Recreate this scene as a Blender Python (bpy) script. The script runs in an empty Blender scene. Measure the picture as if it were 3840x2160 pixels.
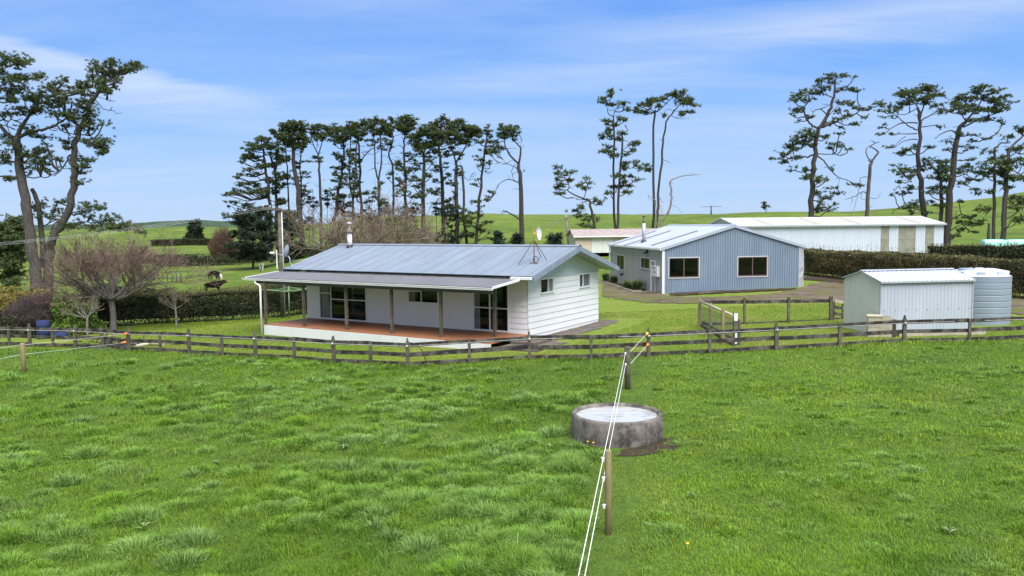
import bpy, math, random
import numpy as np
from mathutils import Vector, Matrix
random.seed(7); rng = np.random.default_rng(7)
SC = bpy.context.scene; COL = SC.collection
PI = math.pi
# ------------------------------------------------------------------ camera
F = 3000.0; PITCH = math.atan(239 / F); ROLL = 0.0105; CAM = Vector((0, 0, 4.8))
_f = Vector((0, math.cos(PITCH), -math.sin(PITCH)))
_r0 = Vector((1, 0, 0)); _u0 = Vector((0, math.sin(PITCH), math.cos(PITCH)))
_r = _r0 * math.cos(ROLL) - _u0 * math.sin(ROLL); _u = _u0 * math.cos(ROLL) + _r0 * math.sin(ROLL)
cam = bpy.data.objects.new('camera', bpy.data.cameras.new('camera')); COL.objects.link(cam)
M = Matrix((( _r.x, _u.x, -_f.x, 0), (_r.y, _u.y, -_f.y, 0), (_r.z, _u.z, -_f.z, 4.8), (0, 0, 0, 1)))
cam.matrix_world = M; cam.data.sensor_width = 36; cam.data.lens = 36 * F / 3840
cam.data.clip_start = 0.1; cam.data.clip_end = 6000; SC.camera = cam

def ray(u, v): return _f + _r * ((u - 1920) / F) - _u * ((v - 1080) / F)
def P(u, v, Y):
    d = ray(u, v); return CAM + d * (Y / d.y)

# ------------------------------------------------------------------ terrain
def _ss(a, b, x):
    t = np.clip((x - a) / (b - a), 0, 1); return t * t * (3 - 2 * t)
_CA = [-.9, -.32, -.27, -.2, -.147, -.03, .08, .26, .307, .403, .477, .548, .597, .64, .9]
_CZ = [3.0, 3.0, 5.5, 6.5, 7.6, 8.2, 7.1, 7.5, 7.9, 7.7, 8.6, 10.0, 10.9, 12.8, 17.0]
_LY = [0, 42, 60, 85, 140, 300, 380, 470, 800, 1100, 2600]
_LZ = [0, 0, -1.0, -1.9, -2.0, -2.6, .5, 4.2, 5.2, 5.2, 5.0]
_RY = [0, 48, 62, 85, 105, 135, 2600]
_RZ = [0, -.1, -.05, .4, .5, .45, .45]
def T(x, y):
    x = np.asarray(x, float); y = np.asarray(y, float)
    near = .025 * (np.clip(x, -16, 20) + 3) * (1 - _ss(60, 110, y)) + .1 * _ss(60, 110, y)
    yy = np.maximum(y, 1.0); a = x / yy
    C = np.interp(a, _CA, _CZ)
    right = np.interp(y, _RY, _RZ) + _ss(105, 265, y) * (C - .5)
    left = np.interp(y, _LY, _LZ) + 4.2 * _ss(480, 850, y) * np.exp(-((a + .39) / np.where(a < -.39, .075, .06)) ** 2) + 1.5 * _ss(330, 450, y) * (1 - _ss(480, 600, y)) * np.exp(-((a + .40) / .05) ** 2)
    w = _ss(-.34, -.2, a)
    und = (.3 * np.sin(x * .06 + y * .045) + .35 * np.sin(x * .034 - y * .07 + 1.3) + .16 * np.sin(x * .15 + y * .11)) * _ss(90, 180, y) + .12 * np.sin(x * .21 + 1) * np.sin(y * .17) * _ss(55, 90, y)
    return near + left * (1 - w) + right * w + und
def Tz(x, y): return float(T(x, y))
def G(u, v):
    """where the line of sight through a pixel of the photograph meets the ground"""
    d = ray(u, v); y = 3.0; py = y
    while y < 2500:
        p = CAM + d * (y / d.y)
        if p.z <= Tz(p.x, p.y): break
        py = y; y *= 1.03
    lo, hi = py, y
    for _ in range(30):
        m = (lo + hi) / 2; p = CAM + d * (m / d.y)
        if p.z <= Tz(p.x, p.y): hi = m
        else: lo = m
    return CAM + d * (hi / d.y)

# ------------------------------------------------------------------ objects
def tag(o, label=None, cat=None, group=None, kind=None):
    if label: o['label'] = label
    if cat: o['category'] = cat
    if group: o['group'] = group
    if kind: o['kind'] = kind
    return o
def empty(name, loc, rz=0, label=None, cat=None, group=None):
    o = bpy.data.objects.new(name, None); COL.objects.link(o)
    o.location = loc; o.rotation_euler = (0, 0, rz); o.empty_display_size = .2
    return tag(o, label, cat, group)
def link(name, me, parent=None):
    o = bpy.data.objects.new(name, me); COL.objects.link(o)
    if parent is not None: o.parent = parent
    return o
def copy_tree(o, parent=None):
    c = o.copy(); COL.objects.link(c)
    if parent is not None: c.parent = parent
    for ch in list(o.children): copy_tree(ch, c)
    return c

class MB:
    def __init__(s): s.v = []; s.f = []; s.m = []; s.sm = []
    def add(s, vs, fs, mat=0, smooth=False):
        b = len(s.v); s.v += [tuple(v) for v in vs]
        for f in fs: s.f.append(tuple(i + b for i in f)); s.m.append(mat); s.sm.append(smooth)
    def quad(s, a, b, c, d, mat=0, smooth=False): s.add((a, b, c, d), ((0, 1, 2, 3),), mat, smooth)
    def hexa(s, c, mat=0):
        s.add(c, ((0, 3, 2, 1), (4, 5, 6, 7), (0, 1, 5, 4), (1, 2, 6, 5), (2, 3, 7, 6), (3, 0, 4, 7)), mat)
    def box(s, x0, x1, y0, y1, z0, z1, mat=0):
        s.hexa([(x0, y0, z0), (x1, y0, z0), (x1, y1, z0), (x0, y1, z0), (x0, y0, z1), (x1, y0, z1), (x1, y1, z1), (x0, y1, z1)], mat)
    def beam(s, a, b, w, h, mat=0, up=(0, 0, 1)):
        """a bar from a to b, w wide sideways and h tall, centred on the line"""
        a = Vector(a); b = Vector(b); d = (b - a).normalized(); up = Vector(up)
        sd = d.cross(up)
        if sd.length < 1e-4: sd = d.cross(Vector((0, 1, 0)))
        sd.normalize(); u = sd.cross(d).normalized(); sd *= w / 2; u *= h / 2
        s.hexa([a - sd - u, a + sd - u, b + sd - u, b - sd - u, a - sd + u, a + sd + u, b + sd + u, b - sd + u], mat)
    def tube(s, pts, rad, n=8, mat=0, caps=True, smooth=True):
        pts = [Vector(p) for p in pts]
        if not hasattr(rad, '__len__'): rad = [rad] * len(pts)
        ref = None; rings = []; vs = []
        for i, p in enumerate(pts):
            d = (pts[min(i + 1, len(pts) - 1)] - pts[max(i - 1, 0)])
            if d.length < 1e-9: d = Vector((0, 0, 1))
            d.normalize()
            if ref is None:
                ref = Vector((1, 0, 0)) if abs(d.x) < .8 else Vector((0, 1, 0))
            a = (ref - d * ref.dot(d)); a.normalize(); b = d.cross(a); ref = a
            rings.append(len(vs))
            for k in range(n):
                t = 2 * PI * k / n; vs.append(p + (a * math.cos(t) + b * math.sin(t)) * rad[i])
        fs = []
        for i in range(len(pts) - 1):
            for k in range(n):
                k2 = (k + 1) % n; fs.append((rings[i] + k, rings[i] + k2, rings[i + 1] + k2, rings[i + 1] + k))
        s.add(vs, fs, mat, smooth)
        if caps:
            b = len(s.v) - len(vs)
            s.f.append(tuple(b + k for k in range(n))[::-1]); s.m.append(mat); s.sm.append(False)
            s.f.append(tuple(b + rings[-1] + k for k in range(n))); s.m.append(mat); s.sm.append(False)
    def lathe(s, prof, n=32, c=(0, 0, 0), mat=0, smooth=True):
        vs = []; fs = []
        for (r, z) in prof:
            for k in range(n):
                t = 2 * PI * k / n; vs.append((c[0] + r * math.cos(t), c[1] + r * math.sin(t), c[2] + z))
        for i in range(len(prof) - 1):
            for k in range(n):
                k2 = (k + 1) % n; fs.append((i * n + k, i * n + k2, (i + 1) * n + k2, (i + 1) * n + k))
        s.add(vs, fs, mat, smooth)
    def build(s, name, mats, parent=None):
        me = bpy.data.meshes.new(name); me.from_pydata(s.v, [], s.f)
        for m in (mats if isinstance(mats, (list, tuple)) else [mats]): me.materials.append(m)
        me.polygons.foreach_set('material_index', s.m); me.polygons.foreach_set('use_smooth', s.sm)
        me.update(); return link(name, me, parent)

def np_mesh(name, verts, faces_n, loops, mat, parent=None, col=None, smooth=False):
    """a mesh from numpy arrays: verts (N,3), faces_n = corners per face, loops = vertex indices"""
    me = bpy.data.meshes.new(name); me.vertices.add(len(verts)); me.vertices.foreach_set('co', np.asarray(verts, np.float32).ravel())
    me.loops.add(len(loops)); me.loops.foreach_set('vertex_index', np.asarray(loops, np.int32))
    st = np.zeros(len(faces_n), np.int32); st[1:] = np.cumsum(faces_n)[:-1]
    me.polygons.add(len(faces_n)); me.polygons.foreach_set('loop_start', st)
    if smooth: me.polygons.foreach_set('use_smooth', np.ones(len(faces_n), bool))
    if col is not None:
        at = me.color_attributes.new('tint', 'FLOAT_COLOR', 'POINT')
        c4 = np.ones((len(verts), 4), np.float32); c4[:, :3] = col; at.data.foreach_set('color', c4.ravel())
    me.materials.append(mat); me.update(calc_edges=True); return link(name, me, parent)
def tri_mesh(name, tris, mat, parent=None, col=None):
    n = len(tris); return np_mesh(name, tris.reshape(-1, 3), np.full(n, 3, np.int32), np.arange(n * 3), mat, parent, None if col is None else np.repeat(col, 3, axis=0))

def _h2(ix, iy, seed):
    n = (ix.astype(np.int64) * 374761393 + iy.astype(np.int64) * 668265263 + seed * 974711) & 0xffffffff
    n = ((n ^ (n >> 13)) * 1274126177) & 0xffffffff
    return ((n ^ (n >> 16)) & 0xffffff) / 16777215.0
def vnoise(x, y, seed=0):
    x = np.asarray(x, float); y = np.asarray(y, float)
    ix = np.floor(x); iy = np.floor(y); fx = x - ix; fy = y - iy
    fx = fx * fx * (3 - 2 * fx); fy = fy * fy * (3 - 2 * fy)
    a = _h2(ix, iy, seed); b = _h2(ix + 1, iy, seed); c = _h2(ix, iy + 1, seed); d = _h2(ix + 1, iy + 1, seed)
    return (a * (1 - fx) + b * fx) * (1 - fy) + (c * (1 - fx) + d * fx) * fy
def fbm(x, y, seed=0, o=3):
    s = 0; w = .5; t = 0
    for i in range(o):
        s = s + w * vnoise(np.asarray(x) * 2 ** i, np.asarray(y) * 2 ** i, seed + i * 17); t += w; w *= .5
    return s / t

# ------------------------------------------------------------------ materials
def newmat(name):
    m = bpy.data.materials.new(name); m.use_nodes = True
    nt = m.node_tree; return m, nt, nt.nodes['Principled BSDF']
def N(nt, t, **kw):
    n = nt.nodes.new(t)
    for k, v in kw.items():
        if k in n.inputs: n.inputs[k].default_value = v
        else: setattr(n, k, v)
    return n
def ramp(nt, fac, stops):
    r = nt.nodes.new('ShaderNodeValToRGB'); e = r.color_ramp.elements
    while len(e) < len(stops): e.new(.5)
    for i, (p, c) in enumerate(stops): e[i].position = p; e[i].color = (*c, 1) if len(c) == 3 else c
    nt.links.new(fac, r.inputs[0]); return r.outputs[0]
def noise(nt, scale, detail=4, rough=.55, coord='Object', stretch=None):
    tc = nt.nodes.new('ShaderNodeTexCoord'); o = tc.outputs[coord]
    if stretch:
        mp = nt.nodes.new('ShaderNodeMapping'); mp.inputs['Scale'].default_value = stretch; nt.links.new(o, mp.inputs[0]); o = mp.outputs[0]
    n = N(nt, 'ShaderNodeTexNoise', Scale=scale, Detail=detail, Roughness=rough); nt.links.new(o, n.inputs['Vector']); return n.outputs[0]
def mix(nt, fac, a, b, mode='MIX'):
    m = nt.nodes.new('ShaderNodeMix'); m.data_type = 'RGBA'; m.blend_type = mode
    for s, val in ((0, fac), (6, a), (7, b)):
        if isinstance(val, (int, float)): m.inputs[s].default_value = val
        elif isinstance(val, tuple): m.inputs[s].default_value = (*val, 1)
        else: nt.links.new(val, m.inputs[s])
    return m.outputs[2]
def bump(nt, bs, h, strength=.3, dist=.02):
    b = N(nt, 'ShaderNodeBump', Strength=strength, Distance=dist); nt.links.new(h, b.inputs['Height']); nt.links.new(b.outputs[0], bs.inputs['Normal'])
def paint(name, c, rough=.5, var=.12, scale=3.0, metal=0.0, stretch=None, dirt=None, dirt_lo=.62, dirt_hi=.8, dscale=2.0, bmp=0):
    m, nt, b = newmat(name); n = noise(nt, scale, 5, .6, stretch=stretch)
    lo = tuple(x * (1 - var) for x in c); hi = tuple(min(1, x * (1 + var)) for x in c)
    col = ramp(nt, n, [(.3, lo), (.7, hi)])
    if dirt is not None:
        d = noise(nt, dscale, 6, .65, stretch=stretch); f = ramp(nt, d, [(dirt_lo, (0, 0, 0)), (dirt_hi, (1, 1, 1))])
        col = mix(nt, f, col, dirt)
    nt.links.new(col, b.inputs['Base Color']); b.inputs['Roughness'].default_value = rough; b.inputs['Metallic'].default_value = metal
    if bmp: bump(nt, b, noise(nt, scale * 8, 4), bmp, .01)
    return m
def tinted(name, c, var=.35, rough=.7, scale=1.2, spec=.25, trans=0.0):
    """leaf material: base colour times the per-leaf tint stored on the mesh"""
    m, nt, b = newmat(name)
    a = N(nt, 'ShaderNodeAttribute', attribute_name='tint')
    col = mix(nt, 1.0, a.outputs[0], c, 'MULTIPLY')
    n = noise(nt, scale, 3); f = ramp(nt, n, [(.3, (1 - var,) * 3), (.7, (1 + var,) * 3)])
    col = mix(nt, 1.0, col, f, 'MULTIPLY')
    nt.links.new(col, b.inputs['Base Color']); b.inputs['Roughness'].default_value = rough
    b.inputs['Specular IOR Level'].default_value = spec
    if trans:
        t = nt.nodes.new('ShaderNodeBsdfTranslucent'); nt.links.new(col, t.inputs[0])
        ms = nt.nodes.new('ShaderNodeMixShader'); ms.inputs[0].default_value = trans
        nt.links.new(b.outputs[0], ms.inputs[1]); nt.links.new(t.outputs[0], ms.inputs[2])
        nt.links.new(ms.outputs[0], nt.nodes['Material Output'].inputs[0])
    return m
MT = {}
MT['white'] = paint('white_paint', (.70, .71, .73), .45, .05, 2, dirt=(.6, .6, .58), dirt_lo=.6, dirt_hi=.9)
MT['framegrey'] = paint('grey_white_trim', (.5, .52, .55), .5, .06, 3)
MT['board'] = paint('white_weatherboard', (.73, .745, .77), .5, .035, 1.2, dirt=(.66, .67, .69), dirt_lo=.58, dirt_hi=.9, stretch=(.5, .5, 2))
MT['gable'] = paint('pale_blue_sheet', (.46, .53, .58), .5, .04, 2)
MT['barge'] = paint('grey_barge', (.2, .25, .32), .5, .15, 2, stretch=(3, 3, .6))
MT['roofblue'] = paint('blue_grey_iron', (.165, .2, .26), .5, .10, 1.2, dirt=(.22, .26, .33), dirt_lo=.55, dirt_hi=.8, dscale=.8, stretch=(1, .25, 1))
MT['roofdark'] = paint('dark_weathered_iron', (.125, .125, .145), .55, .12, 1.0, dirt=(.17, .17, .19), dirt_lo=.55, dirt_hi=.75, dscale=3, stretch=(1, .4, 1))
MT['soffit'] = paint('soffit', (.3, .33, .37), .6, .06)
MT['deck'] = paint('red_decking', (.29, .118, .055), .6, .3, 3.5, stretch=(.35, 5, 1), dirt=(.36, .17, .1), dirt_lo=.55, dirt_hi=.8, dscale=1.5)
MT['oldwood'] = paint('weathered_timber', (.105, .09, .068), .8, .4, 6, stretch=(.6, .6, .6), dirt=(.045, .042, .038), dirt_lo=.5, dirt_hi=.66, dscale=5, bmp=.4)
MT['rail'] = paint('lichen_grey_rail', (.105, .095, .078), .85, .45, 5, dirt=(.016, .014, .013), dirt_lo=.40, dirt_hi=.56, dscale=3.2, bmp=.4)
MT['paletimber'] = paint('pale_timber', (.4, .36, .28), .8, .25, 4, dirt=(.2, .17, .12), dirt_lo=.55, dirt_hi=.75, dscale=4)
MT['greenpost'] = paint('treated_round_post', (.25, .20, .10), .8, .25, 6, stretch=(1, 1, .3), dirt=(.14, .13, .08), dirt_lo=.5, dirt_hi=.75, dscale=6, bmp=.3)
MT['dark'] = paint('painted_gloom', (.018, .018, .02), .9, .2)  # near black stands in for unlit rooms and the shade inside hedges
MT['darktimber'] = paint('dark_timber', (.05, .045, .042), .7, .3)
MT['curtain'] = paint('mauve_curtain', (.5, .47, .53), .9, .1, 8)
MT['alu'] = paint('aluminium', (.72, .74, .77), .45, .05, 4)
MT['bronze'] = paint('brown_aluminium', (.12, .075, .07), .4, .1, 4)
MT['greyiron'] = paint('wall_iron_sky_tint', (.17, .225, .305), .5, .08, .9, stretch=(1, 1, .3), dirt=(.21, .265, .345), dirt_lo=.5, dirt_hi=.75, dscale=1.2)  # blue sky light on the front is painted into this tone
MT['sideiron'] = paint('wall_iron_side_tone', (.3, .31, .31), .5, .07, .9, stretch=(1, 1, .3))  # same iron, toned for the duller light reflected from trees and grass
MT['paleroof'] = paint('pale_zinc_roof', (.33, .37, .46), .45, .07, .8, stretch=(.3, 1, 1), dirt=(.28, .31, .37), dirt_lo=.5, dirt_hi=.8)
MT['skylight'] = paint('brown_translucent_strip', (.24, .2, .23), .5, .3, 3)
MT['whiteiron'] = paint('white_wall_iron', (.52, .57, .67), .5, .04, 1, dirt=(.56, .59, .66), dirt_lo=.5, dirt_hi=.85, stretch=(1, 1, .25))
MT['whiteroof'] = paint('white_roof_iron', (.62, .63, .66), .5, .03, 1)
MT['translucent'] = paint('khaki_translucent_sheet', (.27, .265, .22), .45, .18, 1.2, dirt=(.34, .33, .27), dirt_lo=.5, dirt_hi=.7, dscale=1.5)
MT['stained'] = paint('stained_skylight', (.36, .34, .29), .6, .15, 2.5, dirt=(.22, .2, .17), dirt_lo=.55, dirt_hi=.72, dscale=5)
MT['shedwall'] = paint('small_shed_sky_tint', (.38, .425, .49), .5, .05, 1, stretch=(1, 1, .3), dirt=(.44, .48, .54), dirt_lo=.5, dirt_hi=.85)  # front iron, with the sky's blue light put into its colour
MT['shedgable'] = paint('small_shed_side_tone', (.55, .57, .54), .5, .05, 1, stretch=(1, 1, .3))  # gable copy, coloured for greenish reflected light instead of sky
MT['tank'] = paint('pale_blue_plastic', (.23, .275, .345), .45, .05, 1.5, stretch=(1, 1, .3))
MT['tanktop'] = paint('paler_blue_plastic', (.6, .65, .74), .4, .05, 1.5)  # tank top in a paler colour than the wall
MT['cream'] = paint('cream_brick', (.55, .46, .38), .8, .1, 4)
MT['pinkroof'] = paint('lichen_pink_tiles', (.33, .27, .27), .8, .25, 2.5, dirt=(.42, .38, .36), dirt_lo=.5, dirt_hi=.7, dscale=4)
MT['garagedoor'] = paint('chalky_white_door', (.62, .64, .63), .7, .1, 2, dirt=(.4, .41, .38), dirt_lo=.6, dirt_hi=.8)
MT['concrete'] = paint('stained_concrete', (.15, .132, .118), .9, .45, 5, dirt=(.04, .035, .035), dirt_lo=.47, dirt_hi=.62, dscale=3.5, bmp=.5)
MT['slab'] = paint('brown_concrete_slab', (.095, .078, .064), .9, .3, 2, dirt=(.14, .12, .10), dirt_lo=.5, dirt_hi=.8)
MT['rust'] = paint('rust', (.3, .11, .04), .85, .35, 9)
MT['galv'] = paint('galvanised', (.42, .45, .5), .4, .12, 5, metal=.3)
MT['sooty'] = paint('sooty_cowl', (.16, .13, .10), .8, .4, 8)
MT['black'] = paint('black_plastic', (.015, .015, .017), .5, .2)
MT['rope'] = paint('white_rope', (.78, .79, .82), .7, .05, 20)
MT['orange'] = paint('orange_plastic', (.85, .22, .04), .5, .1)
MT['yellow'] = paint('yellow_plastic', (.85, .5, .03), .5, .1)
MT['blue'] = paint('blue_plastic', (.008, .018, .08), .85, .15)
MT['mint'] = paint('mint_wrap', (.35, .72, .66), .35, .06, 2)
MT['linegreen'] = paint('green_enamel', (.17, .27, .13), .5, .15)
MT['bark'] = paint('grey_pine_bark', (.08, .069, .064), .95, .4, 2.2, stretch=(3, 3, .6), dirt=(.045, .04, .04), dirt_lo=.45, dirt_hi=.65, dscale=5, bmp=.8)
MT['barkdark'] = paint('dark_pine_bark', (.042, .034, .032), .95, .4, 2.2, stretch=(3, 3, .6))
MT['barkpale'] = paint('pale_dead_bark', (.2, .175, .165), .95, .35, 3)
MT['barkcherry'] = paint('lichen_cherry_bark', (.17, .155, .145), .95, .35, 5, stretch=(1, 1, 3), dirt=(.12, .105, .1), dirt_lo=.5, dirt_hi=.7, dscale=6, bmp=.5)
MT['twigpink'] = paint('pink_twigs', (.16, .105, .09), .9, .3, 3)
MT['twiggrey'] = paint('grey_twigs', (.185, .145, .11), .9, .35, 3)
MT['twigrust'] = paint('russet_twigs', (.13, .08, .058), .9, .3, 2)
MT['twigpurple'] = paint('purple_twigs', (.08, .055, .058), .9, .35, 2)
MT['pine'] = tinted('pine_needles', (.072, .102, .036), .3, .75, .5, .25, .12)
MT['pinedark'] = tinted('dark_conifer', (.03, .048, .03), .3, .8, .5)
MT['hedge'] = tinted('hedge_leaves', (.038, .047, .021), .35, .7, .8)
MT['hedgebrown'] = tinted('brown_hedge_leaves', (.105, .104, .042), .3, .7, .5)
MT['shrub'] = tinted('bright_shrub', (.085, .15, .02), .3, .6, 2)
MT['shrubyellow'] = tinted('yellow_shrub', (.17, .14, .035), .3, .6, 2)
MT['flax'] = tinted('strap_leaves', (.13, .18, .085), .25, .5, 2)
MT['grass'] = tinted('grass_blades', (.98, 1.0, .82), .15, .6, .9, .2, .14)

def glassmat():
    m, nt, b = newmat('window_glass'); nt.nodes.remove(b)
    g = nt.nodes.new('ShaderNodeBsdfGlossy'); g.inputs['Roughness'].default_value = .03; g.inputs[0].default_value = (.9, .95, 1, 1)
    t = nt.nodes.new('ShaderNodeBsdfTransparent'); t.inputs[0].default_value = (.75, .78, .78, 1)
    lw = nt.nodes.new('ShaderNodeLayerWeight'); pw = N(nt, 'ShaderNodeMath', operation='POWER'); nt.links.new(lw.outputs['Facing'], pw.inputs[0]); pw.inputs[1].default_value = 4; fr = N(nt, 'ShaderNodeMath', operation='MULTIPLY_ADD'); nt.links.new(pw.outputs[0], fr.inputs[0]); fr.inputs[1].default_value = .4; fr.inputs[2].default_value = .025
    s = nt.nodes.new('ShaderNodeMixShader'); nt.links.new(fr.outputs[0], s.inputs[0]); nt.links.new(t.outputs[0], s.inputs[1]); nt.links.new(g.outputs[0], s.inputs[2])
    nt.links.new(s.outputs[0], nt.nodes['Material Output'].inputs[0]); return m
MT['glass'] = glassmat()
def watermat():
    m, nt, b = newmat('water_painted_sheen'); b.inputs['Base Color'].default_value = (.42, .43, .44, 1); b.inputs['Roughness'].default_value = .08
    b.inputs['IOR'].default_value = 1.33; b.inputs['Specular IOR Level'].default_value = .3
    n = noise(nt, 2.2, 3, stretch=(1, 2.4, 1)); bump(nt, b, n, .15, .05); nt.links.new(ramp(nt, noise(nt, 2.6, 5, .6, stretch=(.7, 2.6, 1)), [(.33, (.2, .205, .21)), (.45, (.40, .405, .41)), (.8, (.46, .46, .46))]), b.inputs['Base Color'])  # pale ramp and dark streaks paint sky reflection and ripples into the colour
    return m
MT['water'] = watermat()
def netmat():
    m, nt, b = newmat('wire_netting'); b.inputs['Base Color'].default_value = (.09, .095, .09, 1)
    return m
MT['net'] = netmat()
def groundmat(name, stops, s1, s2, speck=None, bstr=.4):
    m, nt, b = newmat(name)
    n1 = noise(nt, s1, 5, .6); n2 = noise(nt, s2, 6, .7)
    c = ramp(nt, n1, stops)
    f = ramp(nt, n2, [(.3, (.62,) * 3), (.7, (1.38,) * 3)]); c = mix(nt, 1, c, f, 'MULTIPLY')
    if speck:
        n3 = noise(nt, speck[1], 4, .6); ff = ramp(nt, n3, [(speck[2], (0, 0, 0)), (speck[3], (1, 1, 1))]); c = mix(nt, ff, c, speck[0])
    nt.links.new(c, b.inputs['Base Color']); b.inputs['Roughness'].default_value = .9; b.inputs['Specular IOR Level'].default_value = .15
    bump(nt, b, n2, bstr, .08); return m
MT['pasture'] = groundmat('pasture', [(.28, (.05, .092, .014)), (.45, (.088, .135, .017)), (.66, (.125, .165, .026))], .05, .7, ((.06, .07, .022), .12, .54, .68))
MT['soilgrass'] = groundmat('grass_floor', [(.3, (.045, .085, .012)), (.7, (.075, .125, .02))], .4, 5)
MT['lawn'] = groundmat('mown_lawn', [(.25, (.10, .165, .016)), (.5, (.135, .185, .026)), (.75, (.19, .205, .048))], .22, 5, ((.2, .19, .06), .5, .56, .7), .6)
MT['gravel'] = groundmat('gravel', [(.3, (.075, .056, .04)), (.7, (.165, .132, .102))], .9, 7, ((.10, .11, .03), .6, .48, .6), .6)
MT['soil'] = groundmat('bare_soil', [(.3, (.035, .024, .018)), (.7, (.075, .055, .04))], 2, 14, None, .9)
MT['farhill'] = groundmat('bush_hill', [(.3, (.03, .055, .03)), (.7, (.055, .085, .04))], .03, .3)
# ------------------------------------------------------------------ ground sheets
def build_ground():
    th = np.concatenate([np.linspace(-PI, -.75, 40, endpoint=False), np.linspace(-.75, .75, 260, endpoint=False), np.linspace(.75, PI, 40, endpoint=False)])
    r = np.concatenate([[0.4], 1.2 * 1.031 ** np.arange(250)]); r = r[r < 2400]
    X = np.outer(r, np.sin(th)); Y = np.outer(r, np.cos(th)); Z = T(X, Y)
    nr, nt = X.shape; vs = np.stack([X, Y, Z], -1).reshape(-1, 3)
    i, j = np.meshgrid(np.arange(nr - 1), np.arange(nt), indexing='ij'); j2 = (j + 1) % nt
    q = np.stack([i * nt + j, i * nt + j2, (i + 1) * nt + j2, (i + 1) * nt + j], -1).reshape(-1, 4)[:, ::-1]
    o = np_mesh('ground', vs, np.full(len(q), 4, np.int32), q.ravel(), MT['pasture'], smooth=True); tag(o, kind='structure')
build_ground()
def loft(name, A, B, nu, nv, off, mat, jit=0, kind='structure'):
    def samp(L, t):
        s = t * (len(L) - 1); i = min(int(s), len(L) - 2); f = s - i
        return L[i][0] * (1 - f) + L[i + 1][0] * f, L[i][1] * (1 - f) + L[i + 1][1] * f
    mb = MB(); vs = []
    for i in range(nu + 1):
        a = samp(A, i / nu); b = samp(B, i / nu)
        for k in range(nv + 1):
            t = k / nv
            if jit and k == 0: t -= jit * (random.random())
            if jit and k == nv: t += jit * (random.random())
            x = a[0] * (1 - t) + b[0] * t; y = a[1] * (1 - t) + b[1] * t
            vs.append((x, y, Tz(x, y) + off))
    fs = [(i * (nv + 1) + k, (i + 1) * (nv + 1) + k, (i + 1) * (nv + 1) + k + 1, i * (nv + 1) + k + 1) for i in range(nu) for k in range(nv)]
    mb.add(vs, fs, 0, True); o = mb.build(name, mat); tag(o, kind=kind); return o
def patch(name, pts, off, mat, rough=.08, kind='structure', world=False):
    W = [(p[0], p[1]) if world else tuple(G(*p).xy) for p in pts]; out = []
    for i in range(len(W)):
        a = W[i]; b = W[(i + 1) % len(W)]; L = math.hypot(a[0] - b[0], a[1] - b[1]); n = max(1, int(L / .25))
        for k in range(n):
            t = k / n; out.append((a[0] + (b[0] - a[0]) * t + random.uniform(-1, 1) * rough, a[1] + (b[1] - a[1]) * t + random.uniform(-1, 1) * rough * 1.5))
    mb = MB(); mb.add([(x, y, Tz(x, y) + off) for x, y in out], [tuple(range(len(out)))], 0); o = mb.build(name, mat); tag(o, kind=kind); return o

# ------------------------------------------------------------------ paddock fence line (pixels of post bases, tops)
PX = [  # u_base, v_base, pointed
 (-62, 1296, 1), (36, 1296, 0), (113, 1300, 1), (199, 1302, 0), (284, 1304, 1), (385, 1306, 0), (484, 1318, 1), (602, 1320, 0), (710, 1327, 1),
 (834, 1336, 0), (959, 1342, 1), (1105, 1350, 0), (1253, 1364, 1), (1390, 1370, 0), (1529, 1377, 1), (1761, 1362, 0), (1986, 1348, 1), (2217, 1348, 0),
 (2432, 1338, 1), (2661, 1327, 0), (2911, 1314, 1), (3147, 1302, 0), (3390, 1287, 1), (3634, 1283, 0), (3890, 1272, 1)]
FP = [(G(u, v), k) for u, v, k in PX]
fence = empty('post_and_rail_fence', FP[14][0], 0, 'long weathered three rail timber fence with pointed posts between paddock and lawn', 'fence')
def rel(o, p): return Vector(p) - o.location
def face_dir(i):
    a = FP[max(i - 1, 0)][0]; b = FP[min(i + 1, len(FP) - 1)][0]; d = (b - a); d.z = 0; return d.normalized()
for i, (p, k) in enumerate(FP):
    d = face_dir(i); n = Vector((d.y, -d.x, 0))           # n points to the camera side
    q = rel(fence, p); mb = MB(); w = .062 if k else .05; dp = .05 if k else .04; h = (1.03 if k else .85) + random.uniform(-.025, .025)
    lean = d * random.uniform(-.02, .02)
    def cs(z, s): return [q + lean * z + d * (sx * w * s) + n * (sy * dp * s) + Vector((0, 0, z)) for sx, sy in ((-1, -1), (1, -1), (1, 1), (-1, 1))]
    zt = h - .2 if k else h
    mb.hexa(cs(-.3, 1.0) + cs(zt, .96))
    if k:
        mb.hexa(cs(zt, .96) + [q + lean * h + d * (sx * .012) + n * (sy * dp * .8) + Vector((0, 0, h)) for sx, sy in ((-1, -1), (1, -1), (1, 1), (-1, 1))])
    mb.build('post', MT['oldwood'], fence)
pt = [i for i, (p, k) in enumerate(FP) if k]
for a, b in zip(pt[:-1], pt[1:]):
    for zc in (.765, .425, .085):
        mb = MB(); mid = (a + b) // 2
        for s, e in ((a, mid), (mid, b)):
            A = FP[s][0]; B = FP[e][0]; d = (B - A); d.z = 0; d.normalize(); n = Vector((-d.y, d.x, 0))
            j0, j1 = random.uniform(-.018, .018), random.uniform(-.018, .018)
            mb.beam(rel(fence, A) + n * .065 + Vector((0, 0, zc + j0)), rel(fence, B) + n * .065 + Vector((0, 0, zc + j1)), .03, .145 + random.uniform(-.012, .012))
        mb.build('rail', MT['rail'], fence)
wire = MB()
for i in pt:
    p = FP[i][0]; d = face_dir(i); n = Vector((d.y, -d.x, 0)); c = rel(fence, p) + n * .075 + Vector((0, 0, .74))
    mb = MB(); mb.lathe([(0, -.035), (.022, -.035), (.014, 0), (.022, .035), (0, .035)], 8, c); mb.build('insulator', MT['rope'], fence)
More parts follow.
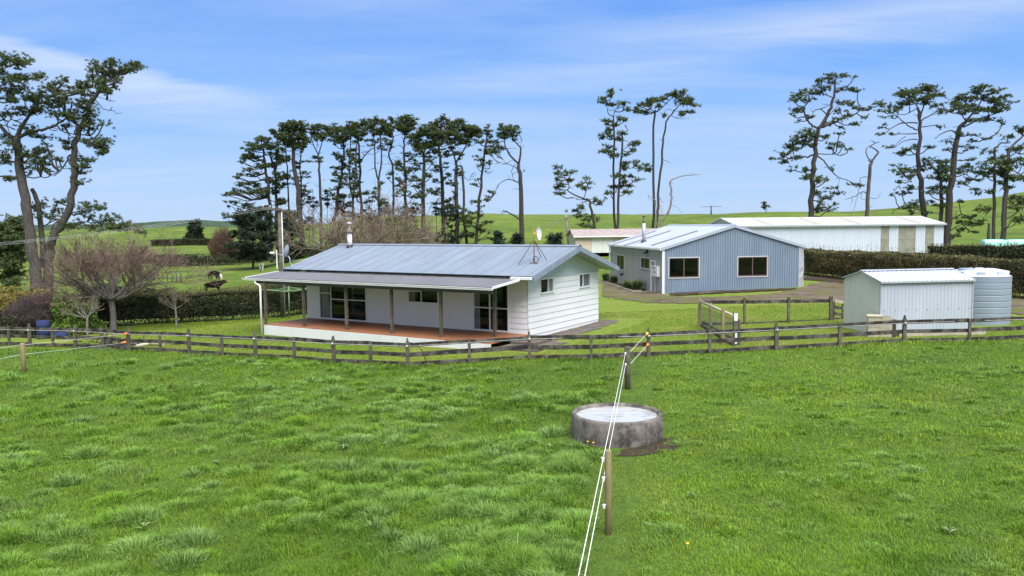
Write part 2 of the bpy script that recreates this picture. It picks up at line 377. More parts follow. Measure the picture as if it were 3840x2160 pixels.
wire.tube([rel(fence, FP[i][0]) + Vector((face_dir(i).y, -face_dir(i).x, 0)) * .10 + Vector((0, 0, .745)) for i in pt], .004, 5); wire.build('electric_wire', MT['rope'], fence)

# lawn between the fence, the hedges and the far side of the sheds
la = [FP[0][0] + Vector((-9, -1, 0))] + [p for p, k in FP] + [Vector((26, 31, 0)), Vector((34, 33, 0))]
lb = [Vector((-27, 36, 0)), Vector((-22, 38.3, 0)), Vector((-18.8, 39.3, 0)), Vector((-16, 41, 0)), Vector((-12.2, 44.5, 0)), Vector((-8, 50, 0)), Vector((-3, 56, 0)), Vector((3, 61, 0)), Vector((9, 64, 0)), Vector((14, 66, 0)), Vector((20, 66, 0)), Vector((24, 63, 0)), Vector((30, 45, 0)), Vector((38, 38, 0))]
loft('lawn', la, lb, 90, 30, .03, MT['lawn'])
# gravel drive round the front of the grey shed
def gl(L): return [G(*p).xy for p in L]
loft('driveway', gl([(2255, 1108), (2290, 1115), (2350, 1125), (2430, 1136), (2560, 1140), (2680, 1135), (2800, 1129), (2920, 1130), (3060, 1128), (3200, 1132), (3420, 1142), (3640, 1160), (3900, 1180)]),
     gl([(2262, 1058), (2290, 1066), (2350, 1082), (2430, 1103), (2560, 1117), (2680, 1119), (2800, 1112), (2920, 1103), (3020, 1080), (3080, 1062), (3240, 1066), (3600, 1098), (3900, 1130)]), 160, 10, .06, MT['gravel'], .16)
patch('hedge_litter', [(3015, 1040), (3100, 1042), (3160, 1048), (3160, 1066), (3080, 1056), (3010, 1052)], .075, MT['soil'])
patch('wall_litter', [(2500, 1104), (2640, 1096), (2800, 1090), (2985, 1083), (2985, 1090), (2860, 1096), (2720, 1102), (2600, 1109), (2520, 1112)], .08, MT['soil'], .12)

# ------------------------------------------------------------------ water trough
tc = G(2313, 1634); tr = empty('water_trough', tc, 0, 'round stained concrete water trough brimming with water painted in pale sky sheen under the white ropes', 'water trough')
mb = MB(); mb.lathe([(1.0, -.25), (1.005, .2), (1.0, .5), (.985, .53), (.925, .535), (.905, .52), (.9, .1), (0, .1)], 64); mb.beam((.52, -.87, -.1), (.52, -.87, .5), .03, .03); mb.build('concrete_ring', MT['concrete'], tr)
mb = MB(); mb.lathe([(.903, .455), (0, .455)], 64, smooth=False); mb.build('water', MT['water'], tr)
patch('soil_patch', [(2470, 1648), (2520, 1650), (2548, 1672), (2540, 1690), (2480, 1697), (2390, 1712), (2300, 1716), (2330, 1690), (2440, 1670)], .02, MT['soil'], .05)

# ------------------------------------------------------------------ roped electric fence posts
def round_post(name, label, ut, vt, ub, vb, r, group=None, mat='greenpost'):
    b = G(ub, vb); t = P(ut, vt, b.y); o = empty(name, b, 0, label, 'fence post', group); h = t.z - b.z; dx = t.x - b.x
    mb = MB(); mb.tube([(0, 0, -.3), (dx * .5, 0, h * .5), (dx, 0, h - .015), (dx, 0, h)], [r, r, r * .97, r * .9], 14); mb.build('timber_post', MT[mat], o)
    return o, h, dx
def knot(o, p, r=.022, mat='rope'):
    mb = MB(); c = Vector(p); mb.lathe([(0, -r * 1.3), (r, -r), (r * .55, 0), (r, r), (0, r * 1.3)], 8, c); mb.build('insulator', MT[mat], o)
pa, ha, da = round_post('rope_post', 'tall tan round post in front of the concrete trough carrying two white ropes', 2281, 1688, 2281, 2005, .052)
pb, hb, db = round_post('rope_post', 'thick dark round strainer post between the trough and the rail fence', 2352, 1299, 2354, 1460, .082, mat='oldwood')
pc, hc, dc = round_post('rope_post', 'lone short round post in the paddock holding ropes at the far left', 84, 1287, 90, 1397, .085)
def rope(name, label, pts, r=.0055, sag=.012):
    out = []
    for a, b in zip(pts[:-1], pts[1:]):
        a = Vector(a); b = Vector(b); L = (b - a).length
        for k in range(8):
            t = k / 8; q = a.lerp(b, t); q.z -= sag * L * .25 * 4 * t * (1 - t) * .3; out.append(q)
    out.append(Vector(pts[-1])); mb = MB(); mb.tube(out, r, 6); return tag(mb.build(name, MT['rope']), label, 'rope')
Ya = pa.location.y - .07; Yb = pb.location.y - .1; Yf = FP[18][0].y - .1
A1 = P(2261, 1723, Ya); A2 = P(2263, 1796, Ya); B1 = P(2345, 1326, Yb); B2 = P(2346, 1367, Yb)
rope('electric_rope', 'upper white rope running up the paddock over the trough to a yellow handle', [A1 + (A1 - B1) * .78, A1, B1, P(2366, 1316, pb.location.y + .1), P(2421, 1256, Yf)])
rope('electric_rope', 'lower white rope running up the paddock over the trough to an orange handle', [A2 + (A2 - B2) * .78, A2, B2, P(2366, 1362, pb.location.y + .1), P(2422, 1299, Yf)])
for o, p in ((pa, A1), (pa, A2), (pb, B1), (pb, B2), (pa, P(2265, 1899, Ya))): knot(o, p - o.location, .03)
def handle(label, u, v, mat, Y=None, along=None, L=.09):
    c = P(u, v, Y or Yf); o = empty('gate_handle', c, 0, label, 'rope handle'); d = Vector(along or (.35, .9, .3)).normalized()
    mb = MB(); mb.tube([-d * L, -d * L * .4, Vector((0, 0, 0)), d * L * .5, d * L * .6], [.02, .035, .04, .055, .02], 10); mb.build('grip', MT[mat], o)
handle('yellow insulated handle on the dark pointed post beyond the trough', 2426, 1252, 'yellow')
handle('orange insulated handle low on the dark pointed post beyond the trough', 2428, 1294, 'orange')
Yl = FP[6][0].y - .12; Yc = pc.location.y
handle('upper of two orange handles on the left part of the rail fence', 470, 1252, 'orange', Yl, (.9, .3, .1), .13)
handle('lower of two orange handles on the left part of the rail fence', 466, 1284, 'orange', Yl, (.9, .3, .1), .13)
rope('electric_rope', 'upper thin rope from the lone left post to an orange handle', [P(92, 1293, Yc), P(466, 1253, Yl)], .005)
rope('electric_rope', 'lower thin rope from the lone left post to an orange handle', [P(96, 1328, Yc), P(461, 1286, Yl)], .005)
rope('electric_rope', 'upper rope leaving the photo at the left edge beside the lone post', [P(78, 1293, Yc), P(40, 1299, Yc - .4), P(-160, 1331, Yc - 3)], .006)
rope('electric_rope', 'lower rope leaving the photo at the left edge beside the lone post', [P(78, 1329, Yc), P(37, 1338, Yc - .4), P(-160, 1380, Yc - 3)], .006)
# black hose arching out of the corner post
h0 = FP[14][0]; mb = MB(); L = [(1531, 1284), (1548, 1286), (1566, 1296), (1582, 1314), (1592, 1336), (1598, 1360), (1600, 1382)]
mb.tube([P(u, v, h0.y - .12) for u, v in L], .014, 6); tag(mb.build('water_hose', MT['black']), 'black plastic hose arching from the corner fence post into the grass', 'hose')

# ------------------------------------------------------------------ building tools
class FR:
    def __init__(s, o, ang): s.o = Vector(o); s.a = ang; s.ex = Vector((math.cos(ang), math.sin(ang), 0)); s.ey = Vector((-math.sin(ang), math.cos(ang), 0))
    def L(s, p): q = Vector(p) - s.o; return Vector((q.dot(s.ex), q.dot(s.ey), q.z))
    def hit(s, u, v, n, c):
        d = ray(u, v); nn = s.ex if n == 'x' else s.ey; t = (c - (CAM - s.o).dot(nn)) / d.dot(nn); return s.L(CAM + d * t)
    def front(s, u, v, y=0.0): q = s.hit(u, v, 'y', y); return q.x, q.z
    def side(s, u, v, x=0.0): q = s.hit(u, v, 'x', x); return q.y, q.z
    def flat(s, u, v, z): d = ray(u, v); t = (z - CAM.z) / d.z; return s.L(CAM + d * t)
X_, Y_ = Vector((1, 0, 0)), Vector((0, 1, 0)); Z_ = Vector((0, 0, 1))
def obox(mb, o, rx, n, x0, x1, n0, n1, z0, z1, mat=0):
    c = []
    for z in (z0, z1):
        for x, m in ((x0, n0), (x1, n0), (x1, n1), (x0, n1)): c.append(o + rx * x + n * m + Z_ * z)
    mb.hexa(c, mat)
def window(parent, name, o, rx, n, w, h, fm, bv=(), bh=(), trim=.06, curt=(), out=.04, bar=.045, deep=1.0, sill=False):
    """a window or glazed door: frame with panes, curtains and a box painted dark for the unlit room as sub-parts"""
    o = Vector(o); mb = MB()
    obox(mb, o, rx, n, 0, w, -.07, out, h - trim, h); obox(mb, o, rx, n, 0, w, -.07, out + (.03 if sill else 0), 0, trim)
    obox(mb, o, rx, n, 0, trim, -.07, out - .002, trim, h - trim); obox(mb, o, rx, n, w - trim, w, -.07, out - .002, trim, h - trim)
    for x in bv: obox(mb, o, rx, n, x - bar / 2, x + bar / 2, -.05, out - .012, trim, h - trim)
    for x0, x1, z in bh: obox(mb, o, rx, n, x0, x1, -.045, out - .016, z - bar / 2, z + bar / 2)
    f = mb.build(name, MT[fm], parent)
    mb = MB(); obox(mb, o, rx, n, trim, w - trim, -.03, -.022, trim, h - trim); mb.build('pane', MT['glass'], f)
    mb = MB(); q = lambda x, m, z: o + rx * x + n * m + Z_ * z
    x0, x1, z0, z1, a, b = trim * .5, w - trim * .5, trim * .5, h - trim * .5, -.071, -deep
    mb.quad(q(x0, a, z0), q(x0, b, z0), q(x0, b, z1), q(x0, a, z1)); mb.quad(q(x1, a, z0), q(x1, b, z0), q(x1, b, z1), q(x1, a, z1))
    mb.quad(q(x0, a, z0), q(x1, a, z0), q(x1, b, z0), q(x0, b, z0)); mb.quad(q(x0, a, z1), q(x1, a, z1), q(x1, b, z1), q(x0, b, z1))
    mb.quad(q(x0, b, z0), q(x1, b, z0), q(x1, b, z1), q(x0, b, z1)); mb.build('painted_dark_box', MT['dark'], f)
    for c0, c1, flare in curt:
        mb = MB(); k = max(8, int((c1 - c0) / .02)); vs = []; fs = []
        for i in range(k + 1):
            t = i / k; m = -.052 + .016 * math.sin(t * (c1 - c0) / .1 * 2 * PI)
            for z, fl in ((trim, 1.0), (h * .5, 0.25), (h - trim, 0)):
                x = c0 + (c1 - c0) * t; x += flare * fl * t; vs.append(q(min(max(x, trim * .6), w - trim * .6), m, z))
        for i in range(k):
            for j in range(2): fs.append((i * 3 + j, i * 3 + 3 + j, i * 3 + 4 + j, i * 3 + 1 + j))
        mb.add(vs, fs, 0, True); mb.build('curtain', MT['curtain'], f)
    return f
def boards(mb, o, rx, n, x0, x1, z0, z1, pitch, opens=(), lap=.022):
    """lapped weatherboards with the openings left out"""
    z = z0
    while z < z1 - .01:
        zt = min(z + pitch, z1); cz = sorted({z, zt} | {c for q in opens for c in (q[2], q[3]) if z < c < zt})
        for a, b in zip(cz[:-1], cz[1:]):
            cx = sorted({x0, x1} | {c for q in opens for c in (q[0], q[1]) if x0 < c < x1})
            for xa, xb in zip(cx[:-1], cx[1:]):
                m = ((xa + xb) / 2, (a + b) / 2)
                if any(q[0] < m[0] < q[1] and q[2] < m[1] < q[3] for q in opens): continue
                na = lap * (1 - (a - z) / pitch); nb = lap * (1 - (b - z) / pitch)
                p = [o + rx * xa + n * na + Z_ * a, o + rx * xb + n * na + Z_ * a, o + rx * xb + n * nb + Z_ * b, o + rx * xa + n * nb + Z_ * b]
                mb.quad(*p)
                if a == z: mb.quad(o + rx * xa + Z_ * a, o + rx * xb + Z_ * a, p[1], p[0])
        z = zt
SINE = [(k / 8, .5 - .5 * math.cos(2 * PI * k / 8)) for k in range(8)]
TRAP = [(0, 0), (.52, 0), (.62, 1), (.88, 1), (.98, 0)]
RIB = [(0, 0), (.80, 0), (.86, 1), (.94, 1), (.999, 0)]
def corr(mb, w, p0, p1, nrm, pitch, amp, prof, mat=0, smooth=False, opens=(), z0=None, z1=None):
    """ribbed iron: a sheet w wide between the curves p0(s) and p1(s); opens = (s0, s1, za, zb) for upright walls"""
    ss = []; k = 0
    while k * pitch < w:
        for f, a in prof:
            s = (k + f) * pitch
            if s < w: ss.append((s, a))
        k += 1
    ss.append((w, ss[-1][1] * .5))
    for q in opens:
        for c in q[:2]:
            for i in range(len(ss) - 1):
                if ss[i][0] < c - 1e-6 and c + 1e-6 < ss[i + 1][0]:
                    t = (c - ss[i][0]) / (ss[i + 1][0] - ss[i][0]); ss.insert(i + 1, (c, ss[i][1] * (1 - t) + ss[i + 1][1] * t)); break
    for (s, a), (s2, a2) in zip(ss[:-1], ss[1:]):
        A0, A1, B0, B1 = p0(s), p1(s), p0(s2), p1(s2); na = nrm * (a * amp); nb = nrm * (a2 * amp)
        cuts = [q for q in opens if q[0] - 1e-6 <= (s + s2) / 2 <= q[1] + 1e-6]
        if not cuts: mb.quad(A0 + na, B0 + nb, B1 + nb, A1 + na, mat, smooth)
        else:
            lo_a, lo_b = A0, B0
            for q in sorted(cuts, key=lambda q: q[2]):
                ha = Vector((A0.x, A0.y, q[2])); hb = Vector((B0.x, B0.y, q[2]))
                mb.quad(lo_a + na, lo_b + nb, hb + nb, ha + na, mat, smooth)
                lo_a = Vector((A0.x, A0.y, q[3])); lo_b = Vector((B0.x, B0.y, q[3]))
            mb.quad(lo_a + na, lo_b + nb, B1 + nb, A1 + na, mat, smooth)

# ------------------------------------------------------------------ the house
hA = FR((0, 0, 0), math.radians(-32.5))
d = ray(1980, 1254); t = (.3 - 4.8) / d.z; hp = CAM + d * t
H = FR((hp.x, hp.y, 0), math.radians(-32.5))
house = empty('farmhouse', (hp.x, hp.y, 0), H.a, 'white weatherboard farmhouse with blue grey iron roof and long verandah', 'house')
HL, HD = -12.75, 6.45; RY, RZ, EZ, EY = HD / 2, 3.79, 2.70, -.75; SL = (RZ - EZ) / (RY - EY)
rz = lambda y: RZ - SL * abs(y - RY)
def frect(a, b, z0=None, z1=None):
    (x0, zt), (x1, zb) = H.front(*a), H.front(*b); return x0, x1, z0 if z0 is not None else zb, z1 if z1 is not None else zt
d1 = frect((1196.6, 1065), (1377, 1198), .32, 2.36); w1 = frect((1530, 1078), (1646, 1140), None, 2.32); d2 = frect((1773, 1080), (1910, 1240), .32, 2.36)
def srect(a, b): (y0, zt), (y1, zb) = H.side(*a), H.side(*b); return y0, y1, zb, zt
e1 = srect((2023.5, 1046), (2075.4, 1098)); e2 = srect((2170, 1026), (2213, 1076)); e1 = (e1[0], e1[1], 1.87, 2.53); e2 = (e2[0], e2[1], 1.87, 2.53)
O = Vector((0, 0, 0))
mb = MB(); boards(mb, O, X_, -Y_, HL, 0, .27, 2.76, .235, [d1, w1, d2])
mb.build('long_wall', MT['board'], house)
mb = MB(); boards(mb, Vector((0, HD, 0)), X_, Y_, HL, 0, .05, 2.76, .235); mb.build('long_wall', MT['board'], house)
mb = MB(); boards(mb, O, Y_, X_, 0, HD, .26, 2.53, .2525, [e1, e2])
mb.quad((.004, 0, -.2), (.004, HD, -.2), (.004, HD, .26), (.004, 0, .26)); obox(mb, O, Y_, X_, .0, HD, .002, .022, .245, .262)
mb.build('end_wall', MT['board'], house)
mb = MB(); boards(mb, Vector((HL, 0, 0)), Y_, -X_, 0, HD, -.2, 2.6, .2525); mb.build('end_wall', MT['board'], house)
for x, s in ((0.005, 1), (HL - .005, -1)):
    mb = MB(); mb.add([(x, -.05, 2.53), (x, HD + .05, 2.53), (x, HD + .05, rz(HD)), (x, RY, RZ - .03), (x, -.05, rz(0) - .02)], [(0, 1, 2, 3, 4)])
    obox(mb, Vector((x, 0, 0)), Y_, X_ * s, 0, HD, .001, .03, 2.525, 2.56); mb.build('gable_panel', MT['gable'], house)
RX0, RX1 = -13.6, .72
mb = MB()
for ye, s in ((EY, 1), (HD - EY, -1)):
    nrm = Vector((0, -SL * s, 1)).normalized()
    corr(mb, RX1 - RX0, lambda x: Vector((RX0 + x, ye, rz(ye) + .03)), lambda x: Vector((RX0 + x, RY, RZ + .03)), nrm, .076, .019, SINE, 0, True)
for k in range(19):       # lapped sheet edges
    x = RX0 + .35 + k * .76; mb.beam((x, EY, rz(EY) + .052), (x, RY, RZ + .052), .012, .006, 0, Vector((0, -SL, 1)))
roof = mb.build('roof', MT['roofblue'], house)
mb = MB(); mb.add([(x, y, z) for x in (RX0 - .02, RX1 + .02) for y, z in ((RY - .18, RZ + .02), (RY - .02, RZ + .09), (RY + .02, RZ + .09), (RY + .18, RZ + .02))], [(0, 1, 5, 4), (1, 2, 6, 5), (2, 3, 7, 6)]); mb.build('ridge_cap', MT['roofblue'], roof)
for x in (RX1 + .02, RX0 - .02):
    for ye in (EY, HD - EY): mb = MB(); mb.beam((x, ye, rz(ye) - .08), (x, RY, RZ - .08), .03, .2); mb.build('barge_board', MT['barge'], roof)
mb = MB()
for xa, xb in ((0.02, RX1), (RX0, HL)):
    for ye in (EY, HD - EY): mb.quad((xa, ye, rz(ye) - .14), (xb, ye, rz(ye) - .14), (xb, RY, RZ - .14), (xa, RY, RZ - .14))
mb.quad((RX0, EY, EZ - .06), (RX1, EY, EZ - .06), (RX1, 0, EZ - .06), (RX0, 0, EZ - .06)); mb.build('soffit', MT['soffit'], roof)
mb = MB(); mb.box(-.3, RX1 - .03, EY - .02, EY + .0, EZ - .12, EZ + .01); mb.box(-.3, RX1 - .03, EY - .12, EY - .022, EZ - .1, EZ - .005)
mb.box(RX0, RX1 - .03, HD - EY, HD - EY + .1, EZ - .1, EZ + .0); mb.build('eave_gutter', MT['white'], roof)
# doors and windows
W1 = d1[1] - d1[0]
window(house, 'sliding_door', Vector((d1[0], 0, d1[2])), X_, -Y_, W1, d1[3] - d1[2], 'alu', (W1 * .25, W1 * .60), ((.05, W1 * .25, 1.25), (W1 * .25, W1 * .97, .98)), .055, ((.08, W1 * .17, .18),))
W2 = w1[1] - w1[0]
window(house, 'kitchen_window', Vector((w1[0], 0, w1[2])), X_, -Y_, W2, w1[3] - w1[2], 'alu', (W2 * .43,), ((.05, W2 * .43, .52),), .05, ((.08, .35, 0),))
W3 = d2[1] - d2[0]
window(house, 'ranch_slider', Vector((d2[0], 0, d2[2])), X_, -Y_, W3, d2[3] - d2[2], 'alu', (W3 * .47,), ((.05, W3 * .97, .98),), .06, ((.07, .32, 0), (W3 * .58, W3 * .66, 0)))
for e, cv in ((e1, ((.70, 1.02, 0),)), (e2, ((.42, 1.02, 0),))):
    w = e[1] - e[0]; window(house, 'bedroom_window', Vector((0, e[0], e[2])), Y_, X_, w, e[3] - e[2], 'alu', (w * (.62 if e is e1 else .36),), (), .06, tuple((w * a, w * min(b, .95), f) for a, b, f in cv), sill=True)
# verandah
VY0, VZ0, VY1, VZ1 = -.70, 2.60, -2.72, 2.42
mb = MB(); nrm = Vector((0, (VZ0 - VZ1) / (VY1 - VY0), 1)).normalized()
corr(mb, 14.0, lambda x: Vector((-13.9 + x, VY1, VZ1)), lambda x: Vector((-13.9 + x, VY0, VZ0)), nrm, .076, .018, SINE, 0, True); ver = mb.build('verandah_roof', MT['roofdark'], house)
mb = MB(); mb.box(-14.0, .14, VY1 - .13, VY1 - .02, VZ1 - .10, VZ1 - .012); mb.box(-14.02, .16, VY1 - .15, VY1 - .125, VZ1 - .03, VZ1 + .0)
mb.build('verandah_gutter', MT['white'], ver)
mb = MB(); mb.beam((.13, VY1 - .02, VZ1 - .01), (.13, VY0 - .1, VZ0 - .01), .05, .09); mb.beam((-13.93, VY1, VZ1), (-13.93, VY0, VZ0), .05, .07); mb.build('verandah_flashing', MT['white'], ver)
mb = MB(); mb.box(-13.4, .05, VY1 + .05, VY1 + .13, VZ1 - .25, VZ1 - .03)
for x in np.arange(-13.3, 0.1, .9): mb.beam((x, VY1 + .1, VZ1 - .06), (x, 0, VZ0 - .02), .05, .09)
mb.build('verandah_beam', MT['darktimber'], ver)
for u, v in ((998, 1215), (1141.6, 1224), (1301, 1237), (1471, 1250), (1655.6, 1264), (1855, 1263)):
    q = H.flat(u, v, .3); mb = MB(); zt = VZ1 + (q.y - VY1) / (VY0 - VY1) * (VZ0 - VZ1) - .03
    mb.box(q.x - .055, q.x + .055, q.y - .05, q.y + .05, .28, zt); mb.build('verandah_post', MT['oldwood'], house)
q = H.flat(988, 1216, .3); mb = MB(); mb.tube([(q.x - .55, VY1 - .08, VZ1 - .1), (q.x - .55, VY1 - .08, VZ1 - .22), (q.x - .45, VY1 - .06, VZ1 - .27), (q.x - .08, q.y - .1, VZ1 - .3), (q.x - .02, q.y - .1, VZ1 - .36), (q.x - .02, q.y - .1, -.25)], .045, 10); mb.build('downpipe', MT['white'], house)
DX0, DY = -12.62, -2.78
mb = MB()
for k in range(20):
    y0 = DY + k * .139; mb.box(DX0, .06, y0, y0 + .134, .265, .3 + random.uniform(-.002, .002))
deck = mb.build('deck', MT['deck'], house)
mb = MB(); n = 24
for k in range(n):
    xa = DX0 - .03 + (.08 - DX0) * k / n; xb = DX0 - .03 + (.08 - DX0) * (k + 1) / n; mb.box(xa, xb, DY - .03, DY - .004, -.4, .262)
mb.box(DX0 - .03, DX0 - .004, DY, 0, -.4, .262); mb.build('deck_skirt', MT['white'], deck)
# chimney flue with cowl on the ridge end
ch = empty('chimney', (0, 0, 0)); ch.parent = house
q = H.front(1312, 930, 2.75); cx = q[0]; cy = 2.75; cz = rz(cy)
mb = MB(); mb.tube([(cx, cy, cz - .05), (cx, cy, cz + .78)], .125, 18, 0); mb.build('flue', MT['white'], ch)
mb = MB(); vs = []; 
for i in range(9):
    z = cz + .2 + .5 * i / 8; hw = .55 * math.sin(PI * i / 8) ** .8 * (1 - .3 * i / 8)
    for a in (-1.35 - hw * .6, -1.35 + hw * .8): vs.append((cx + .1265 * math.cos(a), cy + .1265 * math.sin(a), z))
mb.add(vs, [(2 * i, 2 * i + 1, 2 * i + 3, 2 * i + 2) for i in range(8)]); mb.build('rust_stain', MT['rust'], ch)
mb = MB(); mb.lathe([(.13, 0), (.19, .03), (.15, .14), (.09, .2), (.09, .36), (.0, .36)], 18, (cx, cy, cz + .76)); mb.build('flue_collar', MT['sooty'], ch)
mb = MB(); mb.lathe([(.15, .0), (.15, .02), (.02, .09), (0, .09)], 18, (cx, cy, cz + 1.27)); mb.lathe([(.05, -.18), (.05, .01)], 10, (cx, cy, cz + 1.27)); mb.build('cowl_cap', MT['galv'], ch)
mb = MB(); mb.lathe([(.22, -.08), (.15, .1), (.128, .16)], 18, (cx, cy, cz)); mb.build('flashing_boot', MT['black'], ch)
# concrete step and worn ground at the end of the deck
mb = MB(); mb.box(.10, 1.9, -2.55, -.1, -.3, .12); mb.box(.1, 1.2, -1.5, -.12, .12, .22)
o = mb.build('concrete_step', MT['slab']); o.location = (hp.x, hp.y, 0); o.rotation_euler.z = H.a; tag(o, 'low brown concrete step against the right end of the red deck', 'step')
Z1 = lambda x, y: (1960 + x / 3.814, 900 + y / 3.814)
patch('dirt_path', [Z1(100, 1350), Z1(400, 1330), Z1(700, 1290), Z1(1085, 1180), Z1(1200, 1150), Z1(1340, 1165), Z1(1330, 1195), Z1(1150, 1260), Z1(950, 1320), Z1(600, 1420), Z1(350, 1470), Z1(60, 1470)], .045, MT['slab'], .1)

# things on and beside the house roof
def rootat(name, fr, q, label, cat): 
    p = fr.o + fr.ex * q[0] + fr.ey * q[1]; return empty(name, (p.x, p.y, q[2]), fr.a, label, cat)
x0 = H.front(2003, 990, .8)[0]; wd = rootat('wireless_dish', H, (x0, .8, rz(.8) + .04), 'white round wireless dish on a rusty tripod mast standing on the iron roof', 'antenna')
mb = MB(); mb.tube([(0, 0, 0), (0, 0, 1.48)], .022, 8); mb.box(-.2, .2, -.03, .03, 0, .02); mb.build('mast', MT['rust'], wd)
for ax, ay in ((-.62, -.25), (.42, .35), (-.1, .75)):
    mb = MB(); mb.tube([(0, 0, .98), (ax, ay, SL * ay + .02)], .013, 6); mb.build('leg', MT['darktimber'], wd)
mb = MB(); dd_ = Vector((.93, -.36, .06)); Mx = Vector((dd_.dot(H.ex), dd_.dot(H.ey), dd_.z)).to_track_quat('Z', 'Y').to_matrix().to_4x4()
mb.lathe([(.0, -.07), (.1, -.06), (.2, -.025), (.27, .03), (.275, .03), (.2, -.01), (0, .0)], 28); mb.v = [tuple(Mx @ Vector(v) + Vector((.22, 0, 1.25))) for v in mb.v]; mb.build('reflector', MT['rope'], wd)
mb = MB(); mb.box(.0, .16, -.04, .04, 1.2, 1.3); mb.build('bracket', MT['yellow'], wd)
mb = MB(); mb.tube([(.12 + .13 * math.cos(a), -.05, .17 + .13 * math.sin(a)) for a in np.linspace(0, 2 * PI, 20)], .012, 6); mb.build('cable_coil', MT['black'], wd)
x0 = H.front(1088, 1012, -.4)[0]; sd = rootat('satellite_dish', H, (x0, -.4, rz(-.4) + .04), 'pale satellite dish on a bent mast at the left end of the roof', 'antenna')
mb = MB(); mb.tube([(0, 0, 0), (0, 0, .42), (-.12, 0, .52)], .022, 8); mb.tube([(0, 0, .3), (.9, .5, .33)], .01, 5); mb.tube([(0, 0, .3), (.5, -.3, .0)], .01, 5); mb.tube([(-.15, 0, .5), (-.8, -.35, .68)], .014, 6); mb.build('mast', MT['galv'], sd)
mb = MB(); dd_ = Vector((-.96, .05, .28)); Mx = Vector((dd_.dot(H.ex), dd_.dot(H.ey), dd_.z)).to_track_quat('Z', 'Y').to_matrix().to_4x4()
mb.lathe([(0, -.08), (.12, -.065), (.24, -.02), (.33, .04), (.335, .04), (.24, .0), (0, -.05)], 28); mb.v = [tuple(Mx @ Vector(v) + Vector((-.2, 0, .75))) for v in mb.v]; mb.build('reflector', MT['galv'], sd)
mb = MB(); mb.box(-.95, -.75, -.42, -.3, .64, .74); mb.build('feed_horn', MT['rope'], sd)

# ------------------------------------------------------------------ grey shed
th = math.radians(9.2); g0 = G(2485, 1104); S = FR((g0.x, g0.y, 0), th)
shed = empty('grey_shed', (g0.x, g0.y, 0), th, 'large blue grey ribbed iron shed with white window surrounds and low gable roof', 'shed')
gz = g0.z - .15; SW = S.front(3009, 1081)[0]; SD = 11.8; ez = S.front(2483, 932)[1]; az = S.front(2752, 846)[1]; hw = SW / 2
gable = lambda s: ez + (az - ez) * (1 - abs(s - hw) / hw)
Z2 = lambda x, y: (2420 + x / 4.025, 800 + y / 4.025)
def wrect(F_, a, b): (x0, zt), (x1, zb) = F_(*a), F_(*b); return x0, x1, zb, zt
s1 = wrect(S.front, Z2(345, 665), Z2(815, 976)); s2 = wrect(S.front, Z2(1385, 650), Z2(1845, 956))
Z8 = lambda x, y: (2240 + x / 2.635, 780 + y / 2.635)
t1 = wrect(S.side, Z8(196, 455), Z8(272, 622)); t2 = wrect(S.side, Z8(434, 480), Z8(525, 612)); td = wrect(S.side, Z8(530, 514), Z8(577, 832))
t1, t2, td = [(q[1], q[0], q[2], q[3]) for q in (t1, t2, td)]
print('shed', SW, ez, az, s1, s2, t1, t2, td)
mb = MB(); corr(mb, SW, lambda s: Vector((s, 0, gz)), lambda s: Vector((s, 0, gable(s))), -Y_, .165, .036, TRAP, 0, False, [s1, s2])
mb.build('gable_wall', MT['greyiron'], shed); mb = MB(); corr(mb, SW, lambda s: Vector((s, SD, gz)), lambda s: Vector((s, SD, gable(s))), Y_, .165, .022, TRAP); mb.build('gable_wall', MT['greyiron'], shed)
mb = MB(); corr(mb, SD, lambda s: Vector((0, s, gz)), lambda s: Vector((0, s, ez)), -X_, .165, .02, TRAP, 0, False, [t1, t2, td])
mb.build('side_wall', MT['sideiron'], shed); mb = MB(); corr(mb, SD, lambda s: Vector((SW, s, gz)), lambda s: Vector((SW, s, ez)), X_, .165, .02, TRAP); mb.build('side_wall', MT['sideiron'], shed)
mb = MB()
for xe, s in ((-.12, 1), (SW + .12, -1)):
    sl = (az - ez) / hw; nrm = Vector((-sl * s, 0, 1)).normalized(); ze = ez - sl * .12 + .03
    corr(mb, SD + .16, lambda y: Vector((xe, -.08 + y, ze)), lambda y: Vector((hw, -.08 + y, az + .03)), nrm, .076 * 2, .02, SINE, 0, True)
roof = mb.build('roof', MT['paleroof'], shed)
mb = MB(); sl = (az - ez) / hw
for xe in (-.14, SW + .14):
    ze = ez - sl * .14 + .02
    for y in (-.1, SD + .1): mb.beam((xe, y, ze - .03), (hw, y, az - .03), .04, .17)
mb.add([(x, y, z) for y in (-.12, SD + .12) for x, z in ((hw - .22, az - .0), (hw, az + .085), (hw + .22, az))], [(0, 1, 4, 3), (1, 2, 5, 4)])
mb.build('barge_flashing', MT['paleroof'], roof)
for u0, v0, u1, v1 in ((110, 485, 770, 262), (-330, 483, 395, 262), (-500, 482, 130, 264)):   # three brown roof strips, in Z2 pixels
    def onroof(u, v):
        d = ray(u, v); n = S.ex * (-sl) + Z_; c = S.o + S.ex * 0 + Z_ * (ez + .055); t = (c - CAM).dot(n) / d.dot(n); return S.L(CAM + d * t)
    a = onroof(*Z2(u0, v0)); b = onroof(*Z2(u1, v1)); y = (a.y + b.y) / 2; mb = MB(); mb.quad((a.x, y - .2, ez + sl * a.x + .075), (b.x, y - .2, ez + sl * b.x + .075), (b.x, y + .2, ez + sl * b.x + .075), (a.x, y + .2, ez + sl * a.x + .075)); mb.build('skylight_strip', MT['skylight'], roof)
mb = MB(); mb.box(-.22, -.08, -.1, SD + .1, ez - .12, ez - .01); mb.tube([(-.1, SD - .1, ez - .1), (-.1, SD - .1, gz)], .05, 8); mb.build('gutter', MT['white'], shed)
mb = MB(); mb.box(-.05, .10, -.055, .05, gz, ez - .05); mb.build('corner_flashing', MT['white'], shed)
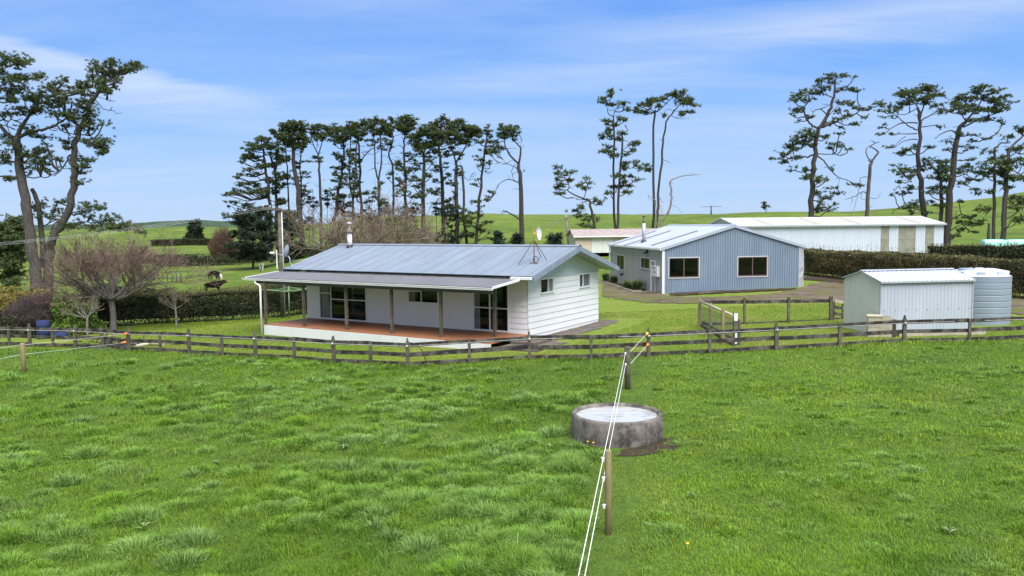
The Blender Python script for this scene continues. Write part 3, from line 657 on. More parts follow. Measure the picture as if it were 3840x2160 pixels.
mb = MB(); vs = []; m = 9
for i in range(m + 1):
    z = gz + .1 + (ez - .15 - gz) * i / m; r_ = random.uniform(-.03, .03); vs += [(SW - .34, -.045, z), (SW - .12 + r_, -.07 + random.uniform(-.03, .02), z), (SW + .06 + random.uniform(-.05, .03), -.03, z)]
for i in range(m): mb.add([vs[i * 3 + k] for k in (0, 1, 2, 3, 4, 5)], [(0, 1, 4, 3), (1, 2, 5, 4)], 0, False)
mb.build('dented_flashing', MT['galv'], shed)
for q in (s1, s2):
    w, h = q[1] - q[0], q[3] - q[2]; f = window(shed, 'front_window', Vector((q[0], 0, q[2])), X_, -Y_, w, h, 'framegrey', (), (), .05, (), .05, .05, 1.5)
    mb = MB(); o = Vector((q[0], 0, q[2])); n = -Y_
    for xa, xb, za, zb in ((.065, w - .065, .065, .13), (.065, w - .065, h - .11, h - .065), (.065, .11, .13, h - .11), (w - .11, w - .065, .13, h - .11), (w * .5 - .03, w * .5 + .03, .13, h - .11)): obox(mb, o, X_, n, xa, xb, -.02, .025, za, zb)
    mb.build('sash', MT['bronze'], f)
for q in (t1, t2):
    w, h = q[1] - q[0], q[3] - q[2]; f = window(shed, 'side_window', Vector((0, q[1], q[2])), -Y_, -X_, w, h, 'framegrey', (), (), .06, (), .05, .05, 1.5)
    mb = MB(); o = Vector((0, q[1], q[2]))
    for xa, xb, za, zb in ((.07, w - .07, .07, .12), (.07, w - .07, h - .11, h - .07), (.07, .11, .12, h - .11), (w - .11, w - .07, .12, h - .11), (w * .5 - .03, w * .5 + .03, .12, h - .11)): obox(mb, o, -Y_, -X_, xa, xb, -.02, .03, za, zb)
    mb.build('sash', MT['bronze'], f)
w, h = td[1] - td[0], td[3] - td[2]; mb = MB(); o = Vector((0, td[1], td[2]))
for xa, xb, za, zb in ((0, .09, 0, h), (w - .09, w, 0, h), (.09, w - .09, h - .09, h)): obox(mb, o, -Y_, -X_, xa, xb, -.1, .05, za, zb)
dr = mb.build('door', MT['white'], shed); mb = MB(); obox(mb, o, -Y_, -X_, .09, w - .09, -.08, -.04, .01, h - .09); mb.build('door_leaf', MT['sideiron'], dr)
mb = MB(); obox(mb, o, -Y_, -X_, .14, .22, -.04, .02, h * .45, h * .48); mb.build('handle', MT['galv'], dr)
q = wrect(S.side, Z8(575, 568), Z8(622, 678)); mb = MB(); obox(mb, Vector((0, q[0], q[2])), -Y_, -X_, 0, q[0] - q[1], .03, .22, 0, q[3] - q[2]); mbx = mb.build('meter_box', MT['white'], shed)
mb = MB(); hh = q[3] - q[2]; ww = q[0] - q[1]; obox(mb, Vector((0, q[0], q[2])), -Y_, -X_, ww * .15, ww * .55, .221, .225, hh * .74, hh * .86); obox(mb, Vector((0, q[0], q[2])), -Y_, -X_, ww * .35, ww * .62, .221, .23, hh * .33, hh * .48); mb.build('dial', MT['bronze'], mbx)
y_, z_ = S.side(*Z8(500, 432)); mb = MB(); obox(mb, Vector((0, y_, z_)), -Y_, -X_, -.05, .05, .02, .1, -.1, .12)
for s in (-.14, .1): mb.tube([(-.1, y_ + s, z_), (-.26, y_ + s * 1.3, z_ - .08)], [.05, .085], 10)
mb.build('floodlight', MT['black'], shed)
y_, z_ = S.side(*Z8(460, 340), 1.2); q = None
d = ray(*Z8(460, 335)); n = S.ex * (-sl) + Z_; c = S.o + Z_ * (ez + .05); q = S.L(CAM + d * ((c - CAM).dot(n) / d.dot(n)))
fl = empty('flue', (0, 0, 0)); fl.parent = shed
mb = MB(); mb.tube([(q.x, q.y, q.z - .05), (q.x, q.y, q.z + 1.32)], .13, 16); mb.build('flue_casing', MT['galv'], fl)
mb = MB(); mb.tube([(q.x, q.y, q.z + 1.3), (q.x, q.y, q.z + 1.78)], .075, 12); mb.lathe([(.05, 0), (.13, .03), (.13, .09), (.06, .14), (0, .14)], 12, (q.x, q.y, q.z + 1.78)); mb.build('flue_pipe', MT['sooty'], fl)
mb = MB(); mb.lathe([(.26, -.09), (.15, .1)], 14, (q.x, q.y, q.z)); mb.build('flashing_boot', MT['black'], fl)
# garden edge, doorstep
def ztube(L, off): return [G(*p) + Z_ * off for p in L]
mb = MB(); L = ztube([Z8(0, 740), Z8(90, 752), Z8(180, 780), Z8(260, 812), Z8(340, 835), Z8(440, 838)], .05)
for a, b in zip(L[:-1], L[1:]): mb.beam(a, b, .08, .22)
tag(mb.build('timber_edging', MT['paletimber']), 'weathered timber garden edging in front of the strap leaf clumps by the grey shed', 'edging')
a, b = G(*Z8(450, 850)), G(*Z8(585, 848)); mb = MB(); dd = (b - a).normalized(); mb.beam(a + Z_ * .05, b + Z_ * .05, .7, .2); tag(mb.build('doorstep', MT['slab']), 'concrete doorstep below the side door of the grey shed', 'step')
patch('garden_soil', [Z8(20, 735), Z8(100, 748), Z8(200, 780), Z8(300, 815), Z8(420, 830), Z8(500, 815), Z8(250, 760), Z8(100, 715)], .085, MT['soil'])
a = G(2612, 1107); b = G(2690, 1101); mb = MB(); mb.beam(a + Z_ * .09, b + Z_ * .09, .2, .1); mb.beam(a + Vector((.3, .3, .1)), b + Vector((-.4, .25, .1)), .12, .08)
tag(mb.build('timber_plank', MT['oldwood']), 'old grey planks lying on the dirt along the front of the grey shed', 'planks')

# ------------------------------------------------------------------ long white shed
Yw = 82.0; w0 = P(2800, 955, Yw); WZ = .35; B = FR((w0.x, w0.y, 0), math.radians(9)); xr = B.front(3539.6, 836.6)[0]; ez2 = B.front(3180, 842)[1] 
wsh = empty('long_white_shed', (w0.x, w0.y, WZ), B.a, 'long white iron shed with khaki clear panels beyond the brown hedge', 'shed')
WD = 8.0; xl = -1.0
rzz = None
d = ray(3100, 816); q = B.hit(3100, 816, 'y', WD / 2); rzz = q.z; ez2 -= WZ; rzz -= WZ
print('white shed', xr, ez2, rzz)
mb = MB(); 
Zw = lambda x: 2640 + x / 2.74
pans = [(B.front(Zw(a), 890)[0], B.front(Zw(b), 890)[0]) for a, b in ((1815, 1902), (1997, 2175), (2272, 2362))]
segs = []; x = xl
for a, b in pans + [(xr, xr)]: segs.append((x, a)); x = b
for a, b in segs: corr(mb, b - a, lambda s, a=a: Vector((a + s, 0, -.5)), lambda s, a=a: Vector((a + s, 0, ez2)), -Y_, .2, .03, TRAP)
corr(mb, WD, lambda s: Vector((xr, s, -.5)), lambda s: Vector((xr, s, ez2 + (rzz - ez2) * (1 - abs(s - WD / 2) / (WD / 2)))), X_, .2, .03, TRAP)
corr(mb, WD, lambda s: Vector((xl, s, -.5)), lambda s: Vector((xl, s, ez2 + (rzz - ez2) * (1 - abs(s - WD / 2) / (WD / 2)))), -X_, .2, .03, TRAP)
corr(mb, xr - xl, lambda s: Vector((xl + s, WD, -.5)), lambda s: Vector((xl + s, WD, ez2)), Y_, .2, .03, TRAP)
mb.build('wall', MT['whiteiron'], wsh)
for a, b in pans:
    mb = MB(); corr(mb, b - a, lambda s, a=a: Vector((a + s, .01, .25)), lambda s, a=a: Vector((a + s, .01, ez2)), -Y_, .2, .03, TRAP); pn = mb.build('clear_panel', MT['translucent'], wsh)
    mb = MB(); obox(mb, Vector((a, 0, 0)), X_, -Y_, 0, b - a, .0, .05, -.5, .25); mb.build('panel_base', MT['whiteiron'], pn)
    mb = MB(); z0, z1 = .6, ez2 - 1.2
    for p, q_ in (((a, z0), (b, z1)), ((a, z1), (b, z0))): mb.beam((p[0], -.036, p[1]), (q_[0], -.036, q_[1]), .006, .025)
    mb.beam((a, -.036, ez2 * .62), (b, -.036, ez2 * .62), .006, .04)
    mb.build('brace', MT['paletimber'], pn)
mb = MB(); sl2 = (rzz - ez2) / (WD / 2)
for ye, s in ((-.2, 1), (WD + .2, -1)):
    nrm = Vector((0, -sl2 * s, 1)).normalized(); corr(mb, xr - xl + .3, lambda x: Vector((xl - .15 + x, ye, ez2 - .2 * sl2 + .03)), lambda x: Vector((xl - .15 + x, WD / 2, rzz + .03)), nrm, .2, .025, TRAP)
rf = mb.build('roof', MT['whiteroof'], wsh)
mb = MB(); mb.box(xl - .15, xr + .15, -.32, -.2, ez2 - .16, ez2 - .02); mb.build('gutter', MT['galv'], rf)
mb = MB()
for x in (xr + .14, xl - .14):
    for ye in (-.2, WD + .2): mb.beam((x, ye, ez2 - .05), (x, WD / 2, rzz + .03), .05, .14)
mb.box(xl - .15, xr + .15, WD / 2 - .2, WD / 2 + .2, rzz + .02, rzz + .07); mb.build('ridge_flashing', MT['whiteroof'], rf)
for a in ((518, 585), (998, 1085), (1412, 1500), (2015, 2100)):
    xa = B.front(Zw(a[0]), 830, WD * .35)[0]; mb = MB(); mb.quad((xa, .15, ez2 + .15 * sl2 + .065), (xa + .85, .15, ez2 + .15 * sl2 + .065), (xa + .85, WD * .45, ez2 + WD * .45 * sl2 + .065), (xa, WD * .45, ez2 + WD * .45 * sl2 + .065)); mb.build('roof_skylight', MT['stained'], rf)

# ------------------------------------------------------------------ cream garage
gy = 100.0; c0 = P(2158, 949, gy); K = FR((c0.x, c0.y, c0.z), math.radians(5)); gar = empty('cream_garage', c0, K.a, 'cream brick garage with white double doors and pinkish tiled roof behind the sheds', 'garage')
ge = K.front(2158, 886)[1]; gr = K.hit(2200, 861, 'y', 2.6).z; gx0, gx1 = K.front(2219, 940)[0], K.front(2300, 940)[0]; GW = 11.5
mb = MB(); o = O
for a, b in ((0, gx0), (gx1, GW)): obox(mb, o, X_, Y_, a, b, 0, .2, -1, ge)
obox(mb, o, X_, Y_, gx0, gx1, 0, .2, K.front(2219, 892)[1], ge); obox(mb, o, X_, Y_, 0, .2, .201, 5.2, -1, ge); obox(mb, o, X_, Y_, GW - .2, GW, .201, 5.2, -1, ge); obox(mb, o, X_, Y_, .201, GW - .201, 5.0, 5.2, -1, ge)
for x in (0, GW - .12): mb.add([(x, 0, ge), (x, 5.2, ge), (x, 2.6, gr), (x + .12, 0, ge), (x + .12, 5.2, ge), (x + .12, 2.6, gr)], [(0, 1, 2), (3, 5, 4), (0, 2, 5, 3), (1, 4, 5, 2)])
for k in range(14): obox(mb, o, X_, Y_, .02, gx0 - .03, -.006, .0, .1 + k * .16, .16 + k * .16)
mb.build('brick_wall', MT['cream'], gar)
mb = MB(); gs = (gr - ge) / 2.6
for ye in (-.35, 5.55):
    s = 1 if ye < 1 else -1; vs = []
    for k in range(8):
        y = ye + (2.6 - ye) * k / 8; y2 = ye + (2.6 - ye) * (k + 1) / 8; z = ge + .05 + (gr - ge) * (1 - abs(y - 2.6) / 2.6); z2 = ge + .05 + (gr - ge) * (1 - abs(y2 - 2.6) / 2.6)
        mb.quad((-.3, y, z + .04), (GW + .3, y, z + .04), (GW + .3, y2, z2), (-.3, y2, z2)); mb.quad((-.3, y, z), (GW + .3, y, z), (GW + .3, y, z + .04), (-.3, y, z + .04))
rf = mb.build('roof', MT['pinkroof'], gar)
mb = MB(); mb.box(-.3, GW + .3, -.45, -.352, ge - .14, ge + .02); mb.build('gutter', MT['white'], rf)
dh = K.front(2219, 892)[1]
for a, b in ((gx0 + .02, (gx0 + gx1) / 2 - .01), ((gx0 + gx1) / 2 + .01, gx1 - .02)): mb = MB(); obox(mb, o, X_, -Y_, a, b, -.12, -.05, .0, dh); mb.build('garage_door', MT['garagedoor'], gar)

# ------------------------------------------------------------------ small iron shed, tank
m0 = G(3299, 1259); E = FR((m0.x, m0.y, 0), math.radians(9)); ssh = empty('small_shed', (m0.x, m0.y, m0.z), E.a, 'small pale iron garden shed with ribbed roof just behind the rail fence', 'shed')
mz = m0.z; ML = E.front(3648, 1060)[0]; me = E.front(3299, 1057)[1] - mz; 
yb = E.side(3166, 1090)[0]; MD = yb; ma = E.side(3229, 1018)[1] - mz; print('small shed', ML, me, MD, ma)
for y, n in ((0, -Y_), (MD, Y_)):
    mb = MB(); corr(mb, ML, lambda s: Vector((s, y, -.1)), lambda s: Vector((s, y, me)), n, .152, .011, RIB)
    mb.build('long_wall', MT['shedwall'], ssh)
for x, n in ((0, -X_), (ML, X_)):
    mb = MB(); corr(mb, MD, lambda s: Vector((x, s, -.1)), lambda s: Vector((x, s, me + (ma - me) * (1 - abs(s - MD / 2) / (MD / 2)))), n, .152, .012, TRAP)
    mb.build('gable_wall', MT['shedgable'], ssh)
mb = MB(); sl3 = (ma - me) / (MD / 2)
for ye, s in ((-.07, 1), (MD + .07, -1)):
    nrm = Vector((0, -sl3 * s, 1)).normalized(); corr(mb, ML + .12, lambda x: Vector((-.06 + x, ye, me - .07 * sl3 + .02)), lambda x: Vector((-.06 + x, MD / 2, ma + .02)), nrm, .2, .03, RIB)
rf = mb.build('roof', MT['whiteiron'], ssh)
mb = MB()
for x in (-.06, ML + .06):
    for ye in (-.08, MD + .08): mb.beam((x, ye, me - .0), (x, MD / 2, ma + .015), .03, .05)
mb.add([(x, y, z) for x in (-.07, ML + .07) for y, z in ((MD / 2 - .14, ma + .03), (MD / 2, ma + .075), (MD / 2 + .14, ma + .03))], [(0, 1, 4, 3), (1, 2, 5, 4)])
mb.box(-.06, ML + .06, -.1, -.07, me - .06, me + .01); mb.build('roof_trim', MT['galv'], rf)
mb = MB(); mb.box(-.03, .02, -.03, .02, -.1, me); mb.box(ML - .02, ML + .03, -.03, .02, -.1, me); mb.build('corner_trim', MT['galv'], ssh)
mb = MB()
for k in range(9): 
    x = .16 + k * .456; mb.box(x, x + .025, -.02, -.003, me * .46, me * .46 + .025)
mb.build('fixing', MT['bronze'], ssh)
xq = E.front(3530, 1250)[0]; mb = MB(); mb.box(xq - .2, xq + .2, -.025, -.013, .05, .16); mb.build('vent_slot', MT['black'], ssh)
tq = P(3668, 1238, 33.2); tk = empty('water_tank', (tq.x, tq.y, Tz(tq.x, tq.y)), 0, 'ribbed pale blue plastic water tank behind the small iron shed', 'water tank')
tr_ = (P(3771, 1120, 33.2).x - P(3566, 1120, 33.2).x) / 2; tzs = P(3700, 1031, 33.2).z - tk.location.z; prof = [(tr_ * .98, -.1)]
for k in range(8):
    z0 = tzs * k / 8; z1 = z0 + tzs / 8; prof += [(tr_, z0 + .004), (tr_, z0 + .012), (tr_, z1 - .05), (tr_, z1 - .042), (tr_ * .988, z1 - .034), (tr_ * .988, z1 - .006)]
prof += [(tr_ * 1.0, tzs - .03), (tr_ * .97, tzs)]
mb = MB(); mb.lathe(prof, 64); mb.build('tank_wall', MT['tank'], tk)
mb = MB(); mb.lathe([(tr_ * .97, tzs), (tr_ * .9, tzs + .03), (tr_ * .75, tzs + .2), (tr_ * .3, tzs + .27), (0, tzs + .27)], 64)
for k in range(8):
    a = k * PI / 4 + .3; mb.beam((tr_ * .45 * math.cos(a), tr_ * .45 * math.sin(a), tzs + .2), (tr_ * .9 * math.cos(a), tr_ * .9 * math.sin(a), tzs + .1), .3, .16)
mb.build('tank_roof', MT['tanktop'], tk)
mb = MB(); mb.lathe([(.3, 0), (.3, .12), (.26, .14), (0, .14)], 24, (-tr_ * .55, -.1, tzs + .16)); mb.build('hatch', MT['tank'], tk)

# crate and sleeper by the small shed
Zc = lambda x, y: (3120 + x / 3.578, 980 + y / 3.578)
c0 = G(*Zc(490, 1025)); c1 = G(*Zc(860, 1030)); dv = c1 - c0; wd_ = dv.length; cr = empty('timber_crate', c0, math.atan2(dv.y, dv.x), 'pale timber crate with dark corner post between small shed and rail fence', 'crate')
mb = MB()
for k in range(4): mb.box(0, wd_ * .85, 0, .03, .02 + k * .2, .2 + k * .2)
for k in range(4): mb.box(-.03, 0, 0, .6, .02 + k * .2, .2 + k * .2)
mb.box(0, wd_ * .85, .57, .6, .02, .8); mb.box(-.06, wd_ * .5, -.02, .62, .8, .84); mb.build('planks', MT['paletimber'], cr)
mb = MB(); mb.box(wd_ * .85, wd_ * .99, .0, .1, -.05, .72); mb.build('corner_post', MT['darktimber'], cr)
a = G(*Zc(880, 1012)); b = G(*Zc(2030, 985)); mb = MB(); mb.beam(a + Z_ * .07, b + Z_ * .07, .35, .16); tag(mb.build('timber_sleeper', MT['paletimber']), 'long flat timber sleeper on the grass at the foot of the small shed', 'sleeper')

# ------------------------------------------------------------------ pen behind the fence
Zp = lambda x, y: (2400 + x / 3.22, 1080 + y / 3.22)
p0 = G(*Zp(713, 468)); pen = empty('animal_pen', p0, 0, 'open timber pen of grey posts, rails and wire netting on the lawn', 'pen')
def penpost(xt, yt, xb, yb_, w=.11, mat='greenpost', Y=None):
    b = G(*Zp(xb, yb_)) if Y is None else P(*Zp(xb, yb_), Y); t = P(*Zp(xt, yt), b.y); mb = MB(); mb.beam(rel(pen, b) - Z_ * .2, rel(pen, t), w, w, 0, (0, 1, 0)); mb.build('post', MT[mat], pen); return b, t
qa = penpost(720, 125, 713, 468); qb = penpost(855, 182, 850, 520, .09); qc = penpost(1005, 240, 1000, 690, .11); qd = penpost(1150, 300, 1148, 705, .13, 'oldwood'); penpost(1200, 385, 1195, 700, .09, 'oldwood')
qe = penpost(1262, 120, 1262, 445, .10, 'oldwood'); qf = penpost(1795, 110, 1790, 430, .10, 'oldwood'); qg = penpost(2308, 100, 2303, 395, .13, 'oldwood')
def penrail(a, b, r=.05, box=None, mat='rail'):
    mb = MB()
    if box: mb.beam(rel(pen, a), rel(pen, b), *box)
    else: mb.tube([rel(pen, a), rel(pen, b)], r, 10)
    mb.build('rail', MT[mat], pen)
penrail(P(*Zp(735, 165), qa[0].y), P(*Zp(1130, 335), qd[0].y), .055, mat='paletimber')
penrail(P(*Zp(760, 172), qe[0].y + .3), P(*Zp(1262, 168), qe[0].y + .07), 0, (.05, .15)); penrail(P(*Zp(1262, 168), qe[0].y + .07), P(*Zp(1795, 162), qf[0].y + .07), 0, (.05, .15)); penrail(P(*Zp(1795, 162), qf[0].y + .07), P(*Zp(2300, 155), qg[0].y + .07), 0, (.05, .15))
penrail(P(*Zp(745, 432), qa[0].y), P(*Zp(1262, 432), qe[0].y + .07), 0, (.04, .12)); penrail(P(*Zp(1262, 432), qe[0].y + .07), P(*Zp(2300, 392), qg[0].y + .07), 0, (.04, .12))
penrail(G(*Zp(745, 470)) + Z_ * .06, G(*Zp(1135, 712)) + Z_ * .06, .06); penrail(G(*Zp(760, 462)) + Z_ * .2, G(*Zp(1140, 690)) + Z_ * .2, .05)
mb = MB(); a, b = rel(pen, qa[0]), rel(pen, qd[0]); n = 70       # netting
for k in range(n + 1): p = a.lerp(b, k / n); mb.beam(p + Z_ * .1, p + Z_ * .98, .006, .006)
for k in range(14): z = .1 + .068 * k; mb.beam(a + Z_ * z, b + Z_ * z, .006, .006)
mb.build('netting', MT['net'], pen)
qd_ = rel(pen, qd[0]); hh = (qd[1] - qd[0]).z; mb = MB(); mb.box(qd_.x - .068, qd_.x + .068, qd_.y - .069, qd_.y + .02, hh * .78, hh + .004); mb.box(qd_.x - .02, qd_.x + .05, qd_.y - .068, qd_.y, hh * .1, hh * .5); mb.build('white_patch', MT['white'], pen)
gt = empty('board_gate', qg[0], 0, 'short dark board gate between the pen and the small iron shed', 'gate'); e_ = P(*Zp(2450, 160), E.o.y + 2.2)
g1 = rel(gt, P(*Zp(2330, 150), qg[0].y)); g2 = rel(gt, P(*Zp(2450, 165), qg[0].y + .3))
for k, (ya, yb2) in enumerate(((148, 172), (228, 248), (305, 325), (370, 380))):
    a = rel(gt, P(*Zp(2325, ya), qg[0].y)); b = rel(gt, P(*Zp(2455, yb2), qg[0].y + .35)); mb = MB(); mb.beam(a, b, .03, .13); mb.build('gate_board', MT['paletimber' if k == 0 else 'rail'], gt)
mb = MB(); a = rel(gt, P(*Zp(2340, 140), qg[0].y + .04)); mb.beam(a, a - Z_ * 1.0, .08, .04, 0, (0, 1, 0)); b = rel(gt, P(*Zp(2447, 160), qg[0].y + .37)); mb.beam(b, b - Z_ * 1.0, .06, .05, 0, (0, 1, 0)); mb.build('gate_stile', MT['rail'], gt)

# ------------------------------------------------------------------ rotary clothesline, barrel, logs, poles
cb = G(1086, 1193); cl = empty('clothesline', cb, .4, 'green rotary clothesline on the lawn left of the verandah', 'clothesline'); ct = P(1082, 1090, cb.y).z - cb.z
mb = MB(); mb.tube([(0, 0, -.1), (0, 0, ct + .25)], .03, 10); mb.build('pole', MT['linegreen'], cl)
for k in range(4):
    a = k * PI / 2; mb = MB(); mb.tube([(0, 0, ct - .05), (1.55 * math.cos(a), 1.55 * math.sin(a), ct + .12)], .016, 6); mb.tube([(0, 0, ct + .22), (.8 * math.cos(a), .8 * math.sin(a), ct + .03)], .012, 5); mb.build('arm', MT['linegreen'], cl)
mb = MB()
for r_ in np.linspace(.35, 1.55, 8):
    for k in range(4):
        a, b = k * PI / 2, (k + 1) * PI / 2; z = ct - .05 + .11 * r_; p = Vector((r_ * math.cos(a), r_ * math.sin(a), z)); q_ = Vector((r_ * math.cos(b), r_ * math.sin(b), z)); mid = (p + q_) / 2 - Z_ * .05; mb.tube([p, mid, q_], .0065, 4)
mb.build('line', MT['linegreen'], cl)
bb = G(165, 1272); br = empty('plastic_barrel', bb, 0, 'blue plastic barrel standing between shrubs behind the left end of the fence', 'barrel')
mb = MB(); mb.lathe([(.0, 0), (.27, 0), (.29, .04), (.29, .3), (.3, .32), (.29, .34), (.29, .62), (.3, .64), (.29, .66), (.28, .88), (.0, .9)], 24); mb.build('drum', MT['blue'], br)
mb = MB(); mb.lathe([(.0, 0), (.3, 0), (.31, .03), (.3, .3), (0, .31)], 24, (.75, .1, 0)); mb.build('tub', MT['blue'], br)
Zl = lambda x, y: (x / 3.22, 1080 + y / 3.22)
for (a, b, r_, lab) in ((Zl(1590, 695), Zl(1970, 705), .11, 'thicker pale log lying behind the left stretch of rail fence'), (Zl(1640, 722), Zl(1900, 690), .07, 'thinner pale log crossing the thicker one behind the rail fence')):
    pa_, pb_ = G(*a), G(*b); mb = MB(); mid = (pa_ + pb_) / 2 + Vector((0, .15, .02)); mb.tube([pa_ + Z_ * r_, mid + Z_ * r_, pb_ + Z_ * r_], [r_, r_ * 1.1, r_ * .8], 12); tag(mb.build('fallen_log', MT['paletimber']), lab, 'log')
mb = MB(); c = G(*Zl(1400, 705))
for k in range(70):
    p = c + Vector((random.gauss(0, .8), random.gauss(0, .3), random.uniform(.02, .2))); d_ = Vector((random.gauss(0, 1), random.gauss(0, .5), random.uniform(-.1, .4))).normalized(); mb.tube([p, p + d_ * random.uniform(.25, .7)], random.uniform(.008, .022), 4)
mb.lathe([(1.0, 0), (.8, .05), (.4, .10), (0, .12)], 14, c); tag(mb.build('brush_pile', MT['darktimber']), 'dark heap of pruned twigs on the grass beside the pale logs', 'brush pile')

def pole(name, label, u, vt, vb, Y, r, arms, mat='oldwood', parts=None):
    t = P(u, vt, Y); bz = Tz(t.x, t.y); o = empty(name, (t.x, t.y, bz), 0, label, 'power pole'); h = t.z - bz; mb = MB(); mb.tube([(0, 0, -.3), (0, 0, h)], [r * 1.15, r * .85], 12); mb.build('pole', MT[mat], o)
    for L, z, tilt, ang in arms:
        mb = MB(); d = Vector((math.cos(ang), math.sin(ang), tilt)) * L / 2; mb.beam(Vector((0, -r, h - z)) - d, Vector((0, -r, h - z)) + d, .1, .12); ca = mb.build('crossarm', MT[mat], o)
        for s in (-.9, -.5, .5, .9): mb = MB(); mb.lathe([(.03, 0), (.05, .08), (.02, .14), (0, .14)], 8, Vector((0, -r, h - z + .06)) + d * s); mb.build('insulator', MT['galv'], ca)
    return o, h
po, ph = pole('power_pole', 'grey timber power pole with conduit rising behind the left end of the house', 1048, 779, 1015, 46, .14, ((1.9, .12, -.12, .25),))
mb = MB(); mb.tube([(.15, -.12, 0), (.15, -.12, ph - .25)], .035, 8); mb.build('conduit', MT['galv'], po)
mb = MB(); mb.beam((-.2, -.16, ph * .45), (-.2, -.16, ph * .62), .05, .05); mb.beam((-.32, -.16, ph * .33), (-.05, -.16, ph * .33), .06, .06); mb.build('fuse_holder', MT['rope'], po)
for k in range(3):
    a = Vector((po.location.x, po.location.y - .2, po.location.z + ph - .02)) + Vector((-.9 + k * .55, 0, .1)); b = P(-260, 930 + k * 5, 40); mb = MB(); L = []
    for i in range(25):
        t = i / 24; q_ = a.lerp(b, t); q_.z -= .55 * 4 * t * (1 - t) * .5; L.append(q_)
    mb.tube(L, .0045, 5); tag(mb.build('power_line', MT['galv']), 'thin power line sagging from the house pole to the left edge', 'power line', 'power lines strung from the house pole')
pole('power_pole', 'small far off power pole with a level crossarm on the hilltop', 2667, 771, 830, 235, .2, ((6.3, .3, .01, 0),))
lp, lh = pole('power_pole', 'pale leaning power pole with a tilted crossarm in front of the green hill', 2135, 805, 900, 125, .22, ((6.5, .5, .28, 0),), 'barkpale'); lp.rotation_euler = (0, math.radians(-6), 0)

# ------------------------------------------------------------------ wrapped silage bales
for u, lab in ((3725, 'mint wrapped silage bale nearest the white shed behind the right hedge'), (3809, 'second mint silage bale from the white shed behind the right hedge'), (3893, 'last mint silage bale touching the right edge of the photo')):
    c = P(u, 918, 95); o = empty('silage_bale', (c.x, c.y, c.z - .62), 0, lab, 'silage bale', 'wrapped silage bales behind the hedge'); mb = MB()
    L = [(-1.3, .5), (-1.25, .58), (-1.0, .635), (0, .65), (1.0, .635), (1.25, .58), (1.3, .5)]; vs = []
    for x, r_ in L:
        for k in range(24):
            a = 2 * PI * k / 24; sx = abs(math.cos(a)) ** .6 * math.copysign(1, math.cos(a)); sz = abs(math.sin(a)) ** .6 * math.copysign(1, math.sin(a)); vs.append((x, r_ * sx, .62 + r_ * sz))
    fs = [(i * 24 + k, i * 24 + (k + 1) % 24, (i + 1) * 24 + (k + 1) % 24, (i + 1) * 24 + k) for i in range(6) for k in range(24)] + [tuple(range(24))[::-1], tuple(6 * 24 + k for k in range(24))]
    mb.add(vs, fs, 0, True); mb.build('plastic_wrap', MT['mint'], o)
# ------------------------------------------------------------------ foliage tools
def unit(n):
    v = rng.normal(size=(n, 3)); return v / np.linalg.norm(v, axis=1, keepdims=True)
def tufts(C, K, L, W, up=.25, flat=.75, var=.3):
    """needle or leaf tufts: K pointed leaves round each centre; returns triangles and their tint"""
    C = np.asarray(C, float); n = len(C) * K; c = np.repeat(C, K, axis=0); d = unit(n); d[:, 2] = d[:, 2] * flat + up; d /= np.linalg.norm(d, axis=1, keepdims=True)
    s = np.cross(d, unit(n)); s /= np.linalg.norm(s, axis=1, keepdims=True) + 1e-9; l = L * rng.uniform(.6, 1.25, (n, 1)); w = W * rng.uniform(.7, 1.3, (n, 1))
    o = c + d * l * .12; tri = np.stack([o - s * w / 2, o + s * w / 2, o + d * l], 1)
    t = np.repeat(rng.uniform(1 - var, 1 + var, (len(C), 1)), K, axis=0) * rng.uniform(.85, 1.15, (n, 1)); col = np.concatenate([t * rng.uniform(.9, 1.15, (n, 1)), t, t * rng.uniform(.8, 1.2, (n, 1))], 1)
    return tri, col
def leaves(C, L, W, var=.35, flat=1.0):
    """single leaves lying every way round at the given points"""
    n = len(C); d = unit(n); d[:, 2] *= flat; s = np.cross(d, unit(n)); s /= np.linalg.norm(s, axis=1, keepdims=True) + 1e-9
    l = L * rng.uniform(.6, 1.3, (n, 1)); w = W * rng.uniform(.7, 1.3, (n, 1)); C = np.asarray(C)
    tri = np.stack([C - s * w / 2 - d * l * .5, C + s * w / 2 - d * l * .3, C + d * l * .5], 1); t = rng.uniform(1 - var, 1 + var, (n, 1))
    return tri, np.concatenate([t * rng.uniform(.9, 1.15, (n, 1)), t, t * rng.uniform(.8, 1.2, (n, 1))], 1)
def wob(pts, amp, n=3):
    out = []
    for a, b in zip(pts[:-1], pts[1:]):
        L = (b - a).length
        for k in range(n):
            q = a.lerp(b, k / n)
            if k: q = q + Vector((random.gauss(0, 1), random.gauss(0, 1), random.gauss(0, 1))) * amp * L
            out.append(q)
    out.append(pts[-1]); return out
def smoothline(pts, n=4):
    if len(pts) < 3: return pts
    out = []
    for i in range(len(pts) - 1):
        p0, p1, p2, p3 = pts[max(i - 1, 0)], pts[i], pts[i + 1], pts[min(i + 2, len(pts) - 1)]
        for k in range(n):
            t = k / n; out.append(.5 * ((2 * p1) + (p2 - p0) * t + (2 * p0 - 5 * p1 + 4 * p2 - p3) * t * t + (3 * p1 - p0 - 3 * p2 + p3) * t ** 3))
    out.append(pts[-1]); return out
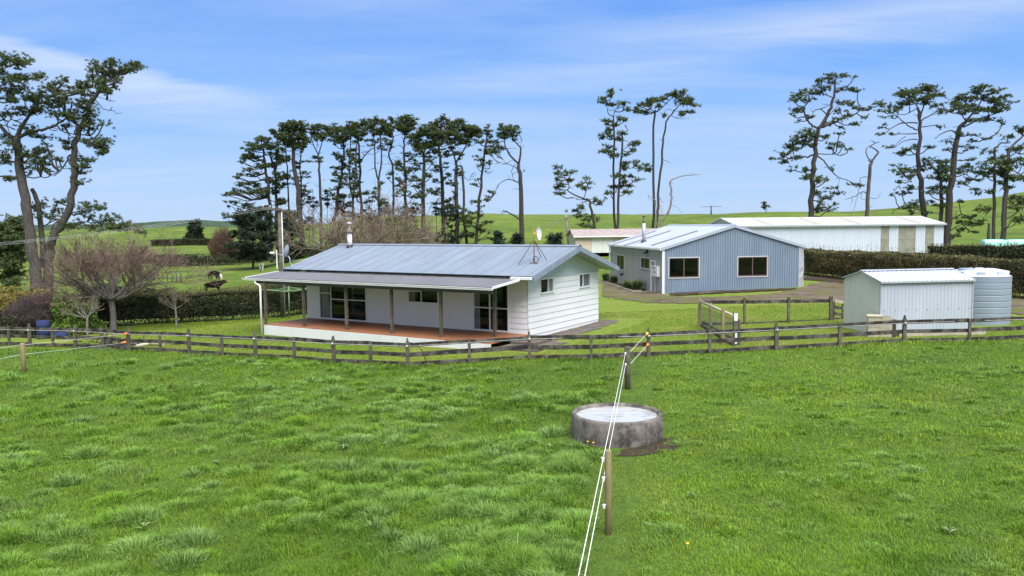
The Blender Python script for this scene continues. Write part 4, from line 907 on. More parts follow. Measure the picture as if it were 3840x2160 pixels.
def auto(x0, y0, x1, y1, n, seed=None, a=.3, b=.24):
    if a == .3 and b == .24: w_, h_ = x1 - x0, y1 - y0; x0 -= w_ * .10; x1 += w_ * .10; y0 -= h_ * .06; y1 += h_ * .38; n = int(n * 1.8); a, b = .24, .15
    r = random.Random(seed if seed is not None else n * 31 + int(x0)); out = []
    cx, cy, w, h = (x0 + x1) / 2, (y0 + y1) / 2, (x1 - x0) / 2, (y1 - y0) / 2
    for i in range(n):
        t = 2 * PI * (i + r.random() * .6) / n; q = r.uniform(.25, .78); out.append((cx + w * q * math.cos(t), cy + h * q * math.sin(t), w * a * r.uniform(.75, 1.3), h * b * r.uniform(.7, 1.3)))
    return out
def sides(pts, y0, y1, n, ext, hw, hh, seed=1):
    r = random.Random(seed); out = []
    for i in range(n):
        y = y0 + (y1 - y0) * (i + r.random()) / n; x = None
        for (xa, ya), (xb, yb) in zip(pts[:-1], pts[1:]):
            if (ya - y) * (yb - y) <= 0 and ya != yb: x = xa + (xb - xa) * (y - ya) / (yb - ya)
        if x is None: x = pts[-1][0]
        out.append((x + r.choice((-1, 1)) * ext * r.uniform(.3, 1), y, hw * r.uniform(.6, 1.3), hh * r.uniform(.6, 1.3)))
    return out
def densify(pads, n, seed, sx=1.0, sy=1.6, sh=.62):
    r = random.Random(seed); out = list(pads)
    for p in pads:
        for k in range(n): out.append((p[0] + r.uniform(-1, 1) * (p[2] * sx + 8), p[1] + r.uniform(-.7, 1.3) * (p[3] * sy + 8), p[2] * sh * r.uniform(.6, 1.2), p[3] * sh * r.uniform(.5, 1.0)))
    return out
TREES = 0
def pine(name, label, conv, D, trunks, pads, limbs=(), group=None, mat='pine', bark='barkdark', fill=1.0, L=.45, W=.15, K=9, dead=0, cat='tree', depth=.9, deadlen=1.6, cs=1.0):
    global TREES; TREES += 1; rs = random.Random(TREES * 13)
    c0 = Vector(conv(0, 0)); sc = (Vector(conv(1, 0)) - c0).length; m = sc * D / F
    W3 = lambda p: P(*conv(p[0], p[1]), D + (p[2] if len(p) > 2 else 0))
    b = W3(trunks[0][0][0]); gz = Tz(b.x, b.y); root = empty(name, (b.x, b.y, gz), 0, label, cat, group); off = Vector(root.location)
    mb = MB(); lines = []
    for i, (pts, w0, w1) in enumerate(trunks + list(limbs)):
        q = [W3(p) for p in pts]
        if i == 0 and b.z > gz: q = [Vector((b.x, b.y, gz - .3))] + q
        q = smoothline(q, 4); q = [p - off for p in q]; n = len(q); limb = i >= len(trunks)
        jit = .012 * (q[-1] - q[0]).length if limb else .004 * (q[-1] - q[0]).length
        q = [q[0]] + [p + Vector((rs.gauss(0, 1), rs.gauss(0, 1), rs.gauss(0, 1))) * jit for p in q[1:-1]] + [q[-1]]
        mb.tube(q, [max(.012, (w0 + (w1 - w0) * k / (n - 1)) * m / 2) for k in range(n)], 8 if w0 * m > .2 else 5); lines.append((q, limb))
    allp = [p for q, l in lines for p in q]
    for k in range(dead):
        q = lines[k % len(lines)][0]; j = rs.randrange(len(q) // 4, len(q)); p = q[j]; a = rs.uniform(0, 2 * PI); ln = rs.uniform(.35, 1) * deadlen; d = Vector((math.cos(a), math.sin(a), rs.uniform(-.3, .6)))
        e = p + d * ln; mid = p + d * ln * .5 + Vector((0, 0, rs.uniform(-.2, .25) * ln)); mb.tube(smoothline([p, mid, e], 3), [.045, .04, .035, .03, .025, .02, .012], 4)
        if rs.random() < .6: mb.tube([mid, mid + Vector((rs.gauss(0, .4), rs.gauss(0, .4), rs.uniform(0, .5))) * ln], [.025, .01], 3)
    if D < 70: pads = densify(pads, 1, int(D * 10), 1.1, 1.5, .5)
    C = []
    for pd in pads:
        cx, cy, hw, hh = pd[:4]; a = hw * m; bb = hh * m; dz = pd[4] if len(pd) > 4 else rs.gauss(0, .55) * min(depth * 2.2, .6 + a)
        c = P(*conv(cx, cy), D + dz) - off; n = max(2, int(fill * 1.9 * a * bb * PI / (.55 * cs))); dep = max(.35, min(a, 2.2) * depth)
        best = min(allp, key=lambda p: (p - c).length + 1.2 * max(0, p.z - c.z + .15 * a))
        if (best - c).length > .25:
            sag = Vector((0, 0, -.12 * (best - c).length)); lk = smoothline(wob([best, best.lerp(c, .5) + sag, c], .06, 2), 2); mb.tube(lk, [.055 + .02 * (best - c).length * (1 - k / (len(lk) - 1)) * .5 for k in range(len(lk))], 5)
        for k in range(n):
            v = unit(1)[0] * (rs.random() ** .45); p = c + Vector((v[0] * a, v[1] * dep, v[2] * bb)); nt = rs.randint(4, 9)
            if rs.random() < .7: mb.tube([c.lerp(best, .25) if rs.random() < .3 else c, c.lerp(p, .6) + Vector((0, 0, -.04)), p], [.028, .02, .01], 3, caps=False)
            s = rs.uniform(.2, .42) * cs
            th_ = rs.uniform(0, PI); e_ = rng.normal(size=(nt, 1)) * s * 1.25; g = rng.normal(size=(nt, 3)) * np.array([s * .45, s * .45, s * .3]); g[:, :1] += e_ * math.cos(th_); g[:, 1:2] += e_ * math.sin(th_); g[:, 2:] += np.abs(e_) * .18; C.append(g + np.array(p))
    mb.build('trunk', MT[bark], root)
    if C:
        tri, col = tufts(np.concatenate(C), K, L, W); tri_mesh('crown', tri, MT[mat], root, col)
    return root
ROW = 'pines of the tall row behind the house'
Z3 = lambda x, y: (800 + x / 2.683, 400 + y / 2.683)
Z6 = lambda x, y: (1700 + x / 2.415, 300 + y / 2.415)
Z7 = lambda x, y: (2840 + x / 2.07, 240 + y / 2.07)
def row(label, conv, D, trunks, pads, **k):
  pads = densify(pads, 2, len(label) * 7 + int(pads[0][0]), 1.3, 1.9); trunks = [(q, a * 1.25, b * 1.2) for q, a, b in trunks]
  return pine('pine_tree', label, conv, D, trunks, pads, group=ROW, L=.29, W=.085, **{'fill': 1.55, 'K': 11, 'cs': .72, **k, 'dead': k.get('dead', 4) * 2, 'deadlen': 2.0})
A = auto
t1_ = [(580, 1300), (560, 900), (522, 600), (500, 430)]
row('leftmost pine of the row, broad one sided crown reaching far left', Z3, 136, [(t1_, 34, 16)],
    [(440, 390, 120, 45), (520, 330, 90, 40), (380, 440, 70, 28), (350, 500, 60, 25), (300, 525, 50, 16), (420, 520, 60, 22), (330, 640, 70, 18), (250, 705, 60, 14), (400, 690, 60, 22), (300, 780, 70, 24), (420, 790, 70, 30), (240, 850, 80, 22), (130, 890, 55, 14), (360, 870, 80, 28), (480, 860, 60, 40), (210, 965, 65, 16), (330, 990, 50, 20), (470, 600, 50, 40), (560, 740, 60, 40)], dead=6, depth=1.0)
row('second pine from the left end of the row, leaning inner trunk with layered tufts', Z3, 138, [([(640, 1300), (632, 950), (622, 660), (565, 480)], 36, 14), ([(622, 660), (650, 450), (640, 300)], 18, 8)],
    [(620, 250, 60, 35), (680, 300, 60, 40), (580, 400, 60, 40), (640, 500, 60, 50), (600, 590, 60, 40), (700, 540, 60, 30), (690, 720, 70, 40), (590, 850, 70, 45), (680, 800, 60, 30), (700, 950, 60, 40), (740, 700, 50, 30)], dead=6)
row('tallest domed pine third from the left end of the row', Z3, 134, [([(900, 1440), (862, 960), (815, 560), (795, 340), (820, 200)], 58, 12)],
    A(670, 120, 960, 370, 11, 4) + [(810, 170, 90, 35), (880, 200, 60, 40), (730, 230, 60, 40), (870, 380, 60, 25), (930, 350, 50, 25), (760, 400, 50, 20)], limbs=[([(800, 420), (740, 330), (700, 260)], 12, 5), ([(800, 420), (870, 330), (900, 250)], 12, 5)], dead=8)
row('thin bare trunk between the third and fourth crowns of the row', Z3, 140, [([(765, 1200), (745, 700), (722, 400), (720, 330)], 16, 7)], [(745, 520, 35, 18), (720, 350, 40, 20), (690, 440, 35, 16)], dead=6)
row('slim pine right of the tallest dome with sparse side tufts', Z3, 137, [([(892, 1300), (882, 800), (872, 500), (905, 380)], 20, 6)], sides([(892, 1300), (880, 800), (872, 500)], 560, 950, 8, 45, 36, 16, 3) + [(920, 400, 40, 20), (940, 330, 35, 16)], dead=8)
t6 = [(1088, 1420), (1078, 900), (1064, 640), (1056, 480)]
row('pine with a small forked umbrella crown and one low tuft', Z3, 134, [(t6, 30, 14), ([(1056, 480), (1010, 390), (985, 300), (975, 230)], 10, 4), ([(1058, 480), (1085, 390), (1110, 310), (1130, 240)], 10, 4)], A(950, 160, 1190, 300, 9, 8) + [(1020, 512, 60, 14), (1085, 525, 25, 10)], limbs=[([(1045, 420), (1050, 320), (1060, 230)], 7, 3)], dead=8)
row('pine of the row whose trunk leans right beneath a wide olive crown', Z3, 138, [([(1215, 1200), (1245, 960), (1285, 700), (1310, 420), (1290, 220)], 34, 10)], A(1150, 130, 1380, 340, 9, 9) + sides([(1245, 960), (1285, 700), (1310, 420)], 420, 920, 14, 70, 40, 20, 5), dead=8)
row('pine forked low down into two thin parallel stems', Z3, 135, [([(1408, 1200), (1405, 930)], 28, 20), ([(1405, 930), (1376, 800), (1372, 460), (1390, 200)], 18, 6), ([(1405, 930), (1432, 700), (1440, 420), (1450, 200)], 18, 6)], A(1330, 130, 1480, 300, 6, 10) + sides([(1405, 900), (1372, 460)], 420, 900, 8, 45, 30, 16, 6), dead=10)
row('dark straight pine with olive top near the middle of the row', Z3, 138, [([(1496, 1200), (1478, 760), (1462, 400), (1480, 180)], 30, 9)], A(1380, 110, 1570, 270, 9, 12) + sides([(1496, 1100), (1462, 400)], 420, 950, 10, 70, 36, 18, 7), limbs=[([(1475, 560), (1540, 480), (1600, 420)], 12, 5)], dead=10)
row('pine splitting at mid height like a tuning fork', Z3, 134, [([(1672, 1200), (1662, 740)], 28, 22), ([(1662, 740), (1632, 620), (1618, 330), (1600, 180)], 16, 5), ([(1662, 740), (1690, 560), (1682, 320), (1700, 180)], 16, 5)], A(1550, 90, 1760, 260, 10, 14) + [(1700, 340, 50, 20), (1600, 350, 45, 18), (1690, 420, 40, 14)] + sides([(1672, 1100), (1662, 740)], 760, 1000, 5, 50, 26, 14, 8), dead=12)
row('thinnest swaying pine right of the tuning fork trunk', Z3, 138, [([(1820, 1200), (1806, 650), (1774, 460), (1808, 320), (1785, 160)], 22, 6)], A(1735, 90, 1830, 300, 6, 15) + [(1760, 380, 30, 16), (1850, 560, 26, 12), (1780, 680, 26, 12)], dead=9)
row('pine with a raised tufted head standing above its neighbours', Z3, 135, [([(1942, 1200), (1930, 800), (1915, 480), (1920, 310), (1950, 200)], 30, 8)], A(1815, 55, 2050, 240, 10, 16) + sides([(1942, 1100), (1915, 480)], 480, 900, 12, 75, 34, 18, 9), dead=8)
row('stout pine with many rising limbs right of the raised head', Z3, 132, [([(2112, 1449), (2112, 900), (2114, 480)], 40, 22), ([(2114, 480), (2060, 330), (2040, 220)], 14, 5), ([(2114, 480), (2150, 330), (2130, 190)], 14, 5), ([(2114, 500), (2220, 390), (2280, 290)], 12, 5)], A(1990, 150, 2320, 420, 14, 17) + sides([(2112, 1300), (2114, 480)], 480, 1000, 12, 90, 40, 18, 10), limbs=[([(2090, 740), (2010, 670), (1960, 620)], 9, 4)], dead=8)
row('leaning dark pine under the right half of the row canopy', Z3, 137, [([(2325, 1400), (2300, 760), (2276, 440), (2260, 300)], 34, 12)], A(2180, 90, 2440, 280, 10, 18) + sides([(2325, 1300), (2276, 440)], 450, 1000, 8, 70, 36, 18, 11), limbs=[([(2300, 900), (2220, 865), (2150, 860)], 8, 4)], dead=8)
row('widely forked pine near the right end of the row', Z3, 133, [([(2452, 1449), (2448, 800), (2440, 560)], 34, 22), ([(2440, 560), (2395, 400), (2350, 260)], 15, 5), ([(2440, 560), (2530, 420), (2580, 260)], 15, 5)], A(2330, 110, 2680, 330, 14, 19) + [(2420, 480, 60, 25), (2500, 480, 40, 20), (2390, 420, 40, 18)] + sides([(2452, 1300), (2440, 560)], 600, 1150, 9, 60, 36, 18, 12), dead=6)
row('broken topped snag standing against the forked pine', Z3, 132.5, [([(2560, 1449), (2520, 1100), (2508, 640), (2470, 600)], 24, 14)], sides([(2560, 1400), (2508, 700)], 1000, 1350, 5, 60, 40, 20, 13), limbs=[([(2510, 680), (2560, 740), (2590, 700)], 6, 2)], dead=5)
row('narrow spired pine second from the right end of the row', Z6, 132, [([(210, 1430), (248, 960), (275, 720), (310, 500), (315, 410)], 26, 6)], [(316, 440, 16, 34), (300, 480, 40, 26), (350, 500, 30, 26), (230, 560, 55, 26), (310, 560, 50, 24), (380, 580, 40, 20), (280, 640, 60, 22), (240, 720, 50, 22), (340, 650, 40, 18), (400, 630, 40, 16), (270, 760, 50, 16), (225, 910, 30, 18), (190, 1100, 50, 20), (150, 1190, 60, 30), (230, 1240, 55, 24), (300, 1290, 60, 24), (180, 1320, 70, 30), (260, 1370, 60, 26)], limbs=[([(285, 830), (330, 800)], 8, 3)], dead=5, fill=.9)
row('battered right end pine of the row with an arched dead limb', Z6, 130, [([(622, 1449), (612, 1000), (592, 760)], 44, 26), ([(592, 760), (520, 690), (470, 600), (465, 520)], 16, 6), ([(592, 760), (612, 640), (590, 590), (530, 540)], 16, 6)], [(440, 430, 40, 40), (500, 440, 60, 40), (550, 470, 40, 36), (420, 500, 45, 30), (500, 500, 50, 30), (560, 430, 26, 26), (400, 620, 34, 22), (380, 660, 26, 14), (350, 1020, 12, 8), (305, 1080, 14, 16)],
    limbs=[([(600, 930), (530, 905), (470, 908), (400, 965), (370, 1035)], 10, 4), ([(590, 810), (500, 760), (415, 750)], 8, 3), ([(480, 760), (450, 720)], 5, 2), ([(610, 1270), (520, 1210), (450, 1182)], 14, 10), ([(600, 850), (650, 820)], 7, 2), ([(560, 760), (530, 830), (545, 900), (590, 940)], 6, 3), ([(605, 620), (622, 545)], 5, 2)], dead=12, deadlen=1.1)
# the group right of the row, by the hill
pine('pine_tree', 'short wind broken pine bent over to the left behind the cream garage', Z6, 112, [([(1275, 1345), (1255, 1200), (1232, 1095), (1200, 1080)], 26, 18), ([(1225, 1090), (1140, 1060), (1040, 1005), (1050, 960), (1010, 890)], 15, 6)], [(940, 810, 20, 30), (930, 850, 30, 30), (960, 900, 45, 26), (1000, 850, 35, 22), (1065, 860, 16, 45), (990, 940, 45, 24), (950, 970, 35, 14), (1050, 920, 40, 20), (960, 1040, 16, 16), (1150, 950, 50, 28), (1215, 930, 30, 36), (1180, 990, 60, 22), (1130, 1160, 36, 14), (1110, 1190, 26, 14), (1290, 1090, 36, 12), (1325, 1115, 20, 12), (1190, 1240, 60, 26), (1260, 1260, 60, 30), (1180, 1300, 50, 30), (1240, 1320, 50, 20)], limbs=[([(1215, 1085), (1150, 1080), (1085, 1065)], 8, 4), ([(1180, 1070), (1205, 1000), (1215, 960)], 8, 4), ([(1215, 1095), (1160, 1110), (1120, 1180)], 7, 3), ([(1235, 1085), (1290, 1055)], 6, 2)], fill=.8, dead=5)
pine('pine_tree', 'tall straight pine with stacked shelves of foliage left of the twin bare trunks', Z6, 112, [([(1455, 1345), (1456, 800), (1450, 330)], 26, 14), ([(1450, 330), (1400, 300), (1405, 230), (1440, 140)], 10, 4), ([(1450, 330), (1465, 270), (1500, 220)], 9, 4)], [(1430, 130, 26, 26), (1445, 110, 20, 16), (1350, 170, 20, 10), (1380, 205, 40, 12), (1440, 225, 30, 12), (1520, 210, 45, 16), (1560, 270, 35, 14), (1380, 375, 50, 18), (1420, 410, 30, 14), (1495, 350, 30, 20), (1550, 370, 36, 12), (1380, 460, 45, 16), (1350, 510, 50, 18), (1420, 500, 40, 14), (1480, 420, 30, 16), (1490, 540, 26, 12), (1380, 610, 40, 18), (1400, 650, 80, 24), (1350, 650, 40, 14), (1430, 690, 60, 22), (1480, 680, 36, 20), (1450, 970, 30, 14), (1420, 1020, 26, 14)], fill=.8, dead=6, deadlen=1.2)
pine('pine_tree', 'shorter partner pine with shelves of foliage reaching right towards twin bare trunks', Z6, 111, [([(1486, 1345), (1505, 950), (1528, 600), (1532, 490)], 26, 14), ([(1532, 490), (1580, 455), (1555, 420), (1560, 400)], 9, 4)], [(1600, 590, 60, 18), (1660, 580, 40, 12), (1640, 640, 40, 14), (1550, 690, 35, 14), (1580, 750, 60, 24), (1640, 770, 60, 22), (1720, 790, 55, 20), (1760, 815, 30, 14), (1560, 800, 50, 22), (1550, 880, 50, 20), (1610, 870, 40, 16), (1660, 910, 26, 22), (1560, 930, 40, 16), (1500, 970, 36, 14), (1580, 960, 30, 14), (1570, 1020, 40, 12), (1480, 880, 30, 16), (1545, 490, 16, 8)], limbs=[([(1530, 640), (1600, 590), (1690, 575)], 7, 3), ([(1515, 800), (1620, 800), (1700, 800)], 8, 4), ([(1520, 530), (1580, 560), (1600, 585)], 5, 2)], fill=.8, dead=4, deadlen=1.)
pine('pine_tree', 'tall bare trunk topped by a flat slanting crown blown to the left', Z6, 110, [([(1815, 1345), (1810, 800), (1820, 320), (1826, 295)], 26, 15), ([(1826, 295), (1880, 260), (1940, 200), (1980, 165)], 12, 5), ([(1824, 295), (1790, 265)], 11, 6)], [(1660, 295, 30, 12), (1690, 270, 40, 18), (1710, 245, 50, 18), (1760, 230, 50, 20), (1800, 215, 55, 18), (1830, 190, 60, 20), (1790, 185, 40, 14), (1880, 175, 60, 20), (1930, 155, 55, 18), (1980, 140, 50, 16), (2010, 120, 30, 12), (1860, 240, 40, 10), (1750, 290, 20, 12)], fill=1.0, dead=3, deadlen=.8)
pine('pine_tree', 'tall leaning bare trunk with a thin crown blown to the right', Z6, 109.5, [([(1838, 1345), (1868, 950), (1895, 580), (1930, 390), (1975, 300), (2036, 242)], 26, 9)], [(2060, 115, 26, 10), (2040, 150, 30, 12), (2090, 160, 30, 10), (2050, 190, 45, 12), (2110, 190, 36, 10), (2150, 185, 20, 8), (2060, 220, 40, 12), (2110, 225, 36, 8), (2190, 240, 16, 6), (2135, 290, 8, 14), (2070, 315, 20, 7), (1905, 320, 8, 12)], limbs=[([(2036, 242), (2050, 180), (2060, 120)], 6, 3), ([(2036, 242), (2110, 215), (2190, 238)], 5, 2), ([(1980, 290), (2040, 280), (2080, 315)], 5, 2), ([(1975, 325), (2060, 355), (2140, 345)], 6, 2), ([(2000, 275), (1930, 265), (1905, 320)], 5, 2), ([(1890, 715), (1970, 752)], 5, 2), ([(1890, 545), (1868, 535)], 6, 3), ([(2110, 225), (2135, 290)], 4, 2)], fill=.55, dead=5, deadlen=.9)
def snag(label, conv, D, trunks, limbs, bark='barkpale', dead=3, deadlen=1.0): return pine('dead_tree', label, conv, D, trunks, [], limbs=limbs, bark=bark, dead=dead, deadlen=deadlen, cat='dead tree')
snag('dead grey snag curling over to the right like a hook', Z6, 109, [([(1885, 1315), (1925, 1230), (1962, 1170), (1976, 1060), (1966, 960), (1972, 905)], 24, 14), ([(1972, 905), (2060, 872), (2130, 862)], 11, 8), ([(2130, 862), (2240, 855)], 8, 4)], [([(1972, 930), (1998, 935)], 5, 2), ([(1985, 1135), (2020, 1150), (2070, 1203)], 5, 2), ([(2200, 858), (2160, 845)], 3, 1)], dead=2)
snag('splintered pale stub between the twin bare pine trunks', Z6, 108.8, [([(1832, 1345), (1835, 1200), (1832, 1080)], 16, 7)], [([(1835, 1100), (1790, 1060), (1765, 1055)], 7, 3), ([(1790, 1060), (1800, 1100)], 5, 2), ([(1865, 1060), (1885, 1100), (1905, 1110)], 8, 3), ([(1870, 1130), (1890, 1170), (1880, 1200), (1905, 1200)], 6, 2), ([(1855, 1180), (1865, 1240), (1882, 1268)], 7, 3), ([(1768, 1055), (1775, 1090)], 5, 2)], dead=2)
# the big pines on the right
pine('pine_tree', 'large wind shaped pine with looping left limbs behind the white shed roof', Z7, 100, [([(412, 1195), (425, 950), (445, 700), (480, 510), (540, 400), (580, 280), (606, 180), (612, 110)], 50, 10)], [(610, 90, 60, 16), (690, 90, 55, 16), (560, 110, 50, 18), (750, 98, 20, 10), (500, 130, 60, 22), (440, 160, 30, 14), (520, 190, 60, 22), (400, 215, 70, 22), (440, 230, 60, 22), (320, 260, 70, 22), (380, 280, 60, 18), (275, 285, 36, 14), (640, 200, 60, 16), (720, 205, 60, 20), (780, 215, 26, 10), (590, 150, 36, 16), (300, 360, 50, 18), (330, 350, 40, 14), (265, 395, 36, 12), (415, 415, 55, 16), (340, 445, 22, 14), (640, 370, 50, 16), (700, 310, 60, 18), (640, 300, 24, 8), (760, 340, 40, 20), (820, 350, 40, 16), (880, 335, 40, 12), (950, 310, 40, 14), (720, 400, 60, 14), (640, 430, 60, 16), (560, 470, 50, 16), (830, 410, 30, 12), (740, 470, 40, 16), (650, 490, 26, 8),
    (390, 520, 40, 26), (360, 550, 60, 30), (300, 590, 60, 30), (420, 570, 50, 30), (350, 620, 70, 26), (250, 640, 50, 22), (430, 620, 30, 30), (280, 660, 60, 18), (220, 710, 70, 18), (160, 735, 50, 12), (290, 730, 60, 16), (210, 770, 40, 18), (260, 820, 16, 22), (540, 570, 50, 18), (600, 620, 50, 16), (660, 640, 50, 14), (580, 650, 40, 14), (640, 540, 40, 12), (700, 660, 30, 10), (390, 820, 50, 22), (400, 870, 60, 18), (360, 890, 36, 10), (580, 815, 30, 10), (490, 890, 50, 16), (520, 920, 60, 16), (600, 965, 50, 14), (500, 1000, 60, 16), (560, 1040, 70, 16), (640, 1010, 50, 16), (500, 1080, 50, 16), (740, 935, 50, 12), (800, 945, 20, 9), (610, 1085, 30, 14), (560, 1120, 50, 14), (470, 1120, 40, 36), (570, 1140, 16, 10)],
    limbs=[([(485, 495), (440, 485), (395, 450), (365, 380), (370, 320), (440, 262)], 18, 8), ([(500, 490), (590, 455), (680, 415), (800, 370), (900, 335)], 18, 6), ([(448, 712), (370, 722), (250, 735), (150, 740)], 15, 5), ([(465, 710), (530, 770), (580, 840), (640, 880), (720, 912)], 12, 5), ([(535, 390), (490, 350), (440, 365), (430, 400)], 10, 4), ([(490, 350), (560, 320)], 8, 3), ([(470, 700), (560, 700), (640, 708), (700, 690)], 8, 4), ([(585, 260), (530, 240), (460, 225)], 9, 4), ([(600, 190), (700, 175)], 6, 3), ([(640, 885), (625, 950)], 4, 2), ([(450, 655), (380, 630), (300, 620)], 9, 4), ([(540, 420), (620, 330), (640, 310)], 6, 3)], fill=1.7, dead=8, bark='barkdark', L=.26, W=.075, K=13, cs=.85)
snag('dead snag with a broken diamond shaped top beside the large wind shaped pine', Z7, 100, [([(848, 1190), (862, 980), (875, 800), (885, 760)], 36, 22), ([(885, 760), (915, 720), (942, 685)], 18, 14), ([(942, 685), (905, 655), (870, 640)], 13, 8), ([(870, 640), (915, 615), (950, 604)], 9, 5), ([(915, 610), (880, 590)], 7, 4), ([(880, 760), (850, 710), (845, 670), (862, 640)], 10, 5)], [([(862, 885), (800, 885), (797, 960), (765, 1060), (725, 1180)], 6, 2), ([(850, 1000), (815, 992), (740, 1035), (680, 1050)], 10, 3), ([(808, 1000), (806, 1045), (845, 1055)], 5, 2), ([(862, 1040), (930, 1040), (960, 1000)], 5, 2), ([(740, 1040), (730, 1090)], 4, 2), ([(862, 1105), (895, 1110)], 4, 2)], bark='bark', dead=2)
pine('pine_tree', 'dark upright pine of the pair at the right end of the white shed', Z7, 101, [([(1285, 1185), (1265, 900), (1255, 700), (1262, 450), (1246, 340)], 52, 18), ([(1262, 420), (1290, 330), (1330, 260), (1340, 200)], 14, 5), ([(1246, 340), (1200, 270), (1180, 230)], 10, 4)],
    A(1060, 170, 1460, 330, 13, 30, .24, .26) + [(1330, 180, 60, 22), (1280, 200, 70, 26), (1180, 230, 60, 26), (1100, 240, 50, 22), (1400, 240, 50, 24), (1020, 330, 60, 16), (960, 310, 36, 12), (1100, 330, 60, 22), (980, 370, 50, 14), (1060, 360, 60, 16), (1150, 310, 60, 24), (1400, 330, 60, 18), (1440, 370, 60, 20), (1320, 310, 40, 16), (985, 490, 30, 26), (960, 545, 40, 14), (1040, 420, 40, 14), (1040, 545, 40, 10), (1420, 500, 22, 16), (1020, 640, 20, 8), (1130, 690, 60, 20), (1180, 670, 50, 22), (1230, 640, 40, 22), (1330, 650, 40, 18), (1080, 790, 40, 14), (1110, 830, 70, 24), (1180, 830, 60, 30), (1150, 870, 60, 24), (1100, 910, 30, 18), (1180, 960, 60, 20), (1120, 1000, 70, 18), (1060, 1020, 40, 14), (1280, 810, 60, 24), (1310, 760, 40, 22), (1240, 1090, 60, 26), (1180, 1110, 60, 24), (1320, 1080, 50, 20), (1330, 1150, 40, 16), (1210, 1150, 40, 14)],
    limbs=[([(1240, 512), (1170, 480), (1090, 410), (1040, 380)], 12, 4), ([(1245, 460), (1150, 455), (1050, 490), (985, 545)], 11, 4), ([(1240, 540), (1100, 545), (1030, 550)], 9, 3), ([(1240, 585), (1160, 590), (1060, 650)], 9, 3), ([(1265, 440), (1340, 400), (1430, 370)], 12, 4), ([(1270, 490), (1400, 475), (1420, 500)], 8, 3), ([(1250, 850), (1195, 890), (1200, 920)], 8, 3), ([(1285, 1140), (1160, 1105), (1090, 1120), (1045, 1165)], 11, 5), ([(1250, 340), (1150, 390), (1050, 380)], 8, 3), ([(1150, 560), (1090, 610), (1060, 650)], 6, 2)], fill=1.5, dead=10, bark='barkdark', L=.26, W=.075, K=13, cs=.85)
pine('pine_tree', 'taller leaning pine of the pair with a broad crown to the right', Z7, 99, [([(1475, 1375), (1495, 1050), (1520, 800), (1545, 600), (1575, 490), (1615, 450)], 62, 26), ([(1615, 450), (1680, 370), (1735, 290), (1730, 230)], 18, 6), ([(1600, 490), (1680, 450), (1800, 400), (1880, 370)], 13, 5)],
    A(1480, 190, 1960, 420, 15, 33, .22, .22) + [(1730, 190, 60, 26), (1770, 175, 20, 16), (1690, 190, 40, 20), (1840, 210, 70, 18), (1880, 205, 30, 14), (1600, 260, 70, 26), (1550, 290, 70, 22), (1520, 330, 60, 20), (1470, 370, 60, 16), (1850, 290, 80, 18), (1920, 260, 40, 22), (1980, 300, 50, 12), (1860, 360, 90, 20), (1930, 350, 36, 14), (1780, 430, 80, 18), (1680, 440, 70, 20), (1840, 440, 50, 12), (1900, 465, 26, 8), (1560, 360, 60, 20), (1640, 340, 60, 24), (1600, 540, 60, 14), (1660, 555, 50, 12), (1790, 580, 36, 12), (1500, 610, 40, 18), (1660, 600, 50, 16), (1640, 660, 60, 16), (1470, 660, 40, 20), (1580, 640, 30, 20), (1460, 780, 60, 40), (1420, 830, 60, 36), (1480, 860, 60, 36), (1380, 880, 50, 30), (1640, 740, 40, 20), (1640, 800, 60, 24), (1720, 830, 60, 18), (1780, 860, 40, 16), (1600, 840, 50, 26), (1660, 900, 60, 18), (1720, 910, 40, 14), (1690, 980, 50, 16), (1360, 960, 60, 24), (1400, 1000, 60, 18), (1330, 1000, 50, 16), (1440, 960, 50, 20), (1600, 930, 40, 20), (1560, 1070, 40, 12), (1700, 1010, 26, 10),
     (1620, 1190, 60, 14), (1680, 1180, 40, 20), (1740, 1215, 50, 10), (1590, 1230, 60, 14), (1660, 1240, 50, 20), (1720, 1250, 40, 14), (1600, 1290, 50, 18), (1560, 1320, 30, 20), (1690, 1310, 30, 16), (1530, 1340, 40, 20)],
    limbs=[([(1545, 540), (1500, 515), (1430, 540), (1380, 580)], 12, 4), ([(1545, 590), (1480, 580), (1400, 605)], 9, 3), ([(1580, 560), (1680, 555), (1790, 585)], 9, 3), ([(1530, 880), (1620, 860), (1700, 900)], 9, 4), ([(1480, 1210), (1530, 1190), (1590, 1170), (1660, 1200)], 16, 5), ([(1490, 1300), (1550, 1260), (1600, 1240)], 12, 4), ([(1540, 900), (1630, 940), (1700, 990)], 8, 3), ([(1620, 445), (1570, 370), (1520, 330)], 10, 4)], fill=1.5, dead=8, bark='barkdark', L=.26, W=.075, K=13, cs=.85)
pine('pine_tree', 'broken short trunk standing between the two right hand pines', Z7, 100, [([(1425, 1215), (1428, 1000), (1418, 880), (1370, 810), (1325, 755)], 32, 20)], [(1300, 745, 20, 8), (1430, 770, 50, 26), (1460, 900, 30, 20), (1440, 1100, 20, 30)], bark='bark', dead=6)
pine('pine_tree', 'slender half dead pine with a drooping tip near the right edge', Z7, 97, [([(1838, 1352), (1842, 1000), (1846, 700), (1865, 640), (1910, 608), (1965, 605)], 30, 7)], [(1945, 560, 14, 8), (1800, 690, 40, 10), (1820, 740, 36, 14), (1790, 780, 40, 14), (1800, 850, 50, 16), (1830, 810, 40, 16), (1780, 870, 40, 14), (1790, 1130, 50, 16), (1750, 1130, 30, 10), (1800, 1000, 20, 8), (1880, 840, 40, 14)], limbs=[([(1846, 700), (1800, 680), (1765, 690)], 6, 2), ([(1840, 1110), (1800, 1140), (1770, 1180)], 8, 3)], fill=.8, dead=8, bark='bark')
